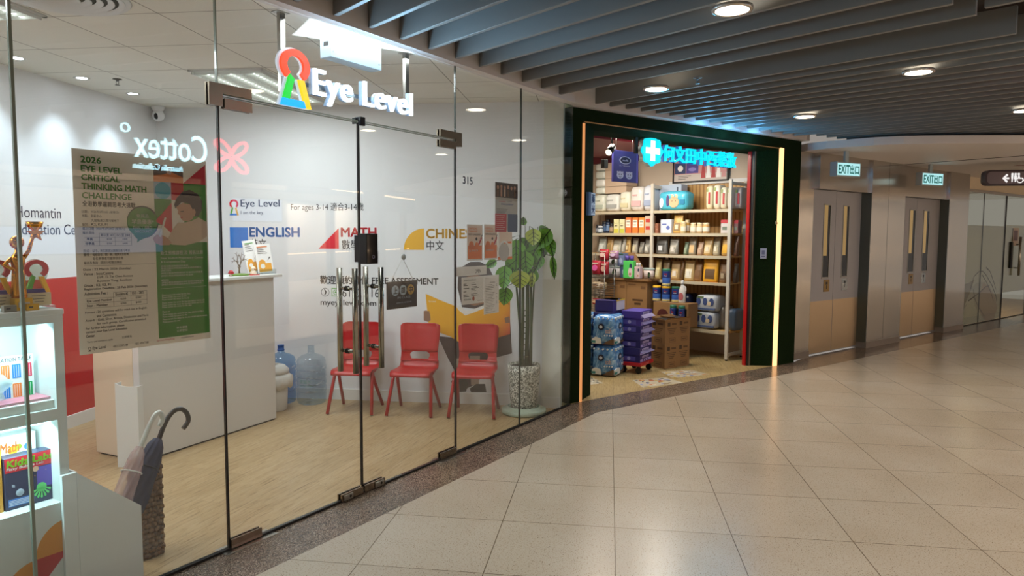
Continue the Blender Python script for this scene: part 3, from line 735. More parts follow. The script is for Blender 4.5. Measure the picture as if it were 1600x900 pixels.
mb = MB(); mb.flat(m_by, P((665, 459), (690, 470), (716, 480), (727, 490), (740, 487), (762, 477), (797, 459), (797, 505), (797, 522), (762, 532), (740, 545), (722, 538), (704, 526), (685, 519), (670, 513)), -0.0009, 0.0); bk = part('book_print', mb, t)
mb = MB(); mb.flat(m_bw, P((712, 478), (720, 479), (728, 486), (740, 483), (758, 476), (758, 481), (741, 488), (727, 493), (717, 485)), -0.0013, -0.0008)
mb.text(m_bw, 'Eye Level', *at(FW, 670, 473, -0.002), w=0.065, h=0.022, y=-0.0009, ext=0.0004); part('page_print', mb, bk)
mb = MB()
mb.flat(m_skin, P((662, 486), (666, 485), (672, 490), (673, 500), (669, 503), (662, 500)), -0.0014, 0.0)
for k in range(4): mb.flat(m_skin, P((663+k*0.3, 486+k*4), (671, 486+k*4), (671, 489+k*4), (663, 489+k*4)), -0.0018, -0.001)
part('hand_print', mb, t)
mb = MB(); mb.flat(m_skin, P((788, 497), (796, 494), (797, 504), (790, 505)), -0.0014, 0.0); part('hand_print', mb, t)
mb = MB(); mb.flat(m_sock, P((712, 560), (725, 560), (727, 592), (714, 592)), -0.0005, 0); mb.flat(m_sock, P((734, 556), (750, 556), (748, 602), (736, 602)), -0.0005, 0); part('leg_print', mb, t)
mb = MB(); mb.flat(m_sole, P((705, 596), (712, 587), (726, 588), (732, 600), (728, 612), (709, 613)), -0.0009, 0.0); mb.flat(m_sole, P((734, 607), (744, 600), (758, 600), (760, 613), (736, 613)), -0.0009, 0.0); part('shoe_print', mb, t)
# left wall text
mb = MB(); mb.text(m_navy, 'Homantin', -1.668, 1.660, w=0.432, h=0.082, ext=0.0006); mb.text(m_navy, 'Education Centre', -1.668, 1.535, w=0.76, h=0.082, ext=0.0006)
single('wall_lettering', 'two dark lines of lettering high on the left wall behind the trophies', 'wall lettering', mb, FL, (0, -0.001, 0))

# ================================================================== big poster on the glass
PW, PH = 0.585, 0.827
m_pap = M('poster_paper', 'efe6d8', rough=0.45); m_pg = M('poster_green', '3f8a2c', rough=0.45); m_pt = M('poster_green_text', '4f9c40', rough=0.5); m_pk = M('poster_black_text', '161412', rough=0.5)
m_pr = M('poster_red', 'c4182c', rough=0.45); m_psk = M('poster_skin', 'c89a80', rough=0.5); m_ph = M('poster_hair', '2e2428', rough=0.5); m_pcl = M('poster_sleeve', 'd6bfa8', rough=0.5); m_pgl = M('poster_globe', '63b4cc', rough=0.5); m_pwh = M('poster_white', 'efeae2', rough=0.5)
m_pbl = M('poster_pale_blue', 'bcd0e2', rough=0.5); m_pbr = M('poster_brown', '6b4a34', rough=0.5); m_por = M('poster_orange', 'e0803a', rough=0.5)
t = thing('poster', 'large competition poster with green headline and writing child on the left glass', 'poster', FG, (-0.643, 0.013, 1.055))
X_ = lambda x: x*PW
Z_ = lambda y: (1-y)*PH
mb = MB(); mb.rect(m_pap, 0, PW, 0, PH, -0.001, 0.0); part('sheet', mb, t)
def pp(*p): return [(X_(a), Z_(c)) for a, c in p]
mb = MB()
def line(m, s, x0, x1, y0, y1, bold=0.0): mb.text(m, s, X_(x0), Z_(y1), w=X_(x1-x0), h=Z_(y0)-Z_(y1), y=-0.0012, bold=bold+0.012, res=2)
line(m_pt, '2026', 0.056, 0.19, 0.034, 0.064, 0.02)
line(m_pt, 'EYE LEVEL', 0.056, 0.333, 0.078, 0.107, 0.02); line(m_pt, 'CRITICAL', 0.056, 0.316, 0.121, 0.149, 0.02)
line(m_pt, 'THINKING MATH', 0.056, 0.506, 0.163, 0.192, 0.02); line(m_pt, 'CHALLENGE', 0.056, 0.395, 0.207, 0.236, 0.02)
line(m_pk, '全港數學邏輯思考大挑戰', 0.056, 0.421, 0.249, 0.275, 0.012)
for s, x0, x1, y in (('日期 :', .05, .095, .30), ('2026年3月22日 (星期日)', .11, .30, .30), ('地點 :', .05, .095, .32), ('創新中心', .11, .18, .32), ('九龍塘達之路72號地下', .11, .30, .342), ('級別 :', .05, .095, .362), ('K2, K3, P1', .11, .22, .362), ('截止日期', .05, .125, .382), ('2026年2月28日 (星期六)', .14, .34, .382), ('報名費用', .05, .125, .403)):
    line(m_pk, s, x0, x1, y-.006, y+.008)
line(m_pk, '即日 至 14/2', .17, .26, .408, .421, .01); line(m_pk, '15/2 至 28/2', .275, .375, .408, .421, .01)
line(m_pk, '學員', .075, .115, .428, .441, .01); line(m_pk, '$250', .21, .245, .43, .44); line(m_pk, '$300', .32, .355, .43, .44)
line(m_pk, '非學員', .065, .125, .45, .463, .01); line(m_pk, '$350', .21, .245, .452, .462); line(m_pk, '$400', .32, .355, .452, .462)
for s, x0, x1, y in (('形式 :', .05, .095, .492), ('以中、英文朗讀26題題目進行考試', .11, .37, .492), ('獎項 :', .05, .095, .511), ('每組設金、銀、銅、優異及良好獎', .11, .36, .511), ('每位參賽者均獲頒發證書', .11, .32, .53), ('報名及查詢 : 請與分校職員聯絡', .05, .31, .551)):
    line(m_pk, s, x0, x1, y-.007, y+.008)
for s, x0, x1, y in (('Date : 22 March 2026 (Sunday)', .045, .375, .586), ('Venue : InnoCentre', .045, .245, .606), ('(G/F, 72 Tat Chee Avenue', .135, .385, .625), ('Kowloon Tong, Kowloon', .135, .375, .645), ('Grade : K2, K3, P1', .045, .225, .664), ('Registration Deadline : 28 Feb 2026 (Saturday)', .045, .49, .682), ('Admission Fee :', .045, .20, .704)):
    line(m_pk, s, x0, x1, y-.008, y+.006, .006)
line(m_pk, 'On or before 14/2', .255, .345, .706, .721, .006); line(m_pk, '15/2 - 28/2', .375, .46, .706, .719, .006)
line(m_pk, 'Eye Level Member', .06, .23, .733, .747, .012); line(m_pk, '$250', .29, .33, .733, .744); line(m_pk, '$300', .40, .44, .733, .744)
line(m_pk, 'Non - Member', .06, .20, .756, .768, .012); line(m_pk, '$350', .29, .33, .757, .768); line(m_pk, '$400', .40, .44, .757, .768)
for s, x0, x1, y in (('Format : 26 questions will be read out in English', .045, .48, .797), ('and Cantonese.', .12, .26, .816), ('Awards : Gold, Silver, Bronze, Distinction and Merit', .045, .49, .836), ('for each group. Certificates provided', .12, .47, .856)):
    line(m_pk, s, x0, x1, y-.008, y+.006)
for s, x0, x1, y in (('For further information, please', .045, .31, .876), ('contact your Eye Level Education', .045, .33, .894), ('Center.', .045, .105, .912)):
    line(m_pk, s, x0, x1, y-.008, y+.006, .014)
line(m_pk, 'Terms and conditions apply', .05, .225, .936, .947); line(m_pk, '立即報名', .29, .36, .93, .942)
line(m_pk, 'Eye Level', .085, .175, .966, .985, .012); line(m_pk, '+852 2154 5188', .225, .33, .972, .984); line(m_pk, '+852 6954 7188', .38, .485, .972, .984); line(m_pr, 'Eye Level Hong Kong', .55, .69, .972, .984); line(m_pk, 'myeyelevel.com', .745, .85, .972, .984)
mb.flat(m_pk, arc(X_(.065), Z_(.973), 0.006, 0.004, -50, 230, 16), -0.0014, -0.0005); mb.flat(m_pk, pp((.056, .988), (.074, .988), (.070, .980), (.060, .980)), -0.0014, -0.0005)
for y in (.405, .426, .446, .467):
    mb.rect(m_pk, X_(.06 if y > .41 else .16), X_(.385), Z_(y)-.0004, Z_(y)+.0004, -0.0014, -0.0005)
for x in (.16, .268, .385): mb.rect(m_pk, X_(x)-.0004, X_(x)+.0004, Z_(.467), Z_(.405), -0.0014, -0.0005)
for y in (.703, .727, .751, .774): mb.rect(m_pk, X_(.05 if y > .71 else .242), X_(.485), Z_(y)-.0004, Z_(y)+.0004, -0.0014, -0.0005)
for x in (.242, .365, .485): mb.rect(m_pk, X_(x)-.0004, X_(x)+.0004, Z_(.774), Z_(.703), -0.0014, -0.0005)
mb.rect(m_pk, X_(.05), X_(.56), Z_(.565)-.0005, Z_(.565)+.0005, -0.0014, -0.0005)
part('lettering', mb, t)
# picture column
mb = MB()
mb.rect(m_pbr, X_(.566), X_(.80), Z_(.132), Z_(.045), -0.0016, -0.0008); mb.flat(m_por, pp((.566, .132), (.566, .10), (.64, .092), (.70, .075), (.80, .10), (.80, .132)), -0.0019, -0.0012)
mb.flat(m_psk, pp((.66, .045), (.72, .045), (.70, .09), (.67, .085)), -0.0022, -0.0014)
mb.flat(m_pr, pp((.80, .132), (.99, .132), (.99, .02)), -0.0016, -0.0008)
mb.rect(m_pbl, X_(.566), X_(.70), Z_(.222), Z_(.132), -0.0016, -0.0008); mb.disc(m_pgl, X_(.634), Z_(.178), X_(.062), -0.002, -0.001)
mb.rect(m_pr, X_(.70), X_(.80), Z_(.225), Z_(.132), -0.0016, -0.0008)
mb.rect(m_pg, X_(.80), X_(.99), Z_(.42), Z_(.132), -0.0016, -0.0008)
mb.rect(m_pg, X_(.566), X_(.70), Z_(.36), Z_(.222), -0.0016, -0.0008)
mb.flat(m_pr, pp((.566, .34), (.70, .24), (.70, .41), (.64, .37)), -0.002, -0.001)
mb.rect(m_pwh, X_(.70), X_(.80), Z_(.41), Z_(.225), -0.0016, -0.0008)
part('picture_blocks', mb, t)
mb = MB()
mb.flat(m_ph, pp((.72, .25), (.74, .215), (.79, .178), (.85, .165), (.92, .185), (.955, .225), (.95, .27), (.92, .31), (.88, .31), (.84, .24), (.78, .235), (.73, .27)), -0.0030, -0.001)
mb.flat(m_psk, pp((.735, .262), (.79, .238), (.85, .245), (.885, .29), (.87, .325), (.83, .338), (.795, .337), (.775, .325), (.765, .305), (.748, .298), (.752, .28)), -0.0034, -0.001)
mb.flat(m_ph, pp((.768, .283), (.795, .281), (.795, .286), (.77, .288)), -0.0038, -0.003); mb.flat(m_pr, pp((.765, .316), (.785, .314), (.785, .320), (.77, .321)), -0.0038, -0.003)
mb.flat(m_psk, pp((.862, .275), (.885, .268), (.897, .285), (.885, .31), (.868, .305)), -0.0038, -0.003)
mb.flat(m_pcl, pp((.70, .385), (.75, .345), (.80, .345), (.86, .335), (.92, .315), (.99, .34), (.99, .42), (.92, .45), (.80, .47), (.69, .465), (.66, .44)), -0.0032, -0.001)
mb.flat(m_psk, pp((.545, .43), (.575, .412), (.62, .415), (.66, .43), (.69, .455), (.67, .468), (.60, .468), (.56, .455)), -0.0036, -0.001)
for k in range(4): mb.flat(m_psk, pp((.545+k*.012, .428+k*.009), (.59, .424+k*.009), (.60, .432+k*.009), (.552+k*.012, .437+k*.009)), -0.004, -0.003)
mb.flat(m_pwh, pp((.588, .42), (.640, .318), (.652, .322), (.605, .425)), -0.0044, -0.003)
part('child_print', mb, t)
mb = MB(); mb.rect(m_pg, X_(.566), X_(.99), Z_(.966), Z_(.452), -0.0018, -0.0008); gb = part('green_panel', mb, t)
mb = MB()
line = lambda m, s, x0, x1, y0, y1, bold=0.0: mb.text(m, s, X_(x0), Z_(y1), w=X_(x1-x0), h=Z_(y0)-Z_(y1), y=-0.002, bold=bold, res=2)
line(m_pwh, '新生預備課程 及 報名比賽', .60, .95, .497, .52, .012); line(m_pwh, 'New Student Preparatory Course', .60, .95, .531, .546, .012); line(m_pwh, '& Competition Day', .60, .80, .551, .566, .012)
for k, (y, x1) in enumerate(((.58, .82), (.592, .93), (.604, .68), (.618, .94), (.632, .86), (.655, .66), (.668, .95), (.68, .93), (.735, .83), (.747, .80), (.759, .82), (.777, .95), (.789, .95), (.80, .84), (.825, .66), (.84, .94), (.852, .80), (.866, .97), (.88, .74))):
    if k < 8: s = '課程日期及時間請向本校查詢詳情報名從速'[: max(5, int((x1-.6)*52))]
    else: s = 'Please contact the center for the class details and the schedule'[: max(9, int((x1-.6)*170))]
    line(m_pwh, s.strip(), .60, x1, y-.005, y+.005)
mb.rect(m_pwh, X_(.59), X_(.97), Z_(.70)-.0004, Z_(.70)+.0004, -0.0024, -0.0015)
line(m_pwh, '新生優惠', .71, .80, .913, .925); line(m_pwh, '立即登記', .71, .80, .93, .943)
part('panel_lettering', mb, gb)
mb = MB()
mb.disc(m_pk, X_(.474), Z_(.346), X_(.118), -0.0016, -0.0008, n=40); mb.disc(m_pg, X_(.470), Z_(.349), X_(.112), -0.0020, -0.001, n=40)
mb.flat(m_pg, pp((.40, .415), (.52, .42), (.45, .440), (.425, .452), (.43, .435)), -0.0020, -0.001); bu_ = part('speech_bubble', mb, t)
mb = MB()
line = lambda m, s, x0, x1, y0, y1, bold=0.0: mb.text(m, s, X_(x0), Z_(y1), w=X_(x1-x0), h=Z_(y0)-Z_(y1), y=-0.0022, bold=bold, res=2)
line(m_pwh, '會員及', .425, .52, .305, .325, .01); line(m_pwh, '早鳥優惠*', .39, .555, .333, .357, .012); line(m_pwh, 'EARLY BIRD', .40, .54, .367, .382, .01); line(m_pwh, 'DISCOUNT*', .41, .54, .388, .401, .01)
part('bubble_lettering', mb, bu_)

# ================================================================== leaflets on the right-hand glass (inside face)
m_lw = M('leaflet_white', 'f4f1ee', rough=0.5); m_lo = M('leaflet_orange', 'f08238', rough=0.5); m_lp = M('leaflet_peach', 'f4dccb', rough=0.5)
def leaflet(u, z, w, h, lab, kind):
    t = thing('leaflet', lab, 'leaflet', FG, (u, 0.010, z), group='papers taped to the right glass')
    mb = MB(); mb.rect(m_lw if kind != 'tall' else M('leaflet_grey', 'b9b7b2', rough=0.5), 0, w, 0, h, -0.001, 0.0); part('sheet', mb, t)
    mb = MB()
    if kind == 'orange':
        mb.rect(m_lo, 0.012, w-0.01, 0.012, h*0.42, -0.0016, -0.0008); mb.disc(m_lo, w*0.28, h*0.42, w*0.16, -0.0016, -0.0008); mb.rect(m_lp, 0.008, w-0.008, h*0.44, h*0.97, -0.0014, -0.0008)
        mb.disc(m_lo, w*.62, h*.42, w*.12, -.0018, -.0008)
        mb.disc(m_ph, w*0.6, h*0.6, w*0.06, -0.0018, -0.001); mb.flat(m_pr, [(w*0.68, h*0.44), (w*0.92, h*0.66), (w*0.96, h*0.62), (w*0.78, h*0.42)], -0.0018, -0.001); mb.flat(m_ph, [(w*0.80, h*0.58), (w*0.95, h*0.72), (w*0.98, h*0.70)], -0.0022, -0.001)
        for k, (s, yy) in enumerate((('CRITICAL', .86), ('THINKING', .79), ('MATH CHALLENGE', .70))): mb.text(m_lo if k < 2 else m_pk, s, w*0.1, h*yy, w=w*(.55 if k < 2 else .75), h=h*0.05, y=-0.0016, bold=0.02, res=2)
        mb.text(m_lw, '26 MARCH', w*0.14, h*0.25, w=w*0.55, h=h*0.05, y=-0.0018, bold=0.02, res=2)
    elif kind == 'ring':
        mb.rect(m_lo, 0.0, w, 0.0, h*0.10, -0.0016, -0.0008); mb.flat(m_lw, arc(w*.42, h*.26, w*.44, w*.36, 0, 180, 20), -.0022, -.0012); mb.disc(M('leaflet_pale', 'c8c4c0', rough=0.5), w*.42, h*.26, w*.36, -.0018, -.0008)
        mb.rect(m_lp, w*.1, w, h*.55, h*.97, -.0014, -.0008); mb.flat(m_lo, [(w*.4, h*.55), (w*.95, h*.55), (w*.95, h*.62), (w*.4, h*.6)], -.002, -.001)
    elif kind == 'tall':
        mb.rect(m_ph, 0, w, h*0.70, h, -0.0016, -0.0008)
        for k in range(6): mb.rect((m_pbr, m_psk, m_pcl, m_pbr, m_ph, m_pbr)[k], w*(0.08+k*0.15), w*(0.15+k*0.15), h*0.72, h*(0.86+0.02*(k % 3)), -0.002, -0.001); mb.disc(m_psk, w*(0.115+k*0.15), h*(0.90+0.015*(k % 2)), w*0.045, -0.0022, -0.001)
        mb.rect(m_pr, 0, w*0.5, 0, h*0.37, -0.0016, -0.0008); mb.rect(M('leaflet_navy', '34466b', rough=0.5), w*0.56, w, 0, h*0.37, -0.0016, -0.0008)
        mb.text(m_pr, 'SUMMER', w*.16, h*.605, w=w*.3, h=h*.025, y=-.0016, res=2); mb.text(m_pk, 'CLASS', w*.54, h*.615, w=w*.2, h=h*.025, y=-.0016, res=2); mb.text(M('leaflet_blue_text', '3f5687', rough=.5), 'ENROLMENT', w*.26, h*.55, w=w*.55, h=h*.03, y=-.0016, bold=.02, res=2)
        for k in range(4): mb.rect(m_pk, w*0.06, w*(0.55-0.04*k), h*(0.46-0.025*k), h*(0.466-0.025*k), -0.0016, -0.0008)
        for k in range(8): mb.rect(m_lp, w*0.05, w*(0.44-0.05*(k % 3)), h*(0.33-0.04*k), h*(0.336-0.04*k), -0.002, -0.001)
    elif kind == 'cert':
        mb.text(m_pk, 'CERTIFICATE OF REGISTRATION', w*.08, h*.86, w=w*.55, h=h*.045, y=-.0014, bold=.012, res=2)
        for k, yy in enumerate((.74, .68, .58, .46, .34, .28)): mb.rect(m_pk, w*.08, w*(.20+.06*(k % 3)), h*yy, h*(yy+.022), -.0014, -.0008)
        for k, yy in enumerate((.76, .70, .62, .57, .52, .47, .36, .30)): mb.rect(m_pk, w*.42, w*(.58+.06*(k % 4)), h*yy, h*(yy+.016), -.0014, -.0008)
        mb.text(m_navy, '★Education', w*.08, h*.15, w=w*.32, h=h*.075, y=-.0014, bold=.01, res=2)
        mb.disc(M('seal_red', '9c4630', rough=.5), w*.52, h*.185, w*.05, -.0016, -.0008, rz=h*.085); mb.text(m_pk, 'Signed', w*.70, h*.07, w=w*.22, h=h*.05, y=-.0014, res=2)
    elif kind == 'open':
        mb.text(m_pk, 'OPEN', w*.62, h*.22, w=w*.19, h=h*.42, y=-.0014, res=2)
    elif kind == 'price':
        mb.text(m_pk, 'Eye Level', w*.1, h*.92, w=w*.2, h=h*.022, y=-.0014, res=2); mb.text(m_pk, 'FEES', w*.4, h*.80, w=w*.32, h=h*.024, y=-.0014, bold=.012, res=2)
        for k in range(17): mb.rect(m_pk, w*.1, w*(.55+.05*(k*7 % 4)), h*(.75-k*.041), h*(.757-k*.041), -.0014, -.0008)
        for k in (0, 1, 6, 8, 9, 11, 12): mb.rect(m_pk, w*.80, w*.88, h*(.75-k*.041), h*(.757-k*.041), -.0014, -.0008)
        mb.text(m_pk, 'myeyelevel.com', w*.12, h*.03, w=w*.6, h=h*.025, y=-.0014, res=2)
    part('print', mb, t)
    return t
leaflet(1.977, 1.362, 0.195, 0.262, 'orange and white leaflet taped left of its twin under the number', 'orange')
leaflet(2.190, 1.365, 0.180, 0.262, 'orange and white leaflet taped right of its twin under the tall poster', 'orange')
leaflet(2.375, 1.36, 0.20, 0.225, 'leaflet with a pale arch print half hidden by the plant leaves', 'ring')
leaflet(2.335, 1.572, 0.315, 0.376, 'tall grey poster with red and blue lower blocks on the right glass', 'tall')
leaflet(1.916, 1.050, 0.272, 0.196, 'white certificate sheet with a red seal taped below the open strip', 'cert')
leaflet(1.838, 1.256, 0.385, 0.066, 'pale strip reading open above the certificate', 'open')
leaflet(2.190, 0.957, 0.20, 0.290, 'narrow white fee list sheet taped beside the certificate', 'price')
# hanging board sign
t = thing('hanging_board', 'small dark board sign hung by a cord on the right door leaf', 'hanging sign', FG, (1.297, 0.018, 1.082))
m_bd = M('board_navy', '1c2030', rough=0.35); m_fr = M('board_frame', '2c2624', rough=0.4); m_gold = M('board_gold', 'caa24a', rough=0.45); m_cord = M('pale_cord', 'b9b4aa', rough=0.7)
mb = MB(); mb.box(m_fr, (-0.138, 0.138), (-0.006, 0.008), (0, 0.172), bev=0.003, seg=2); part('frame', mb, t)
mb = MB(); mb.box(m_bd, (-0.127, 0.127), (-0.0075, -0.006), (0.011, 0.161)); bo = part('board', mb, t)
mb = MB()
for k, ch in enumerate('上課中'):
    cx = -0.072+k*0.073; mb.disc(m_pbl if k < 2 else m_gold, cx, 0.115, 0.033, -0.0085, -0.0074, n=28); mb.text(m_bd, ch, cx-0.019, 0.095, w=0.038, h=0.040, y=-0.0087, bold=0.02, res=2)
mb.text(m_pbl, 'IN CLASS', -0.05, 0.062, w=0.12, h=0.014, y=-0.0077, res=2); mb.text(m_pbl, 'please do not disturb', -0.06, 0.03, w=0.14, h=0.012, y=-0.0077, res=2)
part('lettering', mb, bo)
mb = MB(); mb.tube(m_cord, [(-0.11, 0.0, 0.168), (0.004, -0.004, 0.318), (0.112, 0.0, 0.168)], 0.0015, n=6); part('cord', mb, t)
mb = MB(); mb.lathe(M('clear_hook', 'b7bab5', rough=0.15), [(0, 0), (0.02, 0.002), (0.018, 0.008), (0.006, 0.014), (0, 0.014)], c=(0.004, 0, 0), n=18)
bmesh.ops.transform(mb.bm, matrix=Matrix.Translation((0.004, -0.011, 0.325)) @ Matrix.Rotation(R(-90), 4, 'X'), verts=mb.bm.verts[:]); part('suction_hook', mb, t)
# ================================================================== red children's chairs
m_rp = M('red_plastic', 'aa0e13', rough=0.32); m_rl = M('red_enamelled_tube', 'a8141a', rough=0.3); m_ft = M('dark_foot', '5b1412', rough=0.6)
def loft(mb, m, secs, smooth=True, close=True):
    """sections: lists of equal length; closed loops"""
    i = mb.mi(m); rr = [[mb.bm.verts.new(p) for p in s] for s in secs]; n_ = len(rr[0])
    for A, B in zip(rr, rr[1:]):
        for k in range(n_ if close else n_-1):
            f_ = mb.bm.faces.new((A[k], A[(k+1) % n_], B[(k+1) % n_], B[k])); f_.material_index = i; f_.smooth = smooth
    if close:
        for ring in (rr[0][::-1], rr[-1]):
            f_ = mb.bm.faces.new(ring); f_.material_index = i
def shell(mb, m, prof, th, wfun, curve, nx=9):
    """a bent plastic sheet: prof = centre line (y, z), width per station, edges curled by curve"""
    secs = []
    for k, (y, z) in enumerate(prof):
        a = Vector(prof[max(k-1, 0)]); bb = Vector(prof[min(k+1, len(prof)-1)]); d_ = (bb-a).normalized(); nr = Vector((-d_.y, d_.x))
        w = wfun(k/(len(prof)-1)); top = []; bot = []
        for q in range(nx):
            s = -1+2*q/(nx-1); off = curve(k/(len(prof)-1))*s*s
            top.append((s*w, y+nr.x*(off+th/2), z+nr.y*(off+th/2))); bot.append((s*w, y+nr.x*(off-th/2), z+nr.y*(off-th/2)))
        secs.append(top+bot[::-1])
    loft(mb, m, secs)
def make_chair(label):
    t = thing('kids_chair', label, 'chair', FW, (0, 0, 0), group='red chairs along the back wall')
    mb = MB()
    prof = [(-0.185, 0.335), (-0.18, 0.352), (-0.165, 0.362), (-0.13, 0.365), (-0.05, 0.360), (0.05, 0.358), (0.10, 0.362), (0.128, 0.378), (0.142, 0.405), (0.148, 0.43)]
    shell(mb, m_rp, prof, 0.010, lambda s: 0.172+0.008*math.sin(s*3.1), lambda s: 0.012*math.sin(min(1, s*1.2)*3.1)); part('seat', mb, t)
    # backrest with a hand slot: two lower side stiles joined by a broad rounded panel
    mb = MB()
    def w_back(s): return 0.166+0.016*math.sin(min(1, s*1.5)*1.57) if s < 0.72 else 0.182*(1-0.30*((s-0.72)/0.28)**2.2)
    def yb(z): return 0.146+(z-0.43)*0.16
    pr = [(yb(z), z) for z in (0.505, 0.53, 0.56, 0.60, 0.64, 0.67, 0.70, 0.72, 0.738, 0.750, 0.758)]
    shell(mb, m_rp, pr, 0.012, w_back, lambda s: 0.022, nx=11)
    for sx in (-1, 1):
        secs = []
        for z, xi, xo in ((0.425, 0.055, 0.172), (0.445, 0.080, 0.170), (0.47, 0.092, 0.168), (0.49, 0.088, 0.167), (0.507, 0.06, 0.168)):
            r_ = []
            for (x, dy) in ((xi, -0.006), (xo, -0.006-0.018*(xo/0.17)**2), (xo, 0.006-0.018*(xo/0.17)**2), (xi, 0.006)): r_.append((sx*x, yb(z)+dy-0.0, z))
            secs.append(r_ if sx > 0 else r_[::-1])
        loft(mb, m_rp, secs, smooth=False)
    mb.box(m_rp, (-0.165, 0.165), (yb(0.428)-0.008, yb(0.428)+0.006), (0.420, 0.442), bev=0.004, seg=2)
    part('backrest', mb, t)
    for sx in (-1, 1):
        mb = MB(); mb.tube(m_rl, [(sx*0.163, -0.09, 0.358), (sx*0.172, -0.125, 0.27), (sx*0.195, -0.225, 0.006)], 0.0145, n=12); mb.ball(m_rl, (sx*0.163, -0.085, 0.352), 0.02, n=12); part('leg', mb, t)
        mb = MB(); mb.tube(m_rl, [(sx*0.150, -0.055, 0.350), (sx*0.158, 0.0, 0.25), (sx*0.182, 0.165, 0.006)], 0.0145, n=12); part('leg', mb, t)
    mb = MB()
    for sx in (-1, 1): mb.tube(m_rl, [(sx*0.156, -0.075, 0.345), (sx*0.156, 0.02, 0.344), (sx*0.15, 0.12, 0.352)], 0.010, n=10)
    mb.tube(m_rl, [(-0.155, -0.06, 0.343), (0.155, -0.06, 0.343)], 0.010, n=10); part('seat_frame', mb, t)
    return t
chair = make_chair('red chair behind the door handles, next to the water bottles')
chair.matrix_world = FW.M @ Matrix.Translation((-0.735, -0.335, 0)) @ Matrix.Rotation(R(1.5), 4, 'Z')
dup(chair, FW.M @ Matrix.Translation((-0.205, -0.335, 0)) @ Matrix.Rotation(R(-1), 4, 'Z'), 'middle one of the three red chairs, below the booking line')
dup(chair, FW.M @ Matrix.Translation((0.325, -0.315, 0)) @ Matrix.Rotation(R(0.5), 4, 'Z'), 'red chair standing in front of the mural of the reading child')

# ================================================================== water bottles and bin
m_btl = glass_mat('blue_bottle_plastic', 'bcdaf2', refl=1.0, rough=0.05); m_btl2 = glass_mat('pale_bottle_plastic', 'e4edf4', refl=1.0, rough=0.05)
m_cap = M('bottle_cap_blue', '27508f', rough=0.4); m_lab = M('bottle_label_print', '6f9a8a', rough=0.6)
def bottle(lab, x, y, m, dark):
    t = thing('water_bottle', lab, 'water bottle', FW, (x, y, 0), group='big water bottles by the counter')
    prof = [(0, 0.012), (0.06, 0.010), (0.115, 0.0), (0.128, 0.012), (0.132, 0.04)]
    z = 0.05
    for k in range(5): prof += [(0.132, z), (0.132, z+0.045), (0.126, z+0.055), (0.126, z+0.06), (0.132, z+0.07)]; z += 0.066
    prof += [(0.131, 0.385), (0.118, 0.420), (0.085, 0.444), (0.045, 0.456), (0.031, 0.465), (0.029, 0.478)]
    mb = MB(); mb.lathe(m, prof, n=36); part('body', mb, t)
    mb = MB(); mb.lathe(m_cap if dark else m, [(0.029, 0.478), (0.033, 0.480), (0.033, 0.488), (0.029, 0.490), (0.029, 0.522), (0.031, 0.524), (0.031, 0.53), (0, 0.53)], n=24); part('neck', mb, t)
    mb = MB()
    mb.text(m_lab, '蒸餾水', -0.06, 0.20, w=0.11, h=0.035, y=-0.134, bold=0.01, res=2); mb.text(m_lab, 'DISTILLED WATER', -0.06, 0.17, w=0.115, h=0.016, y=-0.134, res=2)
    for v_ in mb.bm.verts: 
        a = v_.co.x/0.134; v_.co.y = -0.1335*math.cos(a); v_.co.x = 0.1335*math.sin(a)
    part('print', mb, t)
bottle('blue water bottle with a dark cap, half behind the counter end', -1.52, -0.165, m_btl, True)
bottle('paler open water bottle standing left of the first red chair', -1.232, -0.160, m_btl2, False)
m_bin = M('white_bin_plastic', 'c9c7bf', rough=0.4); m_bag = M('white_bin_bag', 'd5d3cc', rough=0.55)
t = thing('waste_bin', 'white waste bin with a crumpled bag, showing past the counter end', 'waste bin', FW, (-1.455, -0.46, 0))
mb = MB(); mb.lathe(m_bin, [(0, 0.0), (0.105, 0.0), (0.112, 0.01), (0.128, 0.33), (0.122, 0.33), (0.106, 0.015), (0, 0.012)], n=30); part('body', mb, t)
mb = MB(); mb.lathe(m_bin, [(0.128, 0.325), (0.136, 0.33), (0.134, 0.36), (0.10, 0.395), (0.05, 0.41), (0.048, 0.395), (0.095, 0.375), (0.122, 0.345), (0.122, 0.326)], n=30); part('rim', mb, t)
mb = MB(); ring = []
secs = []
for k, (r_, z_) in enumerate(((0.131, 0.325), (0.150, 0.30), (0.160, 0.255), (0.150, 0.215), (0.135, 0.20))):
    secs.append([((r_+0.014*math.sin(q*2.3+k)*(k > 0))*math.cos(2*math.pi*q/40), (r_+0.014*math.sin(q*2.3+k)*(k > 0))*math.sin(2*math.pi*q/40), z_+0.014*math.sin(q*1.7+k*2)*(k > 1)) for q in range(40)])
loft(mb, m_bag, secs); part('bag', mb, t)

# ================================================================== reception counter
FC = Frame(-2.498, 4.628, 65.0)
m_cnt = M('counter_laminate', 'd2cfc9', rough=0.4); m_warm_end = M('counter_warm_lit_side', 'd8c9ae', rough=0.4); m_top = M('counter_top_laminate', 'dfe0dc', rough=0.3)
t = thing('reception_counter', 'white reception counter with a raised front and overhanging top', 'reception counter', FC, (0, 0, 0))
mb = MB(); mb.box(m_cnt, (0, 1.25), (0, 0.06), (0.012, 1.195), bev=0.002, seg=1); part('front_panel', mb, t)
mb = MB(); mb.box(m_top, (-0.03, 1.315), (-0.035, 0.30), (1.195, 1.218), bev=0.003, seg=2); part('top', mb, t)
mb = MB(); mb.box(m_warm_end, (0.0, 0.022), (0.062, 0.47), (0.012, 0.83), bev=0.002, seg=1); part('end_panel', mb, t, 'end panel with warm light in its colour')  # warm light on the end face painted in as a cream tone
mb = MB(); mb.box(m_cnt, (1.228, 1.25), (0.062, 0.47), (0.012, 1.195), bev=0.002, seg=1); part('end_panel', mb, t)
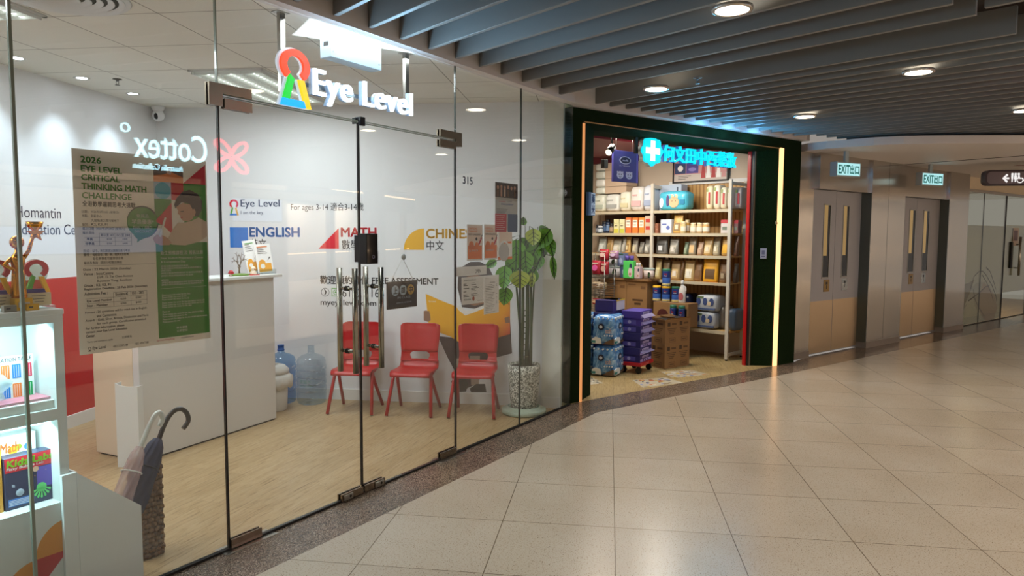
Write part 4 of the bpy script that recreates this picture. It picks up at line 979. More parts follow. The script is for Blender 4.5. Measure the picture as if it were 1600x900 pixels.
mb = MB(); mb.box(m_top, (0.0, 1.25), (0.062, 0.52), (0.83, 0.852), bev=0.003, seg=2); part('desk_top', mb, t)
mb = MB(); mb.box(m_cnt, (0.03, 1.22), (0.064, 0.09), (0.852, 1.194)); mb.box(m_cnt, (0.03, 1.22), (0.40, 0.42), (0.012, 0.828)); part('inner_panel', mb, t)
mb = MB(); mb.box(m_dark, (0.01, 1.24), (0.006, 0.44), (0, 0.012)); part('plinth', mb, t)
# white upright card stand leaning at the counter end
t = thing('card_stand', 'narrow white card stand with a curved top at the counter end', 'card stand', FC, FC.loc(flr(207, 727)), rot=-65)
m_card = M('white_card', 'd6d7d2', rough=0.5)
mb = MB(); mb.flat(m_card, [(-0.075, 0), (0.072, 0), (0.072, 0.545), (0.045, 0.542), (0.0, 0.541), (-0.04, 0.549), (-0.075, 0.566)], -0.04, -0.034); part('front_panel', mb, t)
mb = MB(); mb.box(m_card, (-0.075, -0.070), (-0.034, 0.03), (0, 0.56)); mb.box(m_card, (0.067, 0.072), (-0.034, 0.03), (0, 0.54)); part('side_panel', mb, t)
# ---- things on the counter top
CT = 1.218
t = thing('ornament_tree', 'small bare brown wire tree ornament on the counter', 'ornament', FC, (at(FC, 374, 428, .08)[0], 0.08, CT))
m_twig = M('twig_brown', '6e5a44', rough=0.8)
mb = MB(); random.seed(3)
def twig(p, d_, L, r_, lev):
    q = p+d_*L; mb.tube(m_twig, [p, p+d_*L*0.5+Vector((random.uniform(-1, 1), 0, random.uniform(-.5, 1)))*L*0.06, q], r_, n=7, rs=[r_, r_*0.85, r_*0.7])
    if lev > 0:
        for s in (-1, 1):
            a = R(random.uniform(25, 45))*s; nd = Vector((d_.x*math.cos(a)+d_.z*math.sin(a), d_.y+random.uniform(-.15, .15), -d_.x*math.sin(a)+d_.z*math.cos(a))).normalized()
            twig(q, nd, L*random.uniform(0.62, 0.78), r_*0.68, lev-1)
            if lev > 1 and random.random() < .5: twig(p+d_*L*.6, nd, L*.5, r_*.5, 0)
twig(Vector((0, 0, 0.01)), Vector((0.05, 0, 1)).normalized(), 0.062, 0.0075, 4); part('branches', mb, t)
mb = MB(); mb.lathe(M('moss_base', '6d8a44', rough=0.9), [(0, 0.0), (0.062, 0.0), (0.066, 0.006), (0.05, 0.014), (0.012, 0.018), (0, 0.018)], n=24, sx=1.4); part('base', mb, t)
mb = MB(); mb.lathe(M('mushroom_red', 'b0262a', rough=0.4), [(0, 0.02), (0.022, 0.02), (0.020, 0.035), (0.010, 0.047), (0, 0.05)], n=18); mb.cyl(M('mushroom_stem', 'd8c8b2', rough=0.7), (0, 0, 0), (0, 0, 0.022), 0.010, n=12)
single('toy_mushroom', 'tiny red domed toy left of the wire tree', 'toy', mb, FC, (at(FC, 361, 430, .04)[0], 0.04, CT))
t = thing('toy_figure', 'little white and orange toy figure between tree and leaflets', 'toy', FC, (at(FC, 396, 430, .03)[0], 0.03, CT))
mb = MB(); mb.lathe(M('toy_cream', 'e6d4bd', rough=0.5), [(0, 0), (0.022, 0.0), (0.026, 0.015), (0.020, 0.032), (0.014, 0.038), (0, 0.04)], n=18); part('body', mb, t)
mb = MB(); mb.ball(M('toy_cream', ''), (0, 0, 0.052), 0.019, n=16); mb.ball(M('toy_orange', 'd9772e', rough=0.5), (0, -0.014, 0.048), 0.008, n=10); part('head', mb, t)
mb = MB(); mb.box(M('toy_red_base', 'c2352c', rough=0.5), (-0.04, 0.045), (-0.025, 0.03), (0, 0.008), bev=0.003); part('base', mb, t)
for k, (x, y, tilt, lab) in enumerate(((at(FC, 388, 425, .17)[0], 0.17, 7, 'taller pale leaflet in the stand behind the toy figure'), (at(FC, 404, 425, .10)[0], 0.10, 9, 'front orange and white leaflet standing on the counter top'))):
    t = thing('leaflet_stand', lab, 'leaflet', FC, (x, y, CT), rot=-14, group='leaflets standing on the counter')
    w, h = (0.115, 0.275) if k == 0 else (0.145, 0.245)
    mb = MB(); mb.rect(m_lw, 0, w, 0.006, h, 0.0, 0.002); m_amb = M('leaflet_amber', 'eda63a', rough=.5); mb.rect(m_amb, w*.1, w*.9, h*.06, h*.34, -0.0008, 0); mb.disc(m_amb, w*.35, h*.36, w*.2, -0.001, 0)
    for q in range(4): mb.rect(m_pk, w*.15, w*(.5+.08*q), h*(.86-.06*q), h*(.872-.06*q), -0.0014, -0.0006)
    mb.rect(m_pt if k == 0 else m_por, w*.15, w*.8, h*.89, h*.92, -0.0014, -0.0006)
    mb.disc(m_pwh, w*.35, h*.25, w*.14, -0.0016, -0.0006); mb.flat(m_pk, [(w*.7, h*.42), (w*.85, h*.56), (w*.9, h*.53)], -0.0014, -.0006)
    o = part('sheet', mb, t); o.rotation_euler = (R(-tilt), R(-7 if k == 0 else -4), 0)
    mb = MB(); mb.box(glass_mat('clear_acrylic', 'e8eeee'), (-0.006, w+0.006), (-0.02, 0.05), (0, 0.004)); mb.box(glass_mat('clear_acrylic'), (-0.006, w+0.006), (-0.02, -0.017), (0.004, 0.04)); part('acrylic_stand', mb, t)

# ================================================================== lit display cabinet, left
CU1 = -0.682; CU0 = -1.75; CV0, CV1 = 0.055, 0.36
def cz(px, py, v=CV0): return at(FG, px, py, v)
m_cab = M('cabinet_white', 'd3d6d2', rough=0.4); m_cin = M('cabinet_inner_white', 'dfeeee', rough=0.45)
m_strip = emission('cabinet_led_strip', 'b8f4ff', 9.0)
zt = cz(101, 482)[1]; o1t = cz(97, 503)[1]; o1b = cz(97, 637)[1]; o2t = cz(99, 654)[1]; o2b = cz(101, 783)[1]
t = thing('display_cabinet', 'white display cabinet with lit shelves and coloured shapes on its drawer front', 'display cabinet', FG, (0, 0, 0))
mb = MB(); mb.box(m_cab, (CU1-0.035, CU1), (CV0, CV1), (0, zt-0.022)); mb.box(m_cab, (CU0, CU0+0.035), (CV0, CV1), (0, zt-0.022)); part('side_panel', mb, t)
mb = MB(); mb.box(m_cab, (CU0-0.004, CU1+0.004), (CV0-0.004, CV1), (zt-0.022, zt), bev=0.002, seg=1); part('top', mb, t)
mb = MB(); mb.box(m_cab, (CU0+0.035, CU1-0.035), (CV0, CV0+0.02), (o1t, zt-0.022)); part('fascia_panel', mb, t)
mb = MB(); mb.box(m_cin, (CU0+0.035, CU1-0.035), (CV1-0.015, CV1), (0.05, zt-0.022)); part('back_panel', mb, t)
mb = MB(); mb.box(m_cab, (CU0+0.035, CU1-0.035), (CV0, CV1-0.015), (o2t, o1b)); part('shelf', mb, t)
mb = MB(); mb.box(m_cab, (CU0+0.035, CU1-0.035), (CV0, CV1-0.015), (o2b-0.03, o2b)); part('shelf', mb, t)
mb = MB(); mb.box(m_cab, (CU0+0.035, CU1-0.035), (CV0, CV0+0.02), (0.0, o2b-0.03)); dr = part('drawer_front', mb, t)
mb = MB()
def PC(*pp_): return [at(FG, px, py, CV0) for px, py in pp_]
m_ora = M('shape_orange', 'd28a35', rough=0.4); m_sred = M('shape_red', 'b3202a', rough=0.4)
cx_, cz_ = at(FG, 108, 857, CV0); lx_, lz_ = at(FG, 56, 872, CV0); tz_ = at(FG, 108, 808, CV0)[1]; rr_w = cx_-lx_; rr_h = tz_-cz_
mb.flat(m_ora, [(cx_, cz_)]+[(cx_-rr_w*math.sin(R(a)), cz_+rr_h*math.cos(R(a))) for a in range(0, 91, 6)], CV0-0.001, CV0)
mb.flat(m_sred, [(lx_, cz_), (cx_, cz_), (lx_, cz_-rr_h)], CV0-0.001, CV0)
mb.flat(m_ora, [(lx_, cz_-rr_h)]+[(lx_-rr_w*math.sin(R(a)), cz_-rr_h+rr_h*math.cos(R(a))) for a in range(0, 91, 6)], CV0-0.001, CV0)
part('coloured_shapes', mb, dr)
mb = MB()
mb.box(m_strip, (CU0+0.06, CU1-0.05), (CV0+0.022, CV0+0.030), (o1t+0.004, o1t+0.012)); mb.box(m_strip, (CU0+0.06, CU1-0.05), (CV0+0.022, CV0+0.030), (o2t-0.010, o2t-0.002)); part('led_strip', mb, t)
for zc in (o1t-0.01, o2t-0.02):
    d_ = lamp('AREA', 'cabinet_light', FG.w((CU0+CU1)/2, CV0+0.045, zc), 6.0, (0.62, 0.95, 1.0), 0.95, sizey=0.03); d_.rotation_euler = (R(18), 0, R(FG.deg))
# ---- on top: figure trophy and keyhole awards
m_goldm = M('polished_gold', 'c8832a', rough=0.18, metal=1.0); m_gblk = M('gold_block', 'c79a2e', rough=0.35, metal=0.7)
def place(px, py, v): u, z = at(FG, px, py, v); return u
gu = place(31, 478, 0.13)
t = thing('trophy', 'gold statuette trophy of a figure raising a star cup, on the cabinet', 'trophy', FG, (gu, 0.13, zt))
k_ = (at(FG, 30, 378, 0.13)[1]-zt)/0.245
mb = MB()
S_ = lambda p: tuple(c*k_ for c in p)
mb.lathe(m_goldm, [(0, 0.045*k_), (0.024*k_, 0.045*k_), (0.024*k_, 0.06*k_), (0.019*k_, 0.10*k_), (0.016*k_, 0.135*k_), (0.021*k_, 0.165*k_), (0.024*k_, 0.185*k_), (0.015*k_, 0.20*k_), (0.008*k_, 0.21*k_), (0.008*k_, 0.222*k_), (0, 0.222*k_)], n=20)
for q in range(7): a = q*0.9; mb.tube(m_goldm, [S_((0.022*math.cos(a), 0.022*math.sin(a), 0.05)), S_((0.017*math.cos(a), 0.017*math.sin(a), 0.11)), S_((0.014*math.cos(a), 0.014*math.sin(a), 0.15))], 0.0045*k_, n=6)
mb.ball(m_goldm, S_((0, 0, 0.244)), 0.023*k_, (1, 1, 1.05), n=18)
mb.tube(m_goldm, [S_((0.019, 0, 0.187)), S_((0.038, 0, 0.215)), S_((0.052, 0, 0.265))], 0.008*k_, n=10, rs=[0.008*k_, 0.007*k_, 0.006*k_])
mb.tube(m_goldm, [S_((-0.019, 0, 0.187)), S_((-0.045, -0.004, 0.163)), S_((-0.022, -0.018, 0.148))], 0.008*k_, n=10, rs=[0.008*k_, 0.007*k_, 0.006*k_]); part('figure', mb, t)
mb = MB(); mb.lathe(m_goldm, [(0, 0), (0.016*k_, 0.0), (0.014*k_, 0.008*k_), (0.006*k_, 0.018*k_), (0.008*k_, 0.024*k_), (0.022*k_, 0.036*k_), (0.028*k_, 0.056*k_), (0.024*k_, 0.056*k_), (0, 0.034*k_)], c=S_((0.060, 0, 0.262)), n=16)
st = [(0.060*k_+(0.030 if q % 2 == 0 else 0.013)*k_*math.sin(q*math.pi/5), 0.275*k_+(0.030 if q % 2 == 0 else 0.013)*k_*math.cos(q*math.pi/5)) for q in range(10)]
mb.flat(m_goldm, st, -0.010*k_, -0.002*k_); part('star_cup', mb, t)
mb = MB(); mb.box(m_gblk, (-0.026*k_, 0.030*k_), (-0.03*k_, 0.03*k_), (0, 0.045*k_), bev=0.002); mb.box(m_satin, (-0.016*k_, 0.02*k_), (-0.0315*k_, -0.03*k_), (0.012*k_, 0.030*k_)); part('base', mb, t)
m_acr = glass_mat('award_acrylic', 'd5dad2'); m_plq = M('award_plaque', 'b9a988', rough=0.35)
m_ar = M('award_red', 'b01c35', rough=0.35); m_ag = M('award_green', '4a9a36', rough=0.35); m_ab = M('award_navy', '2c2f74', rough=0.35); m_ay = M('award_yellow', 'dba21f', rough=0.35)
for (pl, pr, lab) in ((38, 79, 'keyhole shaped award right of the gold statuette'), (-23, 18, 'keyhole shaped award cut by the left picture edge')):
    u0, _ = at(FG, pl, 475, 0.15); u1, _ = at(FG, pr, 475, 0.15); _, zt_ = at(FG, (pl+pr)/2, 404, 0.15)
    w = (u1-u0); h = zt_-zt
    t = thing('award', lab, 'award', FG, ((u0+u1)/2, 0.15, zt), group='keyhole awards')
    mb = MB(); keyhole(mb, 0.0, h*0.32, h*0.66, -0.006, 0.006, (m_ar, m_ag, m_ab, m_ay), wx=1.18); part('keyhole_emblem', mb, t)
    mb = MB(); mb.flat(m_acr, [(w*0.5*math.cos(R(a))*0.95, h*0.72+h*0.27*math.sin(R(a))) for a in range(-40, 221, 12)]+[(-w*0.5, h*0.04), (w*0.5, h*0.04)], 0.007, 0.016); part('clear_plate', mb, t)
    mb = MB(); mb.rect(m_plq, -w*0.46, w*0.5, h*0.06, h*0.31, -0.008, 0.006)
    for q in range(3): mb.rect(m_ink, -w*(.25-.05*q), w*(.28-.04*q), h*(.25-.06*q), h*(.262-.06*q), -0.009, -0.0078)
    part('plaque', mb, t)
    mb = MB(); mb.box(glass_mat('clear_acrylic'), (-w*.52, w*.6), (-0.02, 0.03), (0, h*0.05)); part('foot', mb, t)
bu0 = place(48, 478, 0.09)
for (px, v, lab, m_) in ((49.5, 0.085, 'small gold block in front of the right award', m_gblk), (14, 0.085, 'small grey block between the award and the statuette', M('grey_block', '7d7a70', rough=.5))):
    mb = MB(); u = place(px, 478, v); mb.box(m_, (-0.022, 0.022), (-0.012, 0.012), (0, 0.026), bev=0.002)
    mb.rect(m_ink, -0.014, 0.0, 0.011, 0.017, -0.0126, -0.0118); single('award_block', lab, 'award block', mb, FG, (u, v, zt))
# ---- upper shelf
bz = o1b
u0, _ = at(FG, -40, 600, 0.20); u1, z1 = at(FG, 50, 552, 0.20)
t = thing('times_table_board', 'multiplication table card with coloured columns in the upper lit shelf', 'learning card', FG, (u0, 0.19, bz))
w = u1-u0; h = z1-bz
mb = MB(); mb.box(M('card_white', 'e2ece8', rough=.5), (0, w), (0, 0.012), (0, h), bev=0.002, seg=1); part('card', mb, t)
mb = MB(); mb.text(m_navy, 'MULTIPLICATION TABLE', w*.02, h*.90, w=w*.94, h=h*.07, y=-0.0008, bold=.008, res=2)
cols = [M('tt_'+c_, c_, rough=.5) for c_ in ('e8823c', '18a05a', 'e8823c', '1f7fd0', 'd83a5a', '1f7fd0')]
for r_ in range(2):
    for q in range(5):
        x = w*(.03+q*.195); m_ = cols[(q+r_*3) % 6]; mb.rect(m_, x, x+w*.15, h*(.58-.36*r_), h*(.84-.36*r_), -0.0012, 0)
        for s in range(3): mb.rect(m_lw, x+w*(.03+.04*s), x+w*(.035+.04*s), h*(.6-.36*r_), h*(.82-.36*r_), -0.0018, 0)
part('print', mb, t)
m_bkw = M('white_book', 'dfe3e2', rough=.45)
def bookflat(lab, u, v, z, w, d_, h, m_, rot=0, page=True):
    t = thing('book', lab, 'book', FG, (u, v, z), rot=rot, group='books lying in the upper lit shelf')
    mb = MB(); mb.box(m_, (0, w), (0, d_), (0, 0.003)); mb.box(m_, (0, w), (0, d_), (h-0.003, h)); mb.box(m_, (0, w), (d_-0.003, d_), (0, h)); part('cover', mb, t)
    mb = MB(); mb.box(M('page_block', 'd9dad2', rough=.7), (0.003, w-0.003), (0.003, d_-0.004), (0.003, h-0.003)); part('pages', mb, t)
uR, _ = at(FG, 91, 625, 0.09)
bookflat('thick white boxed book lowest on the upper shelf', uR-0.42, 0.075, bz, 0.42, 0.20, 0.034, m_bkw)
bookflat('thin pink book on top at the right of the book pile', uR-0.24, 0.095, bz+0.034, 0.22, 0.17, 0.010, M('pink_book', 'd98a9a', rough=.45), rot=2)
bookflat('green thin book in the pile, under the blue one', uR-0.50, 0.085, bz+0.034, 0.25, 0.15, 0.009, M('green_book', '1f9a76', rough=.45))
bookflat('blue thin book in the pile, over the green one', uR-0.505, 0.09, bz+0.043, 0.245, 0.15, 0.010, M('blue_book', '2b6fc0', rough=.45), rot=1)
# crumpled clear bag
b_ = bmesh.new(); bmesh.ops.create_icosphere(b_, subdivisions=4, radius=1.0)
random.seed(11)
for v_ in b_.verts:
    s = 1+0.16*math.sin(v_.co.x*7+v_.co.z*5)+0.12*math.sin(v_.co.y*9+v_.co.x*4)+random.uniform(-.05, .05); v_.co = Vector((v_.co.x*0.105*s, v_.co.y*0.05*s, max(-0.05, v_.co.z*0.06*s)+0.05))
mb = MB(); mb.merge(b_, M('clear_film', 'dfeeee', rough=0.15, alpha=0.45), True); b_.free()
single('plastic_bag', 'crumpled clear plastic bag on the upper lit shelf', 'plastic bag', mb, FG, (uR-0.27, 0.14, bz+0.054))
mb = MB(); mb.box(M('pale_pink_pencil', 'd88a78', rough=.5), (-0.09, 0.06), (-0.006, 0.006), (0, 0.006), bev=0.001, seg=1); single('pencil', 'pale red pencil lying before the crumpled bag', 'pencil', mb, FG, (uR-0.30, 0.082, bz+0.0535), rot=6)
# ---- lower shelf: toy boxes
def toybox(lab, px0, px1, pyt, v, main, top, words, wcol, fn):
    u0, _ = at(FG, px0, 780, v); u1, _ = at(FG, px1, 780, v); _, z1 = at(FG, px1, pyt, v); w = u1-u0; h = z1-o2b
    t = thing('toy_box', lab, 'toy box', FG, (u0, v, o2b), group='boxed toys in the lower lit shelf')
    mb = MB(); mb.box(main, (0, w), (0, 0.06), (0, h), bev=0.001, seg=1); part('carton', mb, t)
    mb = MB(); mb.rect(top, 0.002, w-0.002, h*.72, h-.002, -0.0006, 0.0)
    fn(mb, w, h)
    for (s, x, z, ww, hh, c_, bo_) in words: mb.text(c_, s, w*x, h*z, w=w*ww, h=h*hh, y=-0.0016, bold=bo_, res=2, shear=.1)
    part('print', mb, t)
m_kr = M('toy_box_red', 'cf2335', rough=.35); m_kd = M('toy_box_dark', '2b3350', rough=.35); m_kg = M('toy_lime', '8fd02e', rough=.4); m_kw = M('toy_white', 'f0f0ee', rough=.4); m_kgr = M('toy_green', '5ec06a', rough=.4); m_kbl = M('toy_blue', '3a78c4', rough=.4); m_ksil = M('toy_silver', 'a9b4c4', rough=.4); m_kyel = M('toy_yellow', 'f0c22c', rough=.4); m_kpu = M('toy_purple', '5c4aa0', rough=.4)
def art(mb, w, h):
    mb.rect(m_kbl, w*.05, w*.55, h*.06, h*.20, -0.001, 0); mb.rect(m_kpu, w*.62, w*.98, h*.3, h*.70, -0.0008, 0)
    mb.ball(m_ksil, (w*.28, 0.004, h*.30), w*.11, (1, .3, 1)); mb.ball(m_ksil, (w*.16, 0.004, h*.45), w*.08, (1, .3, 1.4), M4=Matrix.Rotation(R(-35), 4, 'Y')); mb.ball(m_kr, (w*.42, .004, h*.34), w*.05, (1, .3, 1))
    mb.ball(m_por, (w*.58, .004, h*.55), w*.09, (1, .25, 1.5)); mb.disc(m_psk, w*.60, h*.68, w*.06, -.0012, 0); mb.ball(m_kyel, (w*.80, .004, h*.62), w*.09, (1, .3, .7))
    for q in range(7):
        a = R(200+q*23); mb.flat(m_kgr, [(w*.70, h*.30), (w*.70+w*.19*math.cos(a-.12), h*.30+h*.20*math.sin(a-.12)), (w*.70+w*.2*math.cos(a), h*.30+h*.22*math.sin(a)), (w*.70+w*.19*math.cos(a+.12), h*.30+h*.20*math.sin(a+.12))], -0.0014, 0)
    mb.disc(m_kgr, w*.70, h*.30, w*.10, -.0014, 0)
    for q in range(4): mb.rect(m_kw, w*.06, w*.5, h*(.08+.028*q), h*(.09+.028*q), -.0014, 0)
toybox('red topped science kit box with lime lettering in the lower lit shelf', 8.5, 89, 699, 0.125, m_kd, m_kr, (('Kidz Labs', .05, .82, .90, .13, m_kg, .035), ('Fizzy Bubble Lab', .04, .745, .72, .065, m_kw, .02)), m_kg, art)
def art2(mb, w, h):
    mb.disc(m_kbl, w*.86, h*.80, w*.06, -.001, 0); mb.disc(m_kyel, w*.62, h*.78, w*.08, -.001, 0); mb.disc(m_kg, w*.72, h*.82, w*.05, -.0014, 0)
toybox('white puzzle box with blue and yellow letters, behind the red kit', -40, 60, 672, 0.205, M('toy_box_pale', 'd8dcda', rough=.4), M('toy_box_pale2', 'e0e2da', rough=.4), (('Math', .42, .76, .30, .14, m_por, .035),), m_kbl, art2)
def art3(mb, w, h):
    for q in range(6): mb.disc((m_kr, m_kyel, m_kbl, m_por, m_kg, m_kpu)[q], w*(.2+.12*q), h*(.2+.08*(q % 3)), w*.08, -.001, 0)
toybox('yellow toy box cut by the left picture edge in the lower shelf', -60, 5, 703, 0.13, M('toy_box_amber', 'd99a3a', rough=.4), m_kyel, (), m_kr, art3)

# ================================================================== umbrella stand, basket, umbrellas
u0, _ = at(FG, 122, 800, 0.035); u1, _ = at(FG, 221, 800, 0.035)
_, za = at(FG, 122, 738, 0.035); _, zb = at(FG, 220, 790, 0.035)
m_stand = M('stand_white_board', 'e4e9e8', rough=.35)
t = thing('umbrella_stand', 'white boxy umbrella stand with a sloping top just inside the glass', 'umbrella stand', FG, (0, 0, 0))
mb = MB(); mb.flat(m_stand, [(u0, 0), (u1, 0), (u1, zb), (u0, za)], 0.035, 0.045); part('front_panel', mb, t)
mb = MB(); mb.box(m_stand, (u0-0.055, u0), (0.035, 0.055), (0, za+0.002), bev=0.003); mb.box(m_stand, (u0, u0+0.008), (0.046, 0.18), (0, za)); part('side_panel', mb, t)
mb = MB(); mb.flat(m_stand, [(u0+.01, 0), (u1, 0), (u1, zb), (u0+.01, za)], 0.175, 0.182); part('back_panel', mb, t)
mb = MB(); mb.box(m_stand, (u0+.009, u1), (0.046, 0.174), (0, 0.01)); part('bottom', mb, t)
bu_c, _ = at(FG, 231, 800, 0.27)
m_wic = M('brown_wicker', '6a4a2c', rough=.8)
t, n, l, b = nt(m_wic); tc = n.new('ShaderNodeTexCoord'); no = tex(m_wic, 'ShaderNodeTexNoise', tc.outputs['Object'], Scale=90.0, Detail=3.0)
r1 = ramp_col(m_wic, no.outputs['Fac'], [(.35, '4b331d'), (.6, '7b5836'), (.8, '94714a')]); l.new(r1.outputs['Color'], b.inputs['Base Color'])
t = thing('wicker_basket', 'tall brown woven basket standing behind the umbrella stand', 'basket', FG, (bu_c, 0.285, 0))
mb = MB(); BW = 0.052; BH = 0.475
for lev in range(19):
    z_ = 0.014+lev*0.0245; pts = []
    for q in range(49):
        a = 2*math.pi*q/48; s = 1/max(abs(math.cos(a)), abs(math.sin(a)))**0.75
        w_ = (BW+0.006*math.sin(q*math.pi/2+lev*math.pi/1.0+0.8))*s; pts.append((w_*math.cos(a), w_*math.sin(a), z_))
    mb.tube(m_wic, pts, 0.0135, n=6)
part('weave', mb, t)
mb = MB()
for q in range(12):
    a = 2*math.pi*(q+.5)/12; s = 1/max(abs(math.cos(a)), abs(math.sin(a)))**0.75; mb.cyl(m_wic, (BW*s*math.cos(a), BW*s*math.sin(a), 0.0), (BW*s*math.cos(a), BW*s*math.sin(a), BH), 0.008, n=6)
part('stake', mb, t)
mb = MB(); mb.box(m_wic, (-BW, BW), (-BW, BW), (0.002, 0.012)); part('base', mb, t)
def P3(px, py, v): u, z = at(FG, px, py, v); return Vector((u, v, z))
def umbrella(lab, hook, shaft, canopy, m_h, m_c, wid, m_rib):
    t = thing('umbrella', lab, 'umbrella', FG, (0, 0, 0), group='folded umbrellas in the stand')
    pts = [P3(*p) for p in hook]; fine = []
    for k in range(len(pts)-1):
        p0, p1, p2, p3 = pts[max(k-1, 0)], pts[k], pts[k+1], pts[min(k+2, len(pts)-1)]
        for q in range(5):
            s = q/5; fine.append(0.5*((2*p1)+(p2-p0)*s+(2*p0-5*p1+4*p2-p3)*s*s+(3*p1-p0-3*p2+p3)*s**3))
    fine.append(pts[-1]); mb = MB(); mb.tube(m_h, fine, 0.0115, n=12); part('handle', mb, t)
    a, b2 = P3(*canopy[0]), P3(*canopy[1]); d_ = (b2-a); mb = MB(); N2 = 26; secs = []
    ax = d_.normalized(); e1 = ax.orthogonal().normalized(); e2 = ax.cross(e1)
    for k in range(12):
        s = k/11; rr2 = wid*(0.45+1.1*s-0.75*s*s) if k else wid*.3
        secs.append([tuple(a+d_*s+(e1*math.cos(2*math.pi*q/N2+s*1.2)+e2*math.sin(2*math.pi*q/N2+s*1.2))*rr2*(1+0.16*math.sin(q*2*math.pi*8/N2))) for q in range(N2)])
    loft(mb, m_c, secs); part('canopy', mb, t)
    mb = MB(); mb.cyl(m_rib, fine[0], a+d_*0.2, 0.005, n=10); mb.cyl(m_rib, a+d_*.9, b2+d_*.12, 0.004, 0.002, n=8); part('shaft', mb, t)
    e0 = a+d_*.42; mb = MB(); rr3 = wid*.98; mb.tube(m_h, [tuple(e0+(e1*math.cos(2*math.pi*q/16)+e2*math.sin(2*math.pi*q/16))*rr3) for q in range(17)], 0.003, n=6); part('strap', mb, t)
m_nav = M('navy_umbrella_cloth', '0d1536', rough=.6); m_blkh = M('black_handle', '07080c', rough=.3); m_whh = M('white_handle', 'd5d8d0', rough=.35); m_clr = M('clear_umbrella_film', 'd9b8b4', rough=.12, alpha=.42)
umbrella('navy folded umbrella with a black hooked handle', [(247, 690, .19), (255, 668, .19), (263, 652, .19), (272, 642, .19), (283, 639, .19), (292, 646, .19), (294, 658, .19), (286, 670, .19)], None, [(247, 686, .19), (203, 800, .11)], m_blkh, m_nav, 0.058, m_blkh)
umbrella('clear folded umbrella with a white hooked handle', [(219, 700, .15), (227, 680, .15), (236, 660, .15), (243, 648, .15), (250, 645, .15), (254, 654, .15), (249, 666, .15)], None, [(219, 698, .15), (186, 795, .09)], m_whh, m_clr, 0.044, m_whh)

# ================================================================== potted plant
ctr = FW.w(0.745, -0.255); lc = FG.loc(ctr)
t = thing('potted_plant', 'tall leafy plant in a speckled stone pot behind the right glass', 'potted plant', FW, (0.745, -0.255, 0.0))
m_terr = M('terrazzo_pot', '9a9a90', rough=.6); tn, n, l, b = nt(m_terr); tc = n.new('ShaderNodeTexCoord'); vo = tex(m_terr, 'ShaderNodeTexVoronoi', tc.outputs['Object'], Scale=115.0); se = n.new('ShaderNodeSeparateColor'); l.new(vo.outputs['Color'], se.inputs[0])
r1 = ramp_col(m_terr, se.outputs[0], [(.0, '3c3d36'), (.3, '6c6d63'), (.55, '9c9c90'), (.8, 'c4c3b6'), (1., 'dcdacd')]); l.new(r1.outputs['Color'], b.inputs['Base Color'])
m_tray = M('celadon_tray', 'a3ae9a', rough=.25); m_stem = M('plant_stem', '4d5638', rough=.7); m_leaf = M('plant_leaf', '578a26', rough=.3); m_leafd = M('leaf_rib', '1f2c14', rough=.6); m_soil = M('pot_soil', '2b231b', rough=.95); m_leafy = M('leaf_yellowing_and_reflection', '9aa83a', rough=.4)
mb = MB(); mb.lathe(m_tray, [(0, 0), (0.185, 0), (0.195, 0.008), (0.195, 0.036), (0.185, 0.042), (0.148, 0.043), (0.146, 0.062), (0.136, 0.064), (0.132, 0.046), (0, 0.046)], n=44); part('tray', mb, t)
mb = MB(); mb.lathe(m_terr, [(0, 0.05), (0.108, 0.05), (0.114, 0.058), (0.128, 0.20), (0.140, 0.36), (0.143, 0.43), (0.134, 0.432), (0.128, 0.41), (0, 0.40)], n=40); part('pot', mb, t)
mb = MB(); mb.lathe(m_soil, [(0, 0.412), (0.129, 0.410)], n=24); part('soil', mb, t)
mb = MB(); random.seed(5)
for (px0, px1, pyt, r_) in ((815, 817, 440, .017), (822, 824, 445, .020), (829, 829, 442, .013), (819, 806, 432, .011), (826, 835, 425, .009), (812, 813, 505, .009)):
    a = at(FW, px0, 560, -0.255); c_ = at(FW, px1, pyt, -0.255); dy = random.uniform(-.03, .03)
    mb.tube(m_stem, [(a[0]-.745, dy, 0.40), ((a[0]+c_[0])/2-.745+random.uniform(-.006, .006), dy*1.3, (0.40+c_[1])/2), (c_[0]-.745, dy*.8, c_[1])], r_, n=9, rs=[r_, r_*.92, r_*.75])
for q in range(9): z_ = 0.5+q*.05; mb.lathe(m_stem, [(0.020, -0.003), (0.0235, 0), (0.020, 0.003)], c=(at(FW, 823, 500, -.255)[0]-.745, 0.0, z_), n=12)
part('stems', mb, t)
LV = [((800, 371), (783, 380), 12, -.30), ((806, 374), (806, 422), 15, -.33), ((833, 357), (834, 384), 11, -.36), ((860, 358), (836, 390), 12, -.36), ((857, 371), (865, 401), 8, -.34), ((863, 400), (867, 436), 5, -.30),
      ((789, 415), (787, 452), 12, -.36), ((791, 448), (786, 478), 11, -.34), ((776, 407), (758, 418), 6, -.30), ((803, 398), (800, 430), 11, -.28), ((820, 392), (822, 428), 12, -.36), ((838, 384), (828, 412), 11, -.32), ((812, 422), (812, 452), 14, -.38),
      ((836, 420), (824, 446), 10, -.33), ((846, 398), (836, 424), 8, -.30), ((832, 425), (831, 450), 5, -.36), ((818, 352), (818, 339), 5, -.30), ((825, 372), (812, 396), 11, -.24), ((846, 374), (850, 402), 9, -.24), ((794, 384), (776, 392), 8, -.25), ((815, 402), (798, 420), 9, -.22), ((842, 362), (856, 356), 7, -.22)]
mb = MB(); rb = MB()
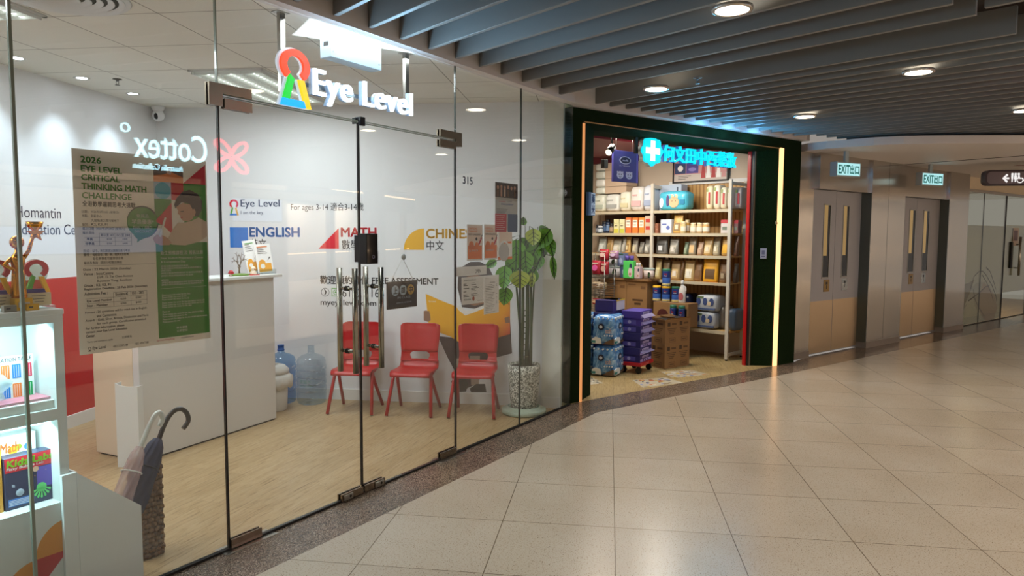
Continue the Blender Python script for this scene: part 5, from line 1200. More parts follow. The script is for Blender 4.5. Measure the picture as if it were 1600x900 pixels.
def leafmesh(base, tip, w, droop, m_):
    d_ = tip-base; L = d_.length; ax = d_.normalized(); side = ax.cross(Vector((0, 1, 0))).normalized(); nr = side.cross(ax)
    N1 = 9; i = mb.mi(m_); rows = []; ribs = []
    for k in range(N1+1):
        s = k/N1; ww = w*(math.sin(math.pi*min(1, s**0.8))**0.75)*(1-.15*s) if 0 < k < N1 else 0.0008
        bend = nr*(-(s-.5)**2*droop+.25*droop); row = []
        for q in (-1, -.55, 0, .55, 1): row.append(base+d_*s+side*ww*q+bend+nr*(-abs(q)*ww*.28))
        rows.append([mb.bm.verts.new(p) for p in row]); ribs.append(base+d_*s+bend-nr*.0025)
    for A, B in zip(rows, rows[1:]):
        for q in range(4):
            fc = mb.bm.faces.new((A[q], A[q+1], B[q+1], B[q])); fc.material_index = i; fc.smooth = True
    rb.tube(m_leafd, ribs, .0036, n=5)
    for s_ in (-1, 1):
        for k in (3, 5, 7):
            s = k/N1; rb.tube(m_leafd, [ribs[k-1], ribs[min(N1, k+1)]+side*s_*w*.62-nr*(.28*.62*w)*1.0], .0021, n=4)
for k, (a, c_, w, y_) in enumerate(LV):
    p = at(FW, a[0], a[1], y_); q = at(FW, c_[0], c_[1], y_+random.uniform(-.02, .03)); s = 0.0066
    leafmesh(Vector((p[0]-.745, y_+.255, p[1])), Vector((q[0]-.745, y_+.255+random.uniform(-.03, .03), q[1])), w*s, .03, m_leafy if k in (2, 12, 15) else m_leaf)  # topmost yellow leaf paints in an orange reflection; the others are yellowish
    stemtop = at(FW, 822, 440, -.255)
    rb.tube(m_stem, [Vector((stemtop[0]-.745, 0, stemtop[1]-.02)), Vector(((stemtop[0]+p[0])/2-.745, (y_+.255)*.6, max(p[1], stemtop[1])*.5+.5*p[1]+.02)), Vector((p[0]-.745, y_+.255, p[1]))], .003, n=5)
fo = part('foliage', mb, t); part('leaf_ribs', rb, fo)
# ================================================================== PHARMACY: portal of dark green turf
HT = 2.695
t = thing('shop_portal', 'dark green turf covered portal with glowing edge strips around the pharmacy', 'shopfront frame', FP, (0, 0, 0))
mb = MB(); mb.slab(m_turf, [(-0.138, 0.0), (0.0, 0.0), (0.03, 0.016), (0.285, 0.155), (0.285, 0.42), (-0.138, 0.42)], 0, HT); part('side_panel', mb, t)
mb = MB(); mb.slab(m_turf, [(3.19, 0.0), (3.556, 0.0), (3.556, 0.22), (2.93, 0.22), (2.93, 0.186), (3.11, 0.016)], 0, HT); part('side_panel', mb, t)
mb = MB()
sec = [(0.0, 2.60), (0.0, HT), (0.42, HT), (0.42, 2.545), (0.165, 2.545), (0.02, 2.585)]
vs = [(0.0-0.0, y, z) for y, z in sec]+[(3.19, y, z) for y, z in sec]; k6 = len(sec)
mb._add(vs, [tuple(range(k6-1, -1, -1)), tuple(range(k6, 2*k6))]+[(k, (k+1) % k6, (k+1) % k6+k6, k+k6) for k in range(k6)], m_turf); bmesh.ops.recalc_face_normals(mb.bm, faces=mb.bm.faces[:]); part('header', mb, t)
m_ls = emission('warm_light_strip', 'ffbd7e', 2.2); m_ls2 = emission('warm_light_strip_dim', 'f0a060', 0.9); m_ls3 = emission('thin_header_strip', 'c08a50', 0.25)
mb = MB(); mb.box(m_ls2, (0.0, 0.028), (-0.006, 0.014), (0.0, 2.565)); part('light_strip', mb, t)
mb = MB(); mb.box(m_ls, (3.115, 3.188), (-0.004, 0.012), (0.0, 2.585)); part('light_strip', mb, t)
mb = MB(); mb.box(m_ls3, (0.03, 3.11), (0.0, 0.012), (2.575, 2.583)); part('light_strip', mb, t)
mb = MB(); mb.text(M('number_gold', 'c9b98a', rough=.4), '6', 0, 0, h=0.052, y=0, bold=0.01)
tt = single('unit_number', 'small pale numeral six on the right turf pier', 'number', mb, FP, (3.09, 0.020, 1.69), rot=-44)
# light switch card on the pier
t = thing('wall_plate', 'small pale plate on the right turf pier below the numeral', 'wall plate', FP, (3.005, 0.108, 1.285), rot=-43.4)
mb = MB(); mb.box(M('plate_pale', 'a9acc0', rough=.4), (-0.036, 0.036), (-0.008, 0.0), (0, 0.125), bev=0.002, seg=1); part('plate', mb, t)
mb = MB(); mb.rect(M('plate_mark', '6a6c8a', rough=.5), -0.02, 0.015, 0.05, 0.10, -0.009, -0.008); mb.rect(M('plate_mark', ''), -0.025, 0.02, 0.02, 0.035, -0.009, -0.008); part('print', mb, t)
# blue projecting sign on left jamb
t = thing('projecting_sign', 'small blue and white lettered sign on the left turf jamb', 'sign', FP, (0.16, 0.075, 1.735), rot=28.7)
m_sgb = M('sign_blue_box', '2c5f94', rough=.4); m_sgw = M('sign_white_box', 'b8cfe4', rough=.4, emit='b8d4f0', es=.25)
mb = MB(); mb.box(m_sgb, (-0.09, 0.095), (-0.03, 0.0), (0, 0.215), bev=0.002, seg=1); part('box', mb, t)
mb = MB(); mb.rect(m_sgw, -0.022, 0.091, 0.006, 0.209, -0.0316, -0.030); f_ = part('face', mb, t)
mb = MB(); mb.text(M('sign_ink_blue', '1e4f96', rough=.5), '藥', -0.012, 0.112, w=0.092, h=0.090, y=-0.0317, bold=.03); mb.text(M('sign_ink_blue'), '米', -0.012, 0.014, w=0.092, h=0.088, y=-0.0317, bold=.03); part('lettering', mb, f_)
# ---- shell of the shop
m_ph = M('pharmacy_beige_wall', 'c9b8a4', rough=.6); m_pw = M('pharmacy_wood_panel', 'b08850', rough=.5)
tn, n, l, b = nt(m_pw); tc = n.new('ShaderNodeTexCoord'); wv = n.new('ShaderNodeTexWave'); wv.inputs['Scale'].default_value = 5.5; wv.inputs['Distortion'].default_value = 0.6; l.new(tc.outputs['Object'], wv.inputs['Vector'])
r1 = ramp_col(m_pw, wv.outputs['Fac'], [(0, '8d6636'), (.25, 'b58b52'), (1, 'bd965c')]); l.new(r1.outputs['Color'], b.inputs['Base Color'])
m_dred = M('dark_red_paint', '6d1b26', rough=.5); m_rtrim = M('red_lacquer_trim', 'b01a1c', rough=.3)
mb = MB(); mb.box(m_ph, (-5.0, 0.42), (0.47, 0.57), (0, 2.9)); struct('wall_pharmacy_back', mb, FS)
mb = MB(); mb.box(m_pw, (-1.12, 0.02), (0.455, 0.47), (0.1, 2.24)); mb.box(M('dark_brown_panel', '5b3f27', rough=.6), (-2.25, -1.13), (0.455, 0.47), (0.1, 2.0)); struct('trim_8', mb, FS)
mb = MB(); mb.box(m_white, (-1.15, 0.3), (0.43, 0.47), (2.24, 2.29)); struct('trim_9', mb, FS)
mb = MB(); mb.box(m_dred, (-5, 0.36), (0.40, 0.47), (2.62, 2.9)); struct('trim_10', mb, FS)
PZ = 2.86
mb = MB(); mb.slab(m_white, [(p.x, p.y) for p in (FP.w(-0.13, 0.3), FP.w(3.5, 0.3), FP.w(4.6, 4.5), FP.w(-1.2, 4.5))], PZ, PZ+.1); struct('ceiling_pharmacy', mb)
mb = MB(); mb.box(m_dred, (0.25, 2.9), (1.15, 2.6), (2.66, 2.70)); struct('ceiling_pharmacy_panel', mb, FP)
mb = MB(); mb.slab(m_ph, [(p.x, p.y) for p in (FP.w(-0.138, 0.42), FP.w(-1.2, 4.4), FP.w(-1.3, 4.4), FP.w(-0.25, 0.42))], 0, PZ); struct('wall_pharmacy_left', mb)
mb = MB(); mb.slab(m_ph, [(p.x, p.y) for p in (FP.w(3.15, 0.222), FS.w(0.36, 0.47), FS.w(0.50, 0.47), FP.w(3.25, 0.222))], 0, PZ); struct('wall_pharmacy_right', mb)
mb = MB(); mb.box(m_rtrim, (2.868, 2.925), (0.22, 0.262), (0, 2.62)); struct('trim_11', mb, FP)
mb = MB(); mb.box(M('dark_door_track', '23211f', rough=.4), (2.885, 2.93), (0.186, 0.218), (0, 2.6)); mb.box(m_satin, (2.895, 2.905), (0.182, 0.186), (0, 2.6)); struct('trim_12', mb, FP)
# pharmacy lamps
for (u, v, e) in ((1.0, 0.75, 20), (2.0, 0.75, 24), (0.6, 2.0, 18), (1.7, 1.9, 22)):
    d_ = lamp('AREA', 'pharmacy_ceiling_light', FP.w(u, v, 2.63), e, (1.0, 0.90, 0.76), 0.35, sizey=0.35)
lamp('SPOT', 'track_spot', FP.w(1.15, 0.9, 2.5), 60, (1.0, 0.95, 0.85), 0.05, target=FS.w(-1.0, 0.1, 2.0), spot=75)
# ---- sign
PV = 0.20
fl_, _ = at(FP, 1001, 238, PV); fr_, _ = at(FP, 1034, 240, PV); _, ft_ = at(FP, 1018, 212, PV); _, fb_ = at(FP, 1018, 260, PV)
t = thing('pharmacy_sign', 'glowing cyan flower and character sign hung across the pharmacy opening', 'sign', FP, (0, PV, 0))
e_cy = emission('sign_cyan_face', '00d4e8', 1.3); e_cw = emission('sign_cross_white', 'f4ffff', 1.8); e_cr = emission('sign_cyan_return', '2470c8', 0.7)
cx, cz2 = (fl_+fr_)/2, (ft_+fb_)/2; rx, rz = (fr_-fl_)/2, (ft_-fb_)/2
def flower(k): return [(cx+rx*k*(0.93+0.07*math.cos(8*a))*math.cos(a), cz2+rz*k*(0.93+0.07*math.cos(8*a))*math.sin(a)) for a in [2*math.pi*q/96 for q in range(96)]]
mb = MB(); mb.flat(e_cy, flower(1.0), -0.02, 0.0); fw_ = part('flower', mb, t)
mb = MB(); mb.flat(M('sign_flower_return', 'd5e6ee', rough=.4), flower(1.03), 0.0005, 0.05); part('flower_return', mb, t)
mb = MB(); w1, h1 = rx*.20, rz*.66; w2, h2 = rx*.66, rz*.20
mb.flat(e_cw, [(cx-w1, cz2-h1), (cx+w1, cz2-h1), (cx+w1, cz2-h2), (cx+w2, cz2-h2), (cx+w2, cz2+h2), (cx+w1, cz2+h2), (cx+w1, cz2+h1), (cx-w1, cz2+h1), (cx-w1, cz2+h2), (cx-w2, cz2+h2), (cx-w2, cz2-h2), (cx-w1, cz2-h2)], -0.024, -0.0195); part('cross', mb, fw_)
mb = MB(); mb.text(M('sign_cross_text', 'c08a90', rough=.5), 'MEDICINE', cx-w2*.85, cz2-h2*.35, w=w2*1.7, h=h2*.7, y=-0.0245, res=2); part('cross_lettering', mb, fw_)
gx0, _ = at(FP, 1035, 240, PV); gx1, _ = at(FP, 1147.5, 250, PV); _, gz1 = at(FP, 1036, 226, PV); _, gz0 = at(FP, 1036, 252, PV)
mb = MB(); mb.text(e_cy, '何文田中西藥妝', gx0, gz0, w=gx1-gx0, h=gz1-gz0, y=-0.002, bold=0.006, ext=0.03, res=3); part('lettering', mb, t)
mb = MB(); mb.text(e_cr, '何文田中西藥妝', gx0-.006, gz0-.004, w=gx1-gx0, h=gz1-gz0+.006, y=0.03, bold=0.006, ext=0.028, res=2); part('letter_return', mb, t)
mb = MB(); px_, _ = at(FP, 994, 235, PV+.04); mb.box(m_dark, (px_-0.018, px_+0.018), (0.03, 0.055), (fb_+.12, 2.56)); part('post', mb, t)
mb = MB(); mb.box(m_satin, (px_, gx1), (0.034, 0.046), ((gz0+gz1)/2-.012, (gz0+gz1)/2+.012)); part('rail', mb, t)
for k in range(5): lamp('POINT', 'cyan_glow', FP.w(cx+k*(gx1-cx)/4, PV-.13, cz2-.02), 3.0, (0.10, 0.62, 1.0), 0.06)
for k in range(3): lamp('POINT', 'cyan_glow', FP.w(cx+.4+k*(gx1-cx)/3, -.16, 2.62), 3.4, (0.12, 0.50, 1.0), 0.06)  # free-floating lamps added before the header for the blue soffit glow
# hanging blue banner box
def pf(px, py, v): u, z = at(FP, px, py, v); return u, z
HV = 0.62
u0, z1 = pf(959, 234, HV); u1, z0 = pf(997, 286, HV)
t = thing('hanging_banner', 'purple blue hanging advertising box with two pale faces, left of the cyan sign', 'banner', FP, (0, HV, 0))
m_ban = M('banner_blue', '3c3a86', rough=.45); m_banl = M('banner_side', '6258b8', rough=.45); m_banw = M('banner_pale', 'b3b6d8', rough=.5); m_bann = M('banner_navy', '17173f', rough=.5)
mb = MB(); mb.box(m_ban, (u0, u1-.03), (0, .03), (z0, z1), bev=.002, seg=1); part('panel', mb, t)
mb = MB(); mb.box(m_banl, (u1-.03, u1), (0.002, .03), (z0, z1-.01)); part('side_panel', mb, t)
mb = MB(); w, h = u1-.03-u0, z1-z0
mb.disc(m_banw, u0+w*.5, z0+h*.70, w*.25, -.001, 0, rz=h*.125); mb.disc(m_bann, u0+w*.5, z0+h*.70, w*.21, -.002, -.0008, rz=h*.10); mb.text(m_banw, 'soft', u0+w*.38, z0+h*.665, w=w*.24, h=h*.06, y=-.0024, bold=.03, res=2)
mb.text(m_banw, 'd 7 tissues', u0+w*.25, z0+h*.50, w=w*.45, h=h*.05, y=-.001, res=2)
for cx2 in (.29, .68):
    mb.disc(m_banw, u0+w*cx2, z0+h*.22, w*.145, -.001, 0, rz=h*.12)
    for q in (-1, 1): mb.disc(m_bann, u0+w*(cx2+q*.05), z0+h*.24, w*.02, -.002, -.0008); mb.disc(m_banw, u0+w*(cx2+q*.11), z0+h*.31, w*.03, -.001, 0)
    mb.flat(m_bann, arc(u0+w*cx2, z0+h*.20, w*.06, w*.045, 200, 340, 8), -.002, -.0008)
part('print', mb, t)
for k in (u0+.05, u1-.08): mb = MB(); mb.cyl(m_satin, (k, .015, z1), (k, .015, 2.68), .003, n=6); part('hanger', mb, t)
# track spotlight
t = thing('track_spotlight', 'black track spotlight hanging at the top left of the pharmacy opening', 'spotlight', FP, (0, .55, 0))
a = pf(950, 237, .55); c_ = pf(945, 250, .55)
mb = MB(); mb.cyl(m_black, (a[0]+.07, 0, a[1]+.055), (a[0]-.02, -.03, a[1]-.012), .038, n=20); part('head', mb, t)
mb = MB(); mb.cyl(emission('spot_lens', 'fff2dc', 2.0), (a[0]-.02, -.03, a[1]-.012), (a[0]-.024, -.0312, a[1]-.015), .034, n=20); part('lens', mb, t)
mb = MB(); mb.box(m_black, (c_[0]-.028, c_[0]+.03), (-.02, .03), (c_[1]-.085, c_[1]+.005), bev=.004); part('driver_box', mb, t)
mb = MB(); mb.cyl(m_black, (a[0]+.055, 0, a[1]+.04), (a[0]+.055, 0, 2.66), .008, n=10); mb.box(m_black, (a[0]-.25, a[0]+.5), (-.015, .015), (2.645, 2.665)); part('track', mb, t)

# ================================================================== shelving (frame FS: x along the run, y into the wall)
m_shp = M('shelf_post_enamel', 'c3bcae', rough=.4); m_shb = M('shelf_board_edge', 'b5aa92', rough=.45)
m_shw = M('shelf_board_wood', 'c49a5a', rough=.5)
LVZ = (1.885, 1.585, 1.303, 0.968)
PX = (-2.32, -1.128, -0.013)
t = thing('shelving_unit', 'cream metal shelving with wooden boards along the pharmacy wall', 'shelving', FS, (0, 0, 0))
for k, x in enumerate(PX):
    for y in (0.0, 0.40):
        mb = MB(); top = 2.245 if k else 1.95; mb.box(m_shp, (x-.020, x+.020), (y-.018, y+.018), (0.02, top), bev=.002, seg=1); mb.cyl(m_dark, (x, y, 0), (x, y, .02), .016, n=10); part('post', mb, t)
for x in PX[1:]:
    for z in (0.07, 2.20): mb = MB(); mb.box(m_shp, (x-.014, x+.014), (0.018, .382), (z-.018, z+.018)); part('crossbar', mb, t)
for k, z in enumerate(LVZ):
    for i in (0, 1):
        x0, x1 = PX[i]+.02, PX[i+1]-.02
        mb = MB(); mb.box(m_shw, (x0, x1), (0.004, .44), (z-.022, z)); mb.box(m_shb, (x0, x1), (-.010, .004), (z-.036, z+.001)); part('shelf', mb, t)
mb = MB(); mb.box(m_shw, (PX[1]+.02, PX[2]+.02), (-.01, .44), (.345, .368)); mb.box(m_shb, (PX[1]+.02, PX[2]+.02), (-.016, -.01), (.325, .369)); part('shelf', mb, t)
mb = MB(); mb.box(m_ph, (PX[1]+.02, PX[2]-.02), (.445, .454), (.1, .30)); part('back_panel', mb, t)
# picture frame above the shelves
t = thing('framed_poster', 'black framed advertising poster behind the cyan characters', 'poster', FS, (0, .425, 0))
q0 = at(FS, 1051, 285, .42); q1 = at(FS, 1138, 279, .42); zt_ = at(FS, 1051, 222, .42)[1]
x0, x1, z0, z1 = q0[0], q1[0], (q0[1]+q1[1])/2-.02, zt_-.05
mb = MB()
for a in (((x0, x1), (z0, z0+.02)), ((x0, x1), (z1-.02, z1)), ((x0, x0+.02), (z0, z1)), ((x1-.02, x1), (z0, z1))): mb.box(m_black, a[0], (-.014, .012), a[1])
part('frame', mb, t)
mb = MB(); w, h = x1-x0, z1-z0; m_ppk = M('poster_pink', 'c98e8c', rough=.4); m_pprp = M('poster_purple', '4c3f8e', rough=.4); m_pnv = M('poster_navy', '2a3a66', rough=.4); m_prd = M('poster_crimson', 'b03a3c', rough=.4)
mb.rect(m_ppk, x0+.02, x1-.02, z0+.02, z1-.02, -.002, .004); mb.rect(M('poster_wash', 'c9bdb4', rough=.4), x0+.02, x1-.02, z0+.02, z0+h*.22, -.003, -.001)
mb.rect(m_pnv, x0+.03, x0+w*.24, z0+h*.24, z0+h*.52, -.003, -.001); mb.rect(m_pprp, x0+w*.25, x0+w*.47, z0+h*.24, z0+h*.52, -.003, -.001); mb.rect(m_dred, x0+.02, x1-.02, z0+h*.74, z1-.02, -.003, -.001)
for k in range(5): mb.flat((m_prd, m_lw, m_prd, m_lw, m_ppk)[k], [(x0+w*(.52+.09*k), z0+h*.10), (x0+w*(.60+.09*k), z0+h*.10), (x0+w*(.57+.09*k), z0+h*.52), (x0+w*(.545+.09*k), z0+h*.52)], -.004, -.002)
mb.disc(m_lw, x0+w*.14, z0+h*.38, w*.05, -.004, -.002); mb.disc(M('poster_lilac', '8d82c8', rough=.4), x0+w*.36, z0+h*.34, w*.07, -.004, -.002, rz=h*.05)
for k in range(3): mb.rect(m_pk, x0+w*.10, x0+w*(.34-.05*k), z0+h*(.17-.04*k), z0+h*(.182-.04*k), -.004, -.002)
part('print', mb, t)

# ================================================================== goods
def fsx(px, v=0.03): return at(FS, px, 400, v)[0]
def fsz(px, py, v=0.03): return at(FS, px, py, v)[1]
_c = {}
def mc(h, rough=.5, **k):
    key = 'goods_'+h+str(rough)
    return M(key, h, rough=rough, **k)
def carton(name, lab, cat, fr, x0, x1, y0, y1, z0, z1, col, group, deco=None, bev=.003, rot=0, m=None):
    t = thing(name, lab, cat, fr, ((x0+x1)/2, (y0+y1)/2, z0), rot=rot, group=group)
    w, d_, h = (x1-x0), (y1-y0), z1-z0
    mb = MB(); mb.box(m or mc(col), (-w/2, w/2), (-d_/2, d_/2), (0, h), bev=bev, seg=1); part('box', mb, t)
    if deco:
        mb = MB(); deco(mb, w, d_, h); part('print', mb, t)
    return t
def band(c1, z0, z1): return lambda mb, w, d_, h: mb.rect(mc(c1), -w*.48, w*.48, h*z0, h*z1, -d_/2-.001, -d_/2)
def softpack(name, lab, fr, x, y, z, w, d_, h, col, group, deco=None, rot=0, cat='paper goods', rolls=None, rough=.25, seed=1, m=None):
    """film-wrapped bale: soft bulging block with crimped ends"""
    t = thing(name, lab, cat, fr, (x, y, z), rot=rot, group=group)
    b_ = bmesh.new(); bmesh.ops.create_cube(b_, size=1.0); bmesh.ops.subdivide_edges(b_, edges=b_.edges[:], cuts=5, use_grid_fill=True)
    rnd = random.Random(seed)
    for v_ in b_.verts:
        p = v_.co*2; q = Vector(tuple(math.copysign(abs(c)**1.0, c) for c in p)); m_ = max(abs(q.x), abs(q.y), abs(q.z))
        rr_ = (abs(q.x)**6+abs(q.y)**6+abs(q.z)**6)**(1/6); q = q/rr_*m_ if rr_ > 0 else q
        bul = 1+rnd.uniform(-.018, .018)
        if rolls: bul += .03*abs(math.sin(q.x*math.pi*rolls/2))-.02
        v_.co = Vector((q.x*w/2*bul, q.y*d_/2*bul, max(0, (q.z*bul+1)*h/2)))
    mb = MB(); mb.merge(b_, m or mc(col, rough), True); b_.free(); part('wrap', mb, t)
    if deco:
        mb = MB(); deco(mb, w, d_, h); part('print', mb, t)
    return t
G1 = 'white paper bales on the top shelf'
z = LVZ[0]
for k, (a, b2, yt, v, col, lab) in enumerate(((925, 942, 304, .02, 'cfd2c4', 'pale wrapped bale at the left end of the top shelf, against the turf jamb'), (943, 964, 303, .02, 'd3d4ce', 'white wrapped bale with a grey band on the top shelf'), (965, 981, 299, .02, 'd8d6c4', 'tall cream roll pack on the top shelf, third from the turf jamb'),
     (982, 1001, 291, .03, 'd6d2cc', 'white bale with faint pink print on the top shelf'), (1002, 1017, 289, .03, 'cdd2dc', 'bluish white bale touching the middle shelf post'))):
    x0, x1 = fsx(a, v), fsx(b2, v); h = fsz((a+b2)/2, yt, v)-z
    col2 = ('a9b0a0', '9ea09c', 'c9c09a', 'd3a8a8', '9aa6c0')[k]
    softpack('paper_bale', lab, FS, (x0+x1)/2, v+.16, z, x1-x0, .30, h, col, G1, deco=lambda mb, w, d_, h, c2=col2: (mb.rect(mc(c2), -w*.36, w*.36, h*.2, h*.42, -d_/2-.008, -d_/2+.01), mb.rect(mc(c2), -w*.3, w*.1, h*.62, h*.68, -d_/2-.008, -d_/2+.01)), seed=k)
z2 = z+(fsz(940, 304, .02)-z)
G2 = 'beige cartons stacked above the top shelf bales'
zs = [fsz(940, 304, .05)+.012, fsz(940, 292, .05), fsz(940, 279, .05), fsz(945, 266, .05), fsz(945, 254, .05)]
for k in range(4):
    x0, x1 = fsx(926, .05), fsx(942, .05); zb, zt2 = zs[k], zs[k+1]
    softpack('paper_bale', '%s bale of the stack at the left edge above the top shelf' % ('lowest white', 'second white', 'third white', 'uppermost white')[k], FS, (x0+x1)/2, .22, zb, x1-x0, .3, zt2-zb-.002, ('d2d4c8', 'd6d6ce', 'c9ccc0', 'd0d0c8')[k], G2, seed=30+k)
    x0, x1 = fsx(943, .08), fsx(976-2*(k == 3), .08)
    carton('carton', '%s beige carton of the stack left of the purple banner' % ('lowest', 'second', 'third', 'uppermost')[k], 'carton', FS, x0, x1, .09, .36, zb, zt2-.003, 'c3ab93', G2, deco=lambda mb, w, d_, h: mb.rect(mc('b39a80'), w*.02, w*.03, h*.1, h*.9, -d_/2-.001, -d_/2))
x0, x1 = fsx(1022, .10), fsx(1056, .10)
carton('carton', 'flat grey blue carton leaning behind the cyan diaper pack', 'carton', FS, x0, x1, .20, .36, z, fsz(1040, 289, .2), 'a9b6c8', None, deco=lambda mb, w, d_, h: (mb.rect(mc('3a4458'), w*.30, w*.36, h*.72, h*.9, -d_/2-.001, -d_/2), mb.rect(mc('8896b0'), -w*.4, w*.1, h*.3, h*.36, -d_/2-.001, -d_/2)))
x0, x1 = fsx(1026, .02), fsx(1070, .02); h = fsz(1048, 298.5, .02)-z
def dp(mb, w, d_, h):
    y = -d_/2-.006
    mb.disc(mc('d6b48c'), w*.08, h*.42, w*.17, y, y+.02, rz=h*.28); mb.disc(mc('e0c8a4'), w*.02, h*.70, w*.05, y, y+.02, rz=h*.13); mb.disc(mc('e0c8a4'), w*.16, h*.70, w*.05, y, y+.02, rz=h*.13)
    for q in (-1, 1): mb.disc(mc('4a3a34'), w*.08+q*w*.06, h*.48, w*.015, y-.001, y+.01)
    mb.disc(mc('5a4a7a'), -w*.14, h*.5, w*.05, y, y+.02, rz=h*.30); mb.disc(mc('e8eef0'), -w*.36, h*.40, w*.07, y, y+.02, rz=h*.26); mb.rect(mc('2a7fa8'), w*.28, w*.44, h*.3, h*.55, y, y+.02)
softpack('diaper_pack', 'cyan diaper pack with a beige bear on the top shelf', FS, (x0+x1)/2, .14, z, x1-x0, .24, h, '4fb4cf', None, deco=dp, cat='diaper pack', seed=9)
G3 = 'white packs with red lettering on the top shelf'
for k, (a, b2, yt) in enumerate(((1100, 1110, 290), (1111.5, 1122, 288.5), (1122.5, 1132.5, 292), (1133, 1142, 292), (1145, 1156, 292.5))):
    v = .05+.01*k; x0, x1 = fsx(a, v), fsx(b2, v); h = fsz((a+b2)/2, yt, v)-z
    softpack('tissue_pack', 'upright cream pack with red lettering, %s of five at the right of the top shelf' % ('leftmost', 'second', 'middle', 'fourth', 'rightmost')[k], FS, (x0+x1)/2, v+.10, z, x1-x0, .2, h, ('d8cfae', 'd8d0bc', 'cfc8b0', 'c9beb2', 'a89890')[k], G3, deco=lambda mb, w, d_, h: (mb.rect(mc('b03038'), -w*.05, w*.22, h*.22, h*.72, -d_/2-.006, -d_/2+.02), mb.rect(mc('8fa060'), -w*.32, -w*.1, h*.74, h*.88, -d_/2-.006, -d_/2+.02)), seed=50+k)
# ---- second level: jars, boxes, dark bottles
z = LVZ[1]; G4 = 'small boxes and jars on the second shelf'
def jar(lab, px, w_px, yt, v, col, cap, group, zz=None, label=None):
    zz = z if zz is None else zz
    x = fsx(px, v); r_ = abs(fsx(px+w_px/2, v)-fsx(px-w_px/2, v))/2; h = fsz(px, yt, v)-zz
    t = thing('jar', lab, 'jar', FS, (x, v, zz), group=group)
    mb = MB(); mb.lathe(mc(col, .3), [(0, 0), (r_*.92, 0), (r_, r_*.1), (r_, h*.70), (r_*.85, h*.78), (0, h*.78)], n=18); part('body', mb, t)
    mb = MB(); mb.lathe(mc(cap, .4), [(r_*.8, h*.76), (r_*.86, h*.78), (r_*.86, h), (0, h)], n=18); part('lid', mb, t)
    if label:
        mb = MB(); mb.lathe(mc(label, .5), [(r_*1.01, h*.18), (r_*1.01, h*.58)], n=18); part('label', mb, t)
for k, (px, w, yt, v, c1, cp, lb, lab) in enumerate(((934, 6, 351, .05, '2b2f38', '1c1c20', '8d8f98', 'short dark bottle at the left end of the second shelf'), (938, 7, 353, .02, '4a5560', 'c9ccd0', 'b9c4cc', 'squat grey bottle with a pale cap on the second shelf'), (944, 7, 346, .10, '1f2a3e', '15181e', '3f5a80', 'tall dark blue bottle among the dark bottles'), (949.5, 6, 342, .12, '24304a', '0f1116', '6a84a8', 'tallest dark bottle with a blue label on the second shelf'), (955, 6, 349, .06, '332a28', '121010', 'a08a70', 'dark brown bottle just left of the yellow boxes'))):
    jar(lab, px, w, yt, v, c1, cp, 'dark bottles on the second shelf', label=lb)
bx = [(958, 966, 342.5, 'd8d2a0', 'c8c04a', 'first of the two yellow green boxes on the second shelf'), (967, 975, 342.5, 'd8d4a8', 'bcc04a', 'second of the two yellow green boxes, beside the orange boxes'), (976.5, 985, 340, 'd8703a', 'e8e0d0', 'first orange box, touching the yellow green pair'), (987, 995.5, 340, 'dd7a34', 'ece4d4', 'middle orange box on the second shelf'), (997, 1005.5, 340, 'dc8a38', 'e6ded0', 'orange box closest to the red labelled box'),
      (1006.5, 1016, 337, 'c2b09a', 'b83a34', 'brown box with red labels left of the middle shelf post'), (1022, 1027, 349, '8d5a44', 'b08a70', 'narrow brown box right of the middle shelf post'), (1031, 1048, 343, 'c9d0de', '5a6ab0', 'white and blue box on the second shelf')]
for k, (a, b2, yt, c1, c2, lab) in enumerate(bx):
    v = .03; x0, x1 = fsx(a, v), fsx(b2, v); h = fsz((a+b2)/2, yt, v)-z
    if k < 5: dec = lambda mb, w, d_, h, c2=c2, k=k: (mb.rect(mc(c2), -w*.42, w*.42, h*.0+.002, h*.32, -d_/2-.001, -d_/2) if k < 2 else mb.rect(mc(c2), -w*.40, w*.40, h*.38, h*.84, -d_/2-.001, -d_/2), mb.rect(mc('6a5a40'), -w*.3, w*.2, h*.5, h*.56, -d_/2-.002, -d_/2), mb.rect(mc('4a4a3a'), -w*.3, w*.3, h*.70, h*.74, -d_/2-.002, -d_/2))
    elif k == 5: dec = lambda mb, w, d_, h, c2=c2: (mb.rect(mc(c2), -w*.35, w*.35, h*.62, h*.82, -d_/2-.001, -d_/2), mb.rect(mc(c2), -w*.35, w*.35, h*.2, h*.4, -d_/2-.001, -d_/2))
    else: dec = lambda mb, w, d_, h, c2=c2: (mb.disc(mc(c2), w*.2, h*.4, w*.16, -d_/2-.001, -d_/2), mb.rect(mc(c2), -w*.35, w*.05, h*.62, h*.70, -d_/2-.001, -d_/2))
    carton('small_box', lab, 'box', FS, x0, x1, v, v+.12, z, z+h, c1, G4, deco=dec)
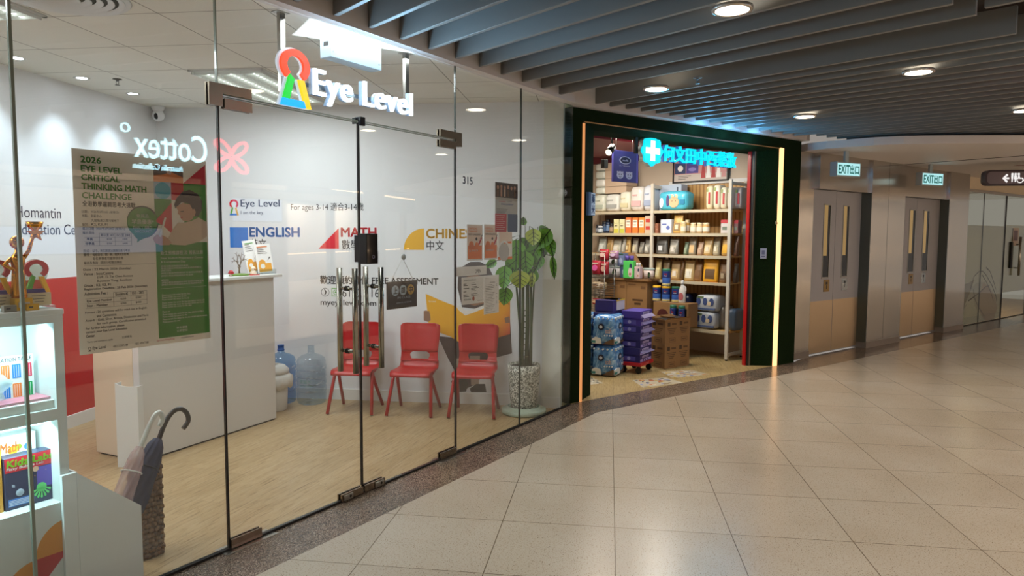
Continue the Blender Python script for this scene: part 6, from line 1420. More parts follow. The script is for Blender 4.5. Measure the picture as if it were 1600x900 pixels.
def pouch(lab, a, b2, yt, v, zz, col, win, group, lbl=None, lean=4):
    """standing pouch: flat crimped top, bellied base, clear window showing the goods"""
    x0, x1 = fsx(a, v), fsx(b2, v); h = fsz((a+b2)/2, yt, v)-zz; w = x1-x0
    t = thing('pouch', lab, 'pouch', FS, ((x0+x1)/2, v+.03, zz), group=group)
    mb = MB(); secs = []
    for s, dp_, ww in ((0, .030, .94), (.08, .038, 1.0), (.3, .036, .99), (.55, .026, .97), (.8, .011, .97), (.9, .004, 1.0), (1, .003, 1.0)):
        yc = .02*s*lean/4; W2 = w/2*ww
        secs.append([(W2*cx3, yc+dp_*sy, h*s) for cx3, sy in ((-1, 0), (-.8, -.75), (-.35, -1), (.35, -1), (.8, -.75), (1, 0), (.8, .75), (.35, 1), (-.35, 1), (-.8, .75))])
    loft(mb, mc(col, .35), secs); part('bag', mb, t)
    mb = MB(); n0 = []
    def fy(s): return .02*s*lean/4-(.0365 if s < .35 else .0365-(s-.35)*.058)-.0015
    for s in (.14, .3, .45, .58): n0.append([(-w*.30, fy(s), h*s), (w*.30, fy(s), h*s)])
    i = mb.mi(mc(win, .6))
    rows = [[mb.bm.verts.new(p) for p in r_] for r_ in n0]
    for A, B in zip(rows, rows[1:]): fc = mb.bm.faces.new((A[0], A[1], B[1], B[0])); fc.material_index = i
    part('window', mb, t)
    if lbl:
        mb = MB(); mb.rect(mc(lbl, .5), -w*.2, w*.14, h*.22, h*.48, fy(.3)-.004, fy(.3)+.006); part('label', mb, t)
z = LVZ[1]
pouch('gold standing pouch with a clear window on the second shelf', 1049, 1064, 336, .03, z, 'c8a25a', '8d7450', 'small boxes and jars on the second shelf', 'd8cfb8')
for k, (px, w, yt, v, c1, lab) in enumerate(((1067, 8, 346, .03, 'c9b27a', 'tan jar with a pale lid beside the gold pouch'), (1073, 7, 343.5, .12, 'c49a50', 'taller amber jar behind the tan jar'), (1082.5, 9, 348, .03, 'cdbb94', 'first of three matching cream jars on the second shelf'), (1092.5, 9, 348, .03, 'c9a878', 'middle one of three matching cream jars on the second shelf'), (1102.5, 9.5, 348, .03, 'c2955a', 'last of three matching cream jars, nearest the bare stretch of shelf'))):
    jar(lab, px, w, yt, v, c1, 'd3c09a', 'cream jars on the second shelf', label='ded6c4')
for (a, b2, yt, c1, c2, lab) in ((1125, 1137, 343.5, 'c4bcb8', 'b03a40', 'white box with a red top by the right shelf post'), (1145, 1152, 344, '7a5350', '9a2830', 'small dark box with a red top right of the right shelf post')):
    x0, x1 = fsx(a, .04), fsx(b2, .04); carton('small_box', lab, 'box', FS, x0, x1, .04, .14, z, fsz((a+b2)/2, yt, .04), c1, G4, deco=lambda mb, w, d_, h, c2=c2: (mb.rect(mc(c2), -w*.5, w*.5, h*.74, h*1.0, -d_/2-.001, -d_/2), mb.rect(mc('6f7a6a'), -w*.3, w*.3, h*.25, h*.5, -d_/2-.001, -d_/2)))
# ---- third level: bags of dried goods
z = LVZ[2]; G5 = 'pouches of dried goods on the third shelf'
L3 = [(933, 945, 370, '8d9088', 'b9bcb4', 'c9d0d0', 'small clear pouch at the left end of the third shelf'), (946, 956, 371, 'a98a5a', '8d7448', None, 'brown paper pouch left of the big clear bag on the third shelf'), (955, 969, 373, 'a8a698', 'c2bcaa', 'd8d6ce', 'wide clear bag with a white label on the third shelf'), (970, 975.5, 371, '8d8a80', 'aaa79c', None, 'slim grey pouch between the wide clear bag and the gold pouch'), (976, 983, 370, 'c7a566', '8a6a3a', 'd3c39a', 'gold pouch with a dark band on the third shelf'), (986, 994.5, 372, '9a9488', 'b5ac98', 'd3c8a8', 'grey pouch with a yellow base on the third shelf'),
      (997, 1004, 378, '6d6a62', '8d877a', None, 'small dark pouch left of the silver pouch on the third shelf'), (1005, 1015, 373, '7d7c76', 'a6a296', 'cfcfc9', 'silver pouch touching the middle post on the third shelf'), (1023, 1041, 369, '6a6a68', '4a4844', 'c9ccd0', 'large dark clear bag right of the middle post'), (1044, 1058, 372.5, '7d7a72', 'a8a294', 'cfcbc4', 'grey clear bag second right of the middle post'), (1067, 1073.5, 378, '5d6e58', '7d8a70', None, 'short green pouch on the third shelf'),
      (1074, 1086, 371, '8d8674', 'c8a878', None, 'clear pouch of pale slices on the third shelf'), (1088, 1097, 378, '9a7a60', 'b39a80', 'c2a48a', 'small brown pouch with a pink label on the third shelf'), (1097.5, 1112, 371, 'b0925e', 'c9b48a', 'd6cdb4', 'kraft pouch with a clear front on the third shelf'), (1112.5, 1123.5, 370, '9a937f', 'b5a98a', 'd8d2c0', 'grey kraft pouch with white label on the third shelf'), (1126, 1138, 369, 'b08a4a', 'd9a42c', None, 'kraft pouch with a yellow base by the right post'), (1145, 1152, 368, '6d4630', '54341f', None, 'dark brown pouch right of the right post on the third shelf')]
for k, (a, b2, yt, c1, wn_, lb, lab) in enumerate(L3): pouch(lab, a, b2, yt, .04+.02*(k % 3), z, c1, wn_, G5, lb)
z = LVZ[3]; G6 = 'pouches of dried goods on the fourth shelf'
L4 = [(1022.5, 1032, 405, '9a875a', 'c9bb8a', 'd0c8a4', 'slim clear pouch left at the fourth shelf, beside the middle post'), (1034, 1045, 406, '6e5a3e', '8d7450', None, 'brown pouch behind the topmost wipe tub'), (1047, 1062, 408, 'a0845a', 'c2a878', 'd8d0c4', 'clear bag half behind the topmost wipe tub'), (1062.5, 1067, 408, '6a4d2c', '54391f', None, 'narrow dark brown pouch on the fourth shelf'), (1068, 1084, 407, 'b39a6a', 'd3ccb8', 'e0dcd0', 'clear bag of white pieces on the fourth shelf'), (1083.5, 1096, 410, '8a6640', '6e4c2c', None, 'brown pouch left of the big yellow pouch'), (1097, 1121.5, 405.5, 'dba02a', '5a4020', None, 'big yellow pouch with a dark band on the fourth shelf'), (1123, 1137, 411, '7d5c38', '5f4428', 'a8967a', 'brown bag with a pale label by the right post on the fourth shelf'), (1145, 1152, 412, '54402e', '3e2d1e', None, 'dark bag right of the right post on the fourth shelf')]
for k, (a, b2, yt, c1, wn_, lb, lab) in enumerate(L4): pouch(lab, a, b2, yt, .04+.02*(k % 3), z, c1, wn_, G6, lb)
# ---- bottom shelf: silver tissue bales
def silver(mb, w, d_, h):
    y = -d_/2-.004
    for q in range(3): mb.disc(mc('3a4a78'), -w*.32+q*w*.3, h*.6, w*.10, y, y+.02, rz=h*.22)
    mb.rect(mc('4a5a80'), -w*.45, w*.45, h*.12, h*.22, y, y+.02); mb.disc(mc('c9b89a'), w*.18, h*.5, w*.09, y-.001, y+.02); mb.rect(mc('5f7050'), -w*.4, -w*.1, h*.78, h*.9, y, y+.02)
GB = 'silver tissue bales on the bottom shelf'
v = -.01; x0, x1 = fsx(1086, v), fsx(1119, v); zz0 = .369; zm = fsz(1100, 487, v); zt3 = fsz(1103, 461, v)
softpack('tissue_bale', 'lower silver tissue bale on the bottom shelf', FS, (x0+x1)/2, .14, zz0, x1-x0, .30, zm-zz0, 'a4a8ac', GB, deco=silver, seed=61, rolls=3)
softpack('tissue_bale', 'upper silver tissue bale on the bottom shelf', FS, (x0+x1)/2+.01, .145, zm, x1-x0, .29, zt3-zm, 'aeb3b8', GB, deco=silver, seed=62, rolls=3)
softpack('tissue_bale', 'dull bale beside the silver pair, left of the right post', FS, fsx(1127, .1), .26, zz0, .11, .28, .30, '6f665c', GB, seed=63)
softpack('tissue_bale', 'blue grey bale right of the right post on the bottom shelf', FS, fsx(1147, .1), .20, zz0, .10, .26, fsz(1147, 483, .1)-zz0, '5a6a7c', GB, seed=64)
softpack('dark_bag', 'dark navy bag deep on the bottom shelf behind the white bottle', FS, fsx(1076, .2), .24, zz0, .17, .26, fsz(1076, 458, .2)-zz0, '1f2440', None, cat='bag', seed=65)
# ================================================================== floor displays of the pharmacy
def corner(px, py): return flr(px, py)
# --- toilet paper packs (two columns, two high)
def tp_print(mb, w, d_, h):
    for (sx, x) in ((1, .0),):
        y = -d_/2-.006
        for q in range(5): mb.disc(mc('d0e0ea'), -w*.38+q*w*.19, h*.90, w*.035, y, y+.02)
        mb.disc(mc('16203e'), -w*.08, h*.62, w*.12, y, y+.02, rz=h*.11); mb.disc(mc('c9d6e6'), -w*.08, h*.62, w*.07, y-.001, y+.01, rz=h*.05)
        mb.text(mc('e8d8d8'), 'soft', w*.12, h*.42, w=w*.25, h=h*.16, y=y, bold=.03, res=2)
        for q in range(4): mb.disc(mc('dfe8ee'), w*.08+q*w*.10, h*.34, w*.03, y, y+.02)
        mb.flat(mc('dfe6e8'), [(-w*.45, h*.06), (-w*.05, h*.06), (-w*.10, h*.24), (-w*.32, h*.28), (-w*.45, h*.22)], y, y+.02); mb.flat(mc('6b5644'), [(w*.0, h*.05), (w*.46, h*.05), (w*.46, h*.26), (w*.30, h*.20), (w*.15, h*.14)], y, y+.02)
        mb.rect(mc('3f8f94'), -w*.46, -w*.30, h*.08, h*.16, y-.001, y+.01)
FT = Frame(1.125, 7.555, 64.8)
GT = 'blue toilet paper packs by the left jamb'
hp = 0.335
m_film = M('printed_pack_film', '5f94cc', rough=.22); tn, n, l, b = nt(m_film); tc = n.new('ShaderNodeTexCoord'); no = tex(m_film, 'ShaderNodeTexNoise', tc.outputs['Object'], Scale=11.0, Detail=4.0, Distortion=1.5)
r1 = ramp_col(m_film, no.outputs['Fac'], [(.30, '2f63a8'), (.46, '4f86c4'), (.58, '6fa4d8'), (.72, 'b4d2e8')]); l.new(r1.outputs['Color'], b.inputs['Base Color'])
for k, (x, y, zz_, lab) in enumerate(((0.23, 0.135, 0.0, 'front blue toilet paper pack on the pharmacy floor'), (0.21, 0.43, 0.0, 'blue toilet paper pack on the floor, behind and left of the front one'), (0.25, 0.145, hp+.004, 'blue toilet paper pack stacked on the front floor pack'), (0.225, 0.45, hp+.004, 'blue toilet paper pack stacked against the left jamb'))):
    t = softpack('toilet_paper_pack', lab, FT, x, y, zz_, .46, .27, hp, '4f86c2', GT, deco=tp_print, rolls=4, seed=70+k, rough=.22, m=m_film)
    # print on the left flank as well
    mb = MB(); tp_print(mb, .27, .46, hp); bmesh.ops.rotate(mb.bm, cent=(0, 0, 0), matrix=Matrix.Rotation(R(-90), 3, 'Z'), verts=mb.bm.verts[:]); part('side_print', mb, t)
# --- tower of tissue boxes on a red dolly
FD = Frame(1.439, 7.739, 57)
t = thing('dolly', 'red platform dolly on black castors under the purple box tower', 'dolly', FD, (0, 0, 0))
mb = MB(); mb.box(mc('b8202a', .35), (-.01, .37), (-.01, .25), (.085, .125), bev=.006); part('platform', mb, t)
mb = MB(); mb.text(mc('e6b0a8'), 'CARE', .13, .095, w=.10, h=.02, y=-.0108, bold=.02, res=2); part('lettering', mb, t)
for x in (.03, .33):
    for y in (.03, .21):
        mb = MB(); mb.cyl(m_black, (x-.014, y, .034), (x+.014, y, .034), .034, n=18); mb.box(m_black, (x-.02, x+.02), (y-.015, y+.015), (.055, .085)); part('castor', mb, t)
GX = 'purple tissue boxes in the tower on the dolly'
hz_ = (fsz(1000, 482, 0)-0)  # guide only
zz_ = .126; NB = 7; hb = .083
def tb(mb, w, d_, h):
    mb.rect(mc('a49ae0'), -w*.46, w*.46, h*.06, h*.42, -d_/2-.001, -d_/2); mb.rect(mc('b9b2e2'), -w*.30, w*.24, h*.56, h*.84, -d_/2-.001, -d_/2); mb.text(mc('2b2670'), 'tissue', -w*.26, h*.62, w=w*.42, h=h*.16, y=-d_/2-.0012, bold=.02, res=2)
    for q in range(3): mb.disc(mc('2b2670'), -w*.2+q*w*.16, h*.24, w*.035, -d_/2-.002, -d_/2)
def flap(mb, w, d_, h, s): mb._add([(-w*.46, -d_/2, h*.5), (w*.46, -d_/2, h*.5), (w*.48, -d_/2-.045, h*(.1+.2*s)), (-w*.40, -d_/2-.03, h*(.05+.15*s))], [(0, 1, 2, 3)], mc('cfc8ee'))
for k in range(NB):
    t = carton('tissue_box', '%s purple tissue box of the tower, counted from the dolly' % ordinal(k), 'tissue box', FD, .01+random.uniform(-.006, .006), .355, .01, .235, zz_, zz_+hb-.001, '2d2a72' if k < 5 else '46389a', GX, deco=tb, bev=.002)
    mb = MB(); mb.rect(mc('5a55b4'), -.10, .06, hb*.2, hb*.8, -.1735, -.1725); mb.disc(mc('a9a6dc'), -.02, hb*.5, .02, -.1745, -.173); bmesh.ops.rotate(mb.bm, cent=(0, 0, 0), matrix=Matrix.Rotation(R(-90), 3, 'Z'), verts=mb.bm.verts[:]); part('end_print', mb, t)
    if k in (1, 3, 4, 5, 6):
        mb = MB(); flap(mb, .345, .225, hb, k % 2); bmesh.ops.solidify(mb.bm, geom=mb.bm.faces[:], thickness=.001); part('flap', mb, t, 'lilac torn flap')
    zz_ += hb
p_ = FD.w(-.13, .14)
for k, (dx, dz, lab, c1) in enumerate(((-.16, 0, 'dark blue tissue carton behind the packs, below the white topped one', '1e1c5e'), (-.12, .135, 'dark blue carton with white paper and yellow rim on top', '28246e'))):
    t = carton('tissue_carton', lab, 'carton', FD, dx-.02, dx+.30, .28, .50, .56+dz if k else .0, .56+dz+.13 if k else .69, c1, 'dark blue tissue cartons behind the tower', deco=lambda mb, w, d_, h: mb.disc(mc('6a68b8'), 0, h*.88, w*.09, -d_/2-.001, -d_/2))
    if k:
        mb = MB(); mb.box(mc('d0cfd6'), (-.06, .16), (-.112, .10), (.012, .118), bev=.003); mb.box(mc('c9a93a'), (-.07, .162), (-.114, .11), (.116, .130)); part('paper_block', mb, t)
# --- brown cartons: front four
FB = Frame(1.779, 8.048, 34.5)
GC = 'brown cartons stacked before the shelves'
def bx_print(mb, w, d_, h):
    y = -d_/2-.001
    mb.rect(mc('3f2c1c'), -w*.32, -w*.12, h*.74, h*.90, y, y+.001); mb.rect(mc('5a4028'), w*.0, w*.34, h*.78, h*.86, y, y+.001)
    for q in range(4): mb.rect(mc('5a4028'), -w*(.32-.05*q), w*(.34-.06*q), h*(.62-.07*q), h*(.655-.07*q), y, y+.001)
    for a in ((-w*.18, w*.28, h*.08, h*.095), (-w*.18, w*.28, h*.24, h*.255), (-w*.18, -w*.165, h*.08, h*.255), (w*.265, w*.28, h*.08, h*.255)): mb.rect(mc('4a3420'), a[0], a[1], a[2], a[3], y, y+.001)
    mb.rect(mc('5a4028'), -w*.1, w*.2, h*.14, h*.19, y, y+.001)
m_kraft = M('kraft_card', '8a6842', rough=.7); m_krin = M('kraft_card_inside', '7a5a38', rough=.8)
def kraft(lab, fr, x0, x1, y0, y1, z0, z1, group, flaps=False, pr=bx_print):
    t = carton('carton', lab, 'carton', fr, x0, x1, y0, y1, z0, z1, '8a6842', group, deco=pr, bev=.002, m=m_kraft)
    w, d_, h = x1-x0, y1-y0, z1-z0
    mb = MB(); bx_print(mb, d_, w, h); bmesh.ops.rotate(mb.bm, cent=(0, 0, 0), matrix=Matrix.Rotation(R(-90), 3, 'Z'), verts=mb.bm.verts[:]); part('side_print', mb, t)
    if flaps:
        mb = MB()
        for (a, bq, c_, d2) in (((-w/2, -d_/2), (w/2, -d_/2), (w/2-.01, -d_/2-.03), (-w/2+.01, -d_/2-.03)), ((-w/2, d_/2), (w/2, d_/2), (w/2, d_/2+.05), (-w/2, d_/2+.05)), ((-w/2, -d_/2), (-w/2, d_/2), (-w/2-.05, d_/2), (-w/2-.05, -d_/2))):
            mb._add([(*a, h), (*bq, h), (*c_, h+.02), (*d2, h+.02)], [(0, 1, 2, 3)], m_kraft)
        bmesh.ops.solidify(mb.bm, geom=mb.bm.faces[:], thickness=.003); mb.box(m_dark, (-w/2+.02, w/2-.02), (-d_/2+.02, d_/2-.02), (h-.004, h+.001)); part('flap', mb, t)
    return t
for k, (x, zc, lab) in enumerate(((0, 0, 'lower left brown carton of the four before the shelves'), (1, 0, 'lower right brown carton of the four before the shelves'), (0, 1, 'upper left open brown carton of the four before the shelves'), (1, 1, 'upper right open brown carton of the four before the shelves'))):
    kraft(lab, FB, .002+x*.225, .222+x*.225, .0+.02*x, .24+.02*x, zc*.287, zc*.287+.286, GC, flaps=zc == 1)
# --- carton with tubs behind them
def tubprint(mb, w, d_, h):
    y = -d_/2-.001
    mb.disc(mc('4a1c1c'), -w*.22, h*.45, w*.16, y, y+.001, rz=h*.26)
    mb.rect(m_dark, w*.04, w*.46, h*.08, h*.78, y, y+.001)
xb0, xb1 = fsx(1021, -.32), fsx(1076, -.32); zc1 = fsz(1050, 473.5, -.32)
kraft('brown carton at the back carrying the second row, hidden low down', FS, xb0, xb1-.22, -.30, -.06, 0, .40, GC)
t = kraft('cut open display carton showing two blue tubs, under the wipe tubs', FS, xb0, xb1, -.30, -.06, .402, zc1, GC, pr=tubprint)
w = xb1-xb0
def tub(lab, x, y, zz_, r_, h, lid, group='blue wipe tubs on the display carton'):
    t = thing('wipe_tub', lab, 'tub', FS, (x, y, zz_), group=group)
    mb = MB(); mb.lathe(mc('2f559a', .3), [(0, 0), (r_*.96, 0), (r_, .006), (r_, h*.86), (0, h*.86)], n=26); part('body', mb, t)
    mb = MB(); mb.lathe(mc('b5c4cc', .3), [(r_*1.01, .008), (r_*1.01, h*.18)], n=26); mb.lathe(mc('c8b468', .3), [(r_*1.012, .008), (r_*1.012, h*.14)], n=26); mb.lathe(mc('1c2f6e', .3), [(r_*1.01, h*.48), (r_*1.01, h*.84)], n=26)
    mb.text(mc('c9403c'), 'clean', -r_*.1, h*.66, w=r_*.8, h=h*.09, y=-r_*1.02, bold=.03, res=2); mb.text(mc('e8ecf0'), 'wipes', -r_*.1, h*.55, w=r_*.8, h=h*.08, y=-r_*1.02, bold=.03, res=2); part('label', mb, t)
    mb = MB(); mb.lathe(mc(lid, .35), [(r_*.99, h*.86), (r_*1.04, h*.87), (r_*1.04, h*.95), (r_*.9, h), (0, h)], n=26); part('lid', mb, t)
r_ = .052; vt = -.20; hh = fsz(1042, 447, vt)-zc1
for k, (px, lid, lab) in enumerate(((1027.5, 'd0a41c', 'yellow lidded wipe tub at the left of the lower row'), (1042, 'd6aa20', 'yellow lidded wipe tub in the middle of the lower row'), (1056, '24624a', 'green lidded wipe tub at the right of the lower row'))): tub(lab, fsx(px, vt), vt+.02*(k == 2), zc1, r_, hh, lid)
tub('green lidded wipe tub standing alone on the lower row', fsx(1042, vt), vt, zc1+hh+.001, r_, fsz(1042, 420, vt)-zc1-hh, '2a6a50')
for k in (0, 1): tub('blue tub inside the cut open carton, %s one' % ('left', 'right')[k], xb0+w*(.62+.24*k), -.335, .40, .04, zc1-.42, '24624a', 'blue tubs in the display carton')
t = thing('spray_bottle', 'white bottle with a loop handle right of the wipe tubs', 'bottle', FS, (fsx(1066, vt), vt+.02, zc1))
hB = fsz(1064, 438, vt)-zc1
mb = MB(); mb.lathe(mc('c9c6c2', .35), [(0, 0), (.045, 0), (.048, .01), (.048, hB*.50), (.034, hB*.68), (.018, hB*.76), (.016, hB*.84), (0, hB*.84)], n=22, sy=.7); part('body', mb, t)
mb = MB(); mb.tube(mc('c9c6c2', .35), [(.022, 0, hB*.74), (.045, 0, hB*.70), (.050, 0, hB*.55), (.047, 0, hB*.45)], .009, n=8); part('handle', mb, t)
mb = MB(); mb.lathe(mc('d6d6d6', .35), [(.017, hB*.83), (.021, hB*.84), (.018, hB*.97), (.012, hB), (0, hB)], n=16); part('cap', mb, t)
mb = MB(); mb.disc(mc('a85a60'), 0, hB*.28, .034, -.036, -.03, rz=hB*.17); part('label', mb, t)
# --- left: cartons carrying goods, snack rack
vC = -.26; a0, a1, a2 = fsx(946, vC), fsx(980, vC), fsx(1012, vC); zc = fsz(980, 434.5, vC)
def lp(mb, w, d_, h):
    y = -d_/2-.001; mb.rect(mc('4a3320'), -w*.2, w*.3, h*.36, h*.42, y, y+.001); mb.rect(mc('4a3320'), -w*.1, w*.2, h*.24, h*.31, y, y+.001); mb.rect(mc('6a4c30'), -w*.42, -w*.05, h*.86, h*.90, y, y+.001); mb.rect(mc('6a4c30'), w*.2, w*.42, h*.74, h*.84, y, y+.001)
hC = .42
for k, (xa, xb) in enumerate(((a0, a1-.004), (a1, a2))):
    kraft('brown carton below, under the %s upper carton left of the middle post' % ('left', 'right')[k], FS, xa, xb, vC, vC+.24, 0, zc-.03-hC, 'large brown cartons left of the middle post', pr=lp)
    kraft('large brown carton with dark print, %s of the pair left of the middle post' % ('left', 'right')[k], FS, xa, xb, vC, vC+.24, zc-.03-hC+.002, zc-.03, 'large brown cartons left of the middle post', pr=lp)
mb = MB(); mb.box(m_krin, (a0-.05, a2+.04), (vC-.03, vC+.235), (0, .026), bev=.002, seg=1); single('display_tray', 'brown card tray lying across the large brown cartons', 'tray', mb, FS, (0, 0, zc-.028))
zt4 = zc
def ptub(lab, px0, px1, yt, v, zz_, col):
    x0, x1 = fsx(px0, v), fsx(px1, v); h = fsz((px0+px1)/2, yt, v)-zz_; r2 = (x1-x0)/2
    t = thing('food_tub', lab, 'tub', FS, ((x0+x1)/2, v+.06, zz_), group='white tubs with leaf prints on the tray')
    mb = MB(); mb.lathe(mc(col, .35), [(0, 0), (r2*.84, 0), (r2*.95, h*.8), (0, h*.8)], n=24, sy=.6); part('body', mb, t)
    mb = MB(); mb.lathe(mc('8d9a98', .35), [(r2*.95, h*.8), (r2*1.0, h*.82), (r2*1.0, h*.96), (r2*.9, h), (0, h)], n=24, sy=.6); part('lid', mb, t)
    mb = MB(); random.seed(px0)
    for q in range(9): mb.disc(mc('1f2a1e' if q % 3 else '4a6a3a'), r2*(.25+.3*random.random()), h*(.15+.5*random.random()), r2*.16, -r2*.60, -r2*.58)
    part('print', mb, t)
zL = zt4; 
ptub('lower white tub with leaf print at the left of the tray', 945, 968, 415, vC, zL, 'b9b5b8'); zU = fsz(956, 416, vC)
ptub('upper white tub with leaf print, stacked on the lower one', 945, 964, 401.5, vC+.01, zU, 'b5b4ba')
for (a, b2, yt, zz_, col, lab) in ((968, 980, 414, zL, '4a5a80', 'dark blue patterned box right of the lower tub'), (964, 973, 396, zU, '6a78a0', 'pale blue patterned box right of the upper tub'), (953, 963, 394.5, fsz(956, 402, vC), '7a8896', 'flat grey box topping the tub pile')):
    x0, x1 = fsx(a, vC), fsx(b2, vC); carton('small_box', lab, 'box', FS, x0, x1, vC+.02, vC+.13, zz_, fsz((a+b2)/2, yt, vC), col, 'patterned boxes on the tray', deco=lambda mb, w, d_, h: (mb.rect(mc('2a4a3e'), -w*.48, w*.48, h*.86, h*.99, -d_/2-.001, -d_/2), mb.disc(mc('9aa8c8'), 0, h*.45, w*.28, -d_/2-.001, -d_/2, rz=h*.22)))
# shorter display carton back with a sloping side
t = thing('display_carton', 'open brown display carton with a sloped side behind the green bottle', 'carton', FS, (0, vC, zt4))
x0, x1, x2 = fsx(972, vC+.16), fsx(992, vC+.16), fsx(1010, vC+.16); zhi = fsz(985, 394.5, vC+.16)-zt4
mb = MB(); mb.flat(m_kraft, [(x0, 0), (x1, 0), (x1, zhi), (x0, zhi)], .16, .166); part('back_panel', mb, t)
mb = MB(); mb.flat(m_kraft, [(x1, 0), (x2, 0), (x2, zhi*.25), (x1, zhi)], .15, .156); part('side_panel', mb, t)
# green bottles
def gbottle(lab, px, w_px, yt, v, col, cap):
    x = fsx(px, v); w = fsx(px+w_px/2, v)-fsx(px-w_px/2, v); h = fsz(px, yt, v)-zt4
    t = thing('detergent_bottle', lab, 'bottle', FS, (x, v, zt4), group='detergent bottles on the tray')
    mb = MB(); mb.box(mc(col, .3), (-w/2, w/2), (-.035, .035), (0, h*.78), bev=.012, seg=3); part('body', mb, t)
    mb = MB()
    for s in ((-1, 1) if w > .08 else (0,)): mb.cyl(mc(cap, .4), (s*w*.22, 0, h*.78), (s*w*.22, 0, h), w*.17 if w > .08 else w*.28, n=14)
    part('cap', mb, t)
    mb = MB(); mb.disc(mc('c0b0b4'), w*.22, h*.28, w*.2, -.0365, -.034, rz=h*.22); mb.disc(mc('20304a'), w*.25, h*.55, w*.13, -.0365, -.034, rz=h*.11); mb.disc(mc('a0704a'), w*.2, h*.2, w*.1, -.038, -.035, rz=h*.06); part('label', mb, t)
gbottle('bright green detergent bottle with purple caps on the tray', 984, 16, 399.5, vC-.02, '4bb558', '4a3a8a')
gbottle('small pale pink bottle right of the green detergent', 998, 9, 411, vC, 'b5a0a4', 'b9b4b2')
ptub('white tub with leaf print at the right end of the tray, by the post', 1002, 1019, 419, vC, zL, 'b3a6a0')
# snack rack: wire basket stand with red bags
vR = -.52
t = thing('snack_rack', 'wire basket rack of snacks against the left turf jamb', 'rack', FS, (0, vR, 0))
m_wire = M('chrome_wire', '8a8884', rough=.3, metal=.9)
x0, x1 = fsx(915, vR), fsx(945, vR); zb1, zb2 = fsz(930, 462, vR), fsz(930, 482, vR)
mb = MB()
for x in (x0, x1):
    for y in (0, .22): mb.cyl(m_wire, (x, y, 0), (x, y, fsz(930, 396, vR)), .006, n=8)
part('upright', mb, t)
def basket(zb, zt2, fl=.02):
    mb = MB()
    for z_ in [zb+(zt2-zb)*q/5 for q in range(6)]:
        e = fl*(z_-zb)/(zt2-zb); mb.tube(m_wire, [(x0-e, -e, z_), (x1+e, -e, z_), (x1+e, .22+e, z_), (x0-e, .22+e, z_), (x0-e, -e, z_)], .003, n=5)
    for q in range(15):
        x = x0+(x1-x0)*q/14; mb.tube(m_wire, [(x, .22, zb), (x, 0, zb), (x, -fl, zt2)], .002, n=4)
    part('basket', mb, t)
basket(zb1, zb1+.155); basket(zb2-.16, zb2); basket(fsz(930, 432, vR)-.02, fsz(930, 432, vR)+.03)
GS = 'snack bags in the wire rack'
def snack(lab, px, py_b, w, h, col, c2, dx=0, rot=0, dy=0):
    x = fsx(px, vR); zz_ = fsz(px, py_b, vR)
    t = thing('snack_bag', lab, 'snack bag', FS, (x+dx, vR+.06+dy, zz_), rot=rot, group=GS)
    mb = MB(); secs = []
    for s, dp_ in ((0, .004), (.08, .02), (.35, .042), (.65, .042), (.92, .02), (1, .004)):
        secs.append([(w/2*cx3*(1+.03*math.sin(s*9)), dp_*sy, h*s) for cx3, sy in ((-1, 0), (-.7, -.8), (-.3, -1), (.3, -1), (.7, -.8), (1, 0), (.7, .8), (.3, 1), (-.3, 1), (-.7, .8))])
    loft(mb, mc(col, .25), secs); part('bag', mb, t)
    mb = MB(); mb.disc(mc(c2), 0, h*.5, w*.28, -.0475, -.03, rz=h*.2); mb.rect(mc('d8c8b8'), -w*.3, w*.3, h*.76, h*.84, -.042, -.02); part('print', mb, t)
snack('red and pink snack bag at the left of the rack', 929, 430, .15, .20, '9c2638', 'd05aa0', dy=-.01)
snack('red snack bag right of the pink printed one', 940, 431, .12, .19, '8a1f2c', 'c9a090', dy=.02)
snack('red snack bag standing behind, upper left in the rack', 933, 407, .16, .15, 'a02c38', 'd8b8b0', dy=.10)
snack('pale violet and red bag, upper right in the rack', 949, 405, .14, .11, '8f6a8a', 'c0a8c8', dy=.10)
snack('beige snack bag lying in the middle basket', 929, 452, .15, .10, 'b5a48a', '8a6a4a')
snack('beige and brown bag beside it at the right of the middle basket', 940, 452, .10, .09, 'a8977a', '7a5a3a', dy=-.015)
snack('red and cream bag on the lowest basket', 929, 476, .14, .08, 'a8242a', 'd8b090'); snack('cream bag at the right of the lowest basket', 943, 476, .12, .07, 'b08a6a', 'a8242a', dy=-.02)
# floor stickers of the pharmacy
def sticker(lab, pts, pal, seed):
    ps = [FP.loc(flr(*p)) for p in pts]; c0 = sum((p for p in ps), Vector((0, 0, 0)))/4
    mb = MB(); q = [(p.x-c0.x, p.y-c0.y) for p in ps]; mb.slab(mc('b9b09a', .4), q, 0, .0008)
    def L(a, b2): 
        bot = Vector(q[0]).lerp(Vector(q[1]), a); top = Vector(q[3]).lerp(Vector(q[2]), a); r2 = bot.lerp(top, b2); return (r2.x, r2.y)
    rnd = random.Random(seed)
    for i in range(34):
        a, b2 = rnd.random()*.86, rnd.random()*.86; s1, s2 = .05+rnd.random()*.12, .05+rnd.random()*.12
        mb.slab(mc(pal[i % len(pal)], .4), [L(a, b2), L(min(1, a+s1), b2+rnd.uniform(-.03, .03)), L(min(1, a+s1), min(1, b2+s2)), L(a+.02, min(1, b2+s2))], .0008, .0012+i*.00004)
    single('floor_sticker', lab, 'floor sticker', mb, FP, (c0.x, c0.y, .0002), group='floor stickers in the pharmacy')
sticker('faded advertising floor sticker in front of the brown cartons', [(1052, 591), (1108, 585), (1080, 578), (1032, 581)], ('c9a94a', '6a78a8', 'c8c2b4', 'b8865a', 'd8d2c6'), 1)
sticker('faded advertising floor sticker in front of the purple tower', [(1005, 606), (1068, 598), (1040, 590), (988, 594)], ('c9b04a', 'b86a3a', '8a94b4', 'd0cabb', '8a7a5a', '4a4a5a'), 2)
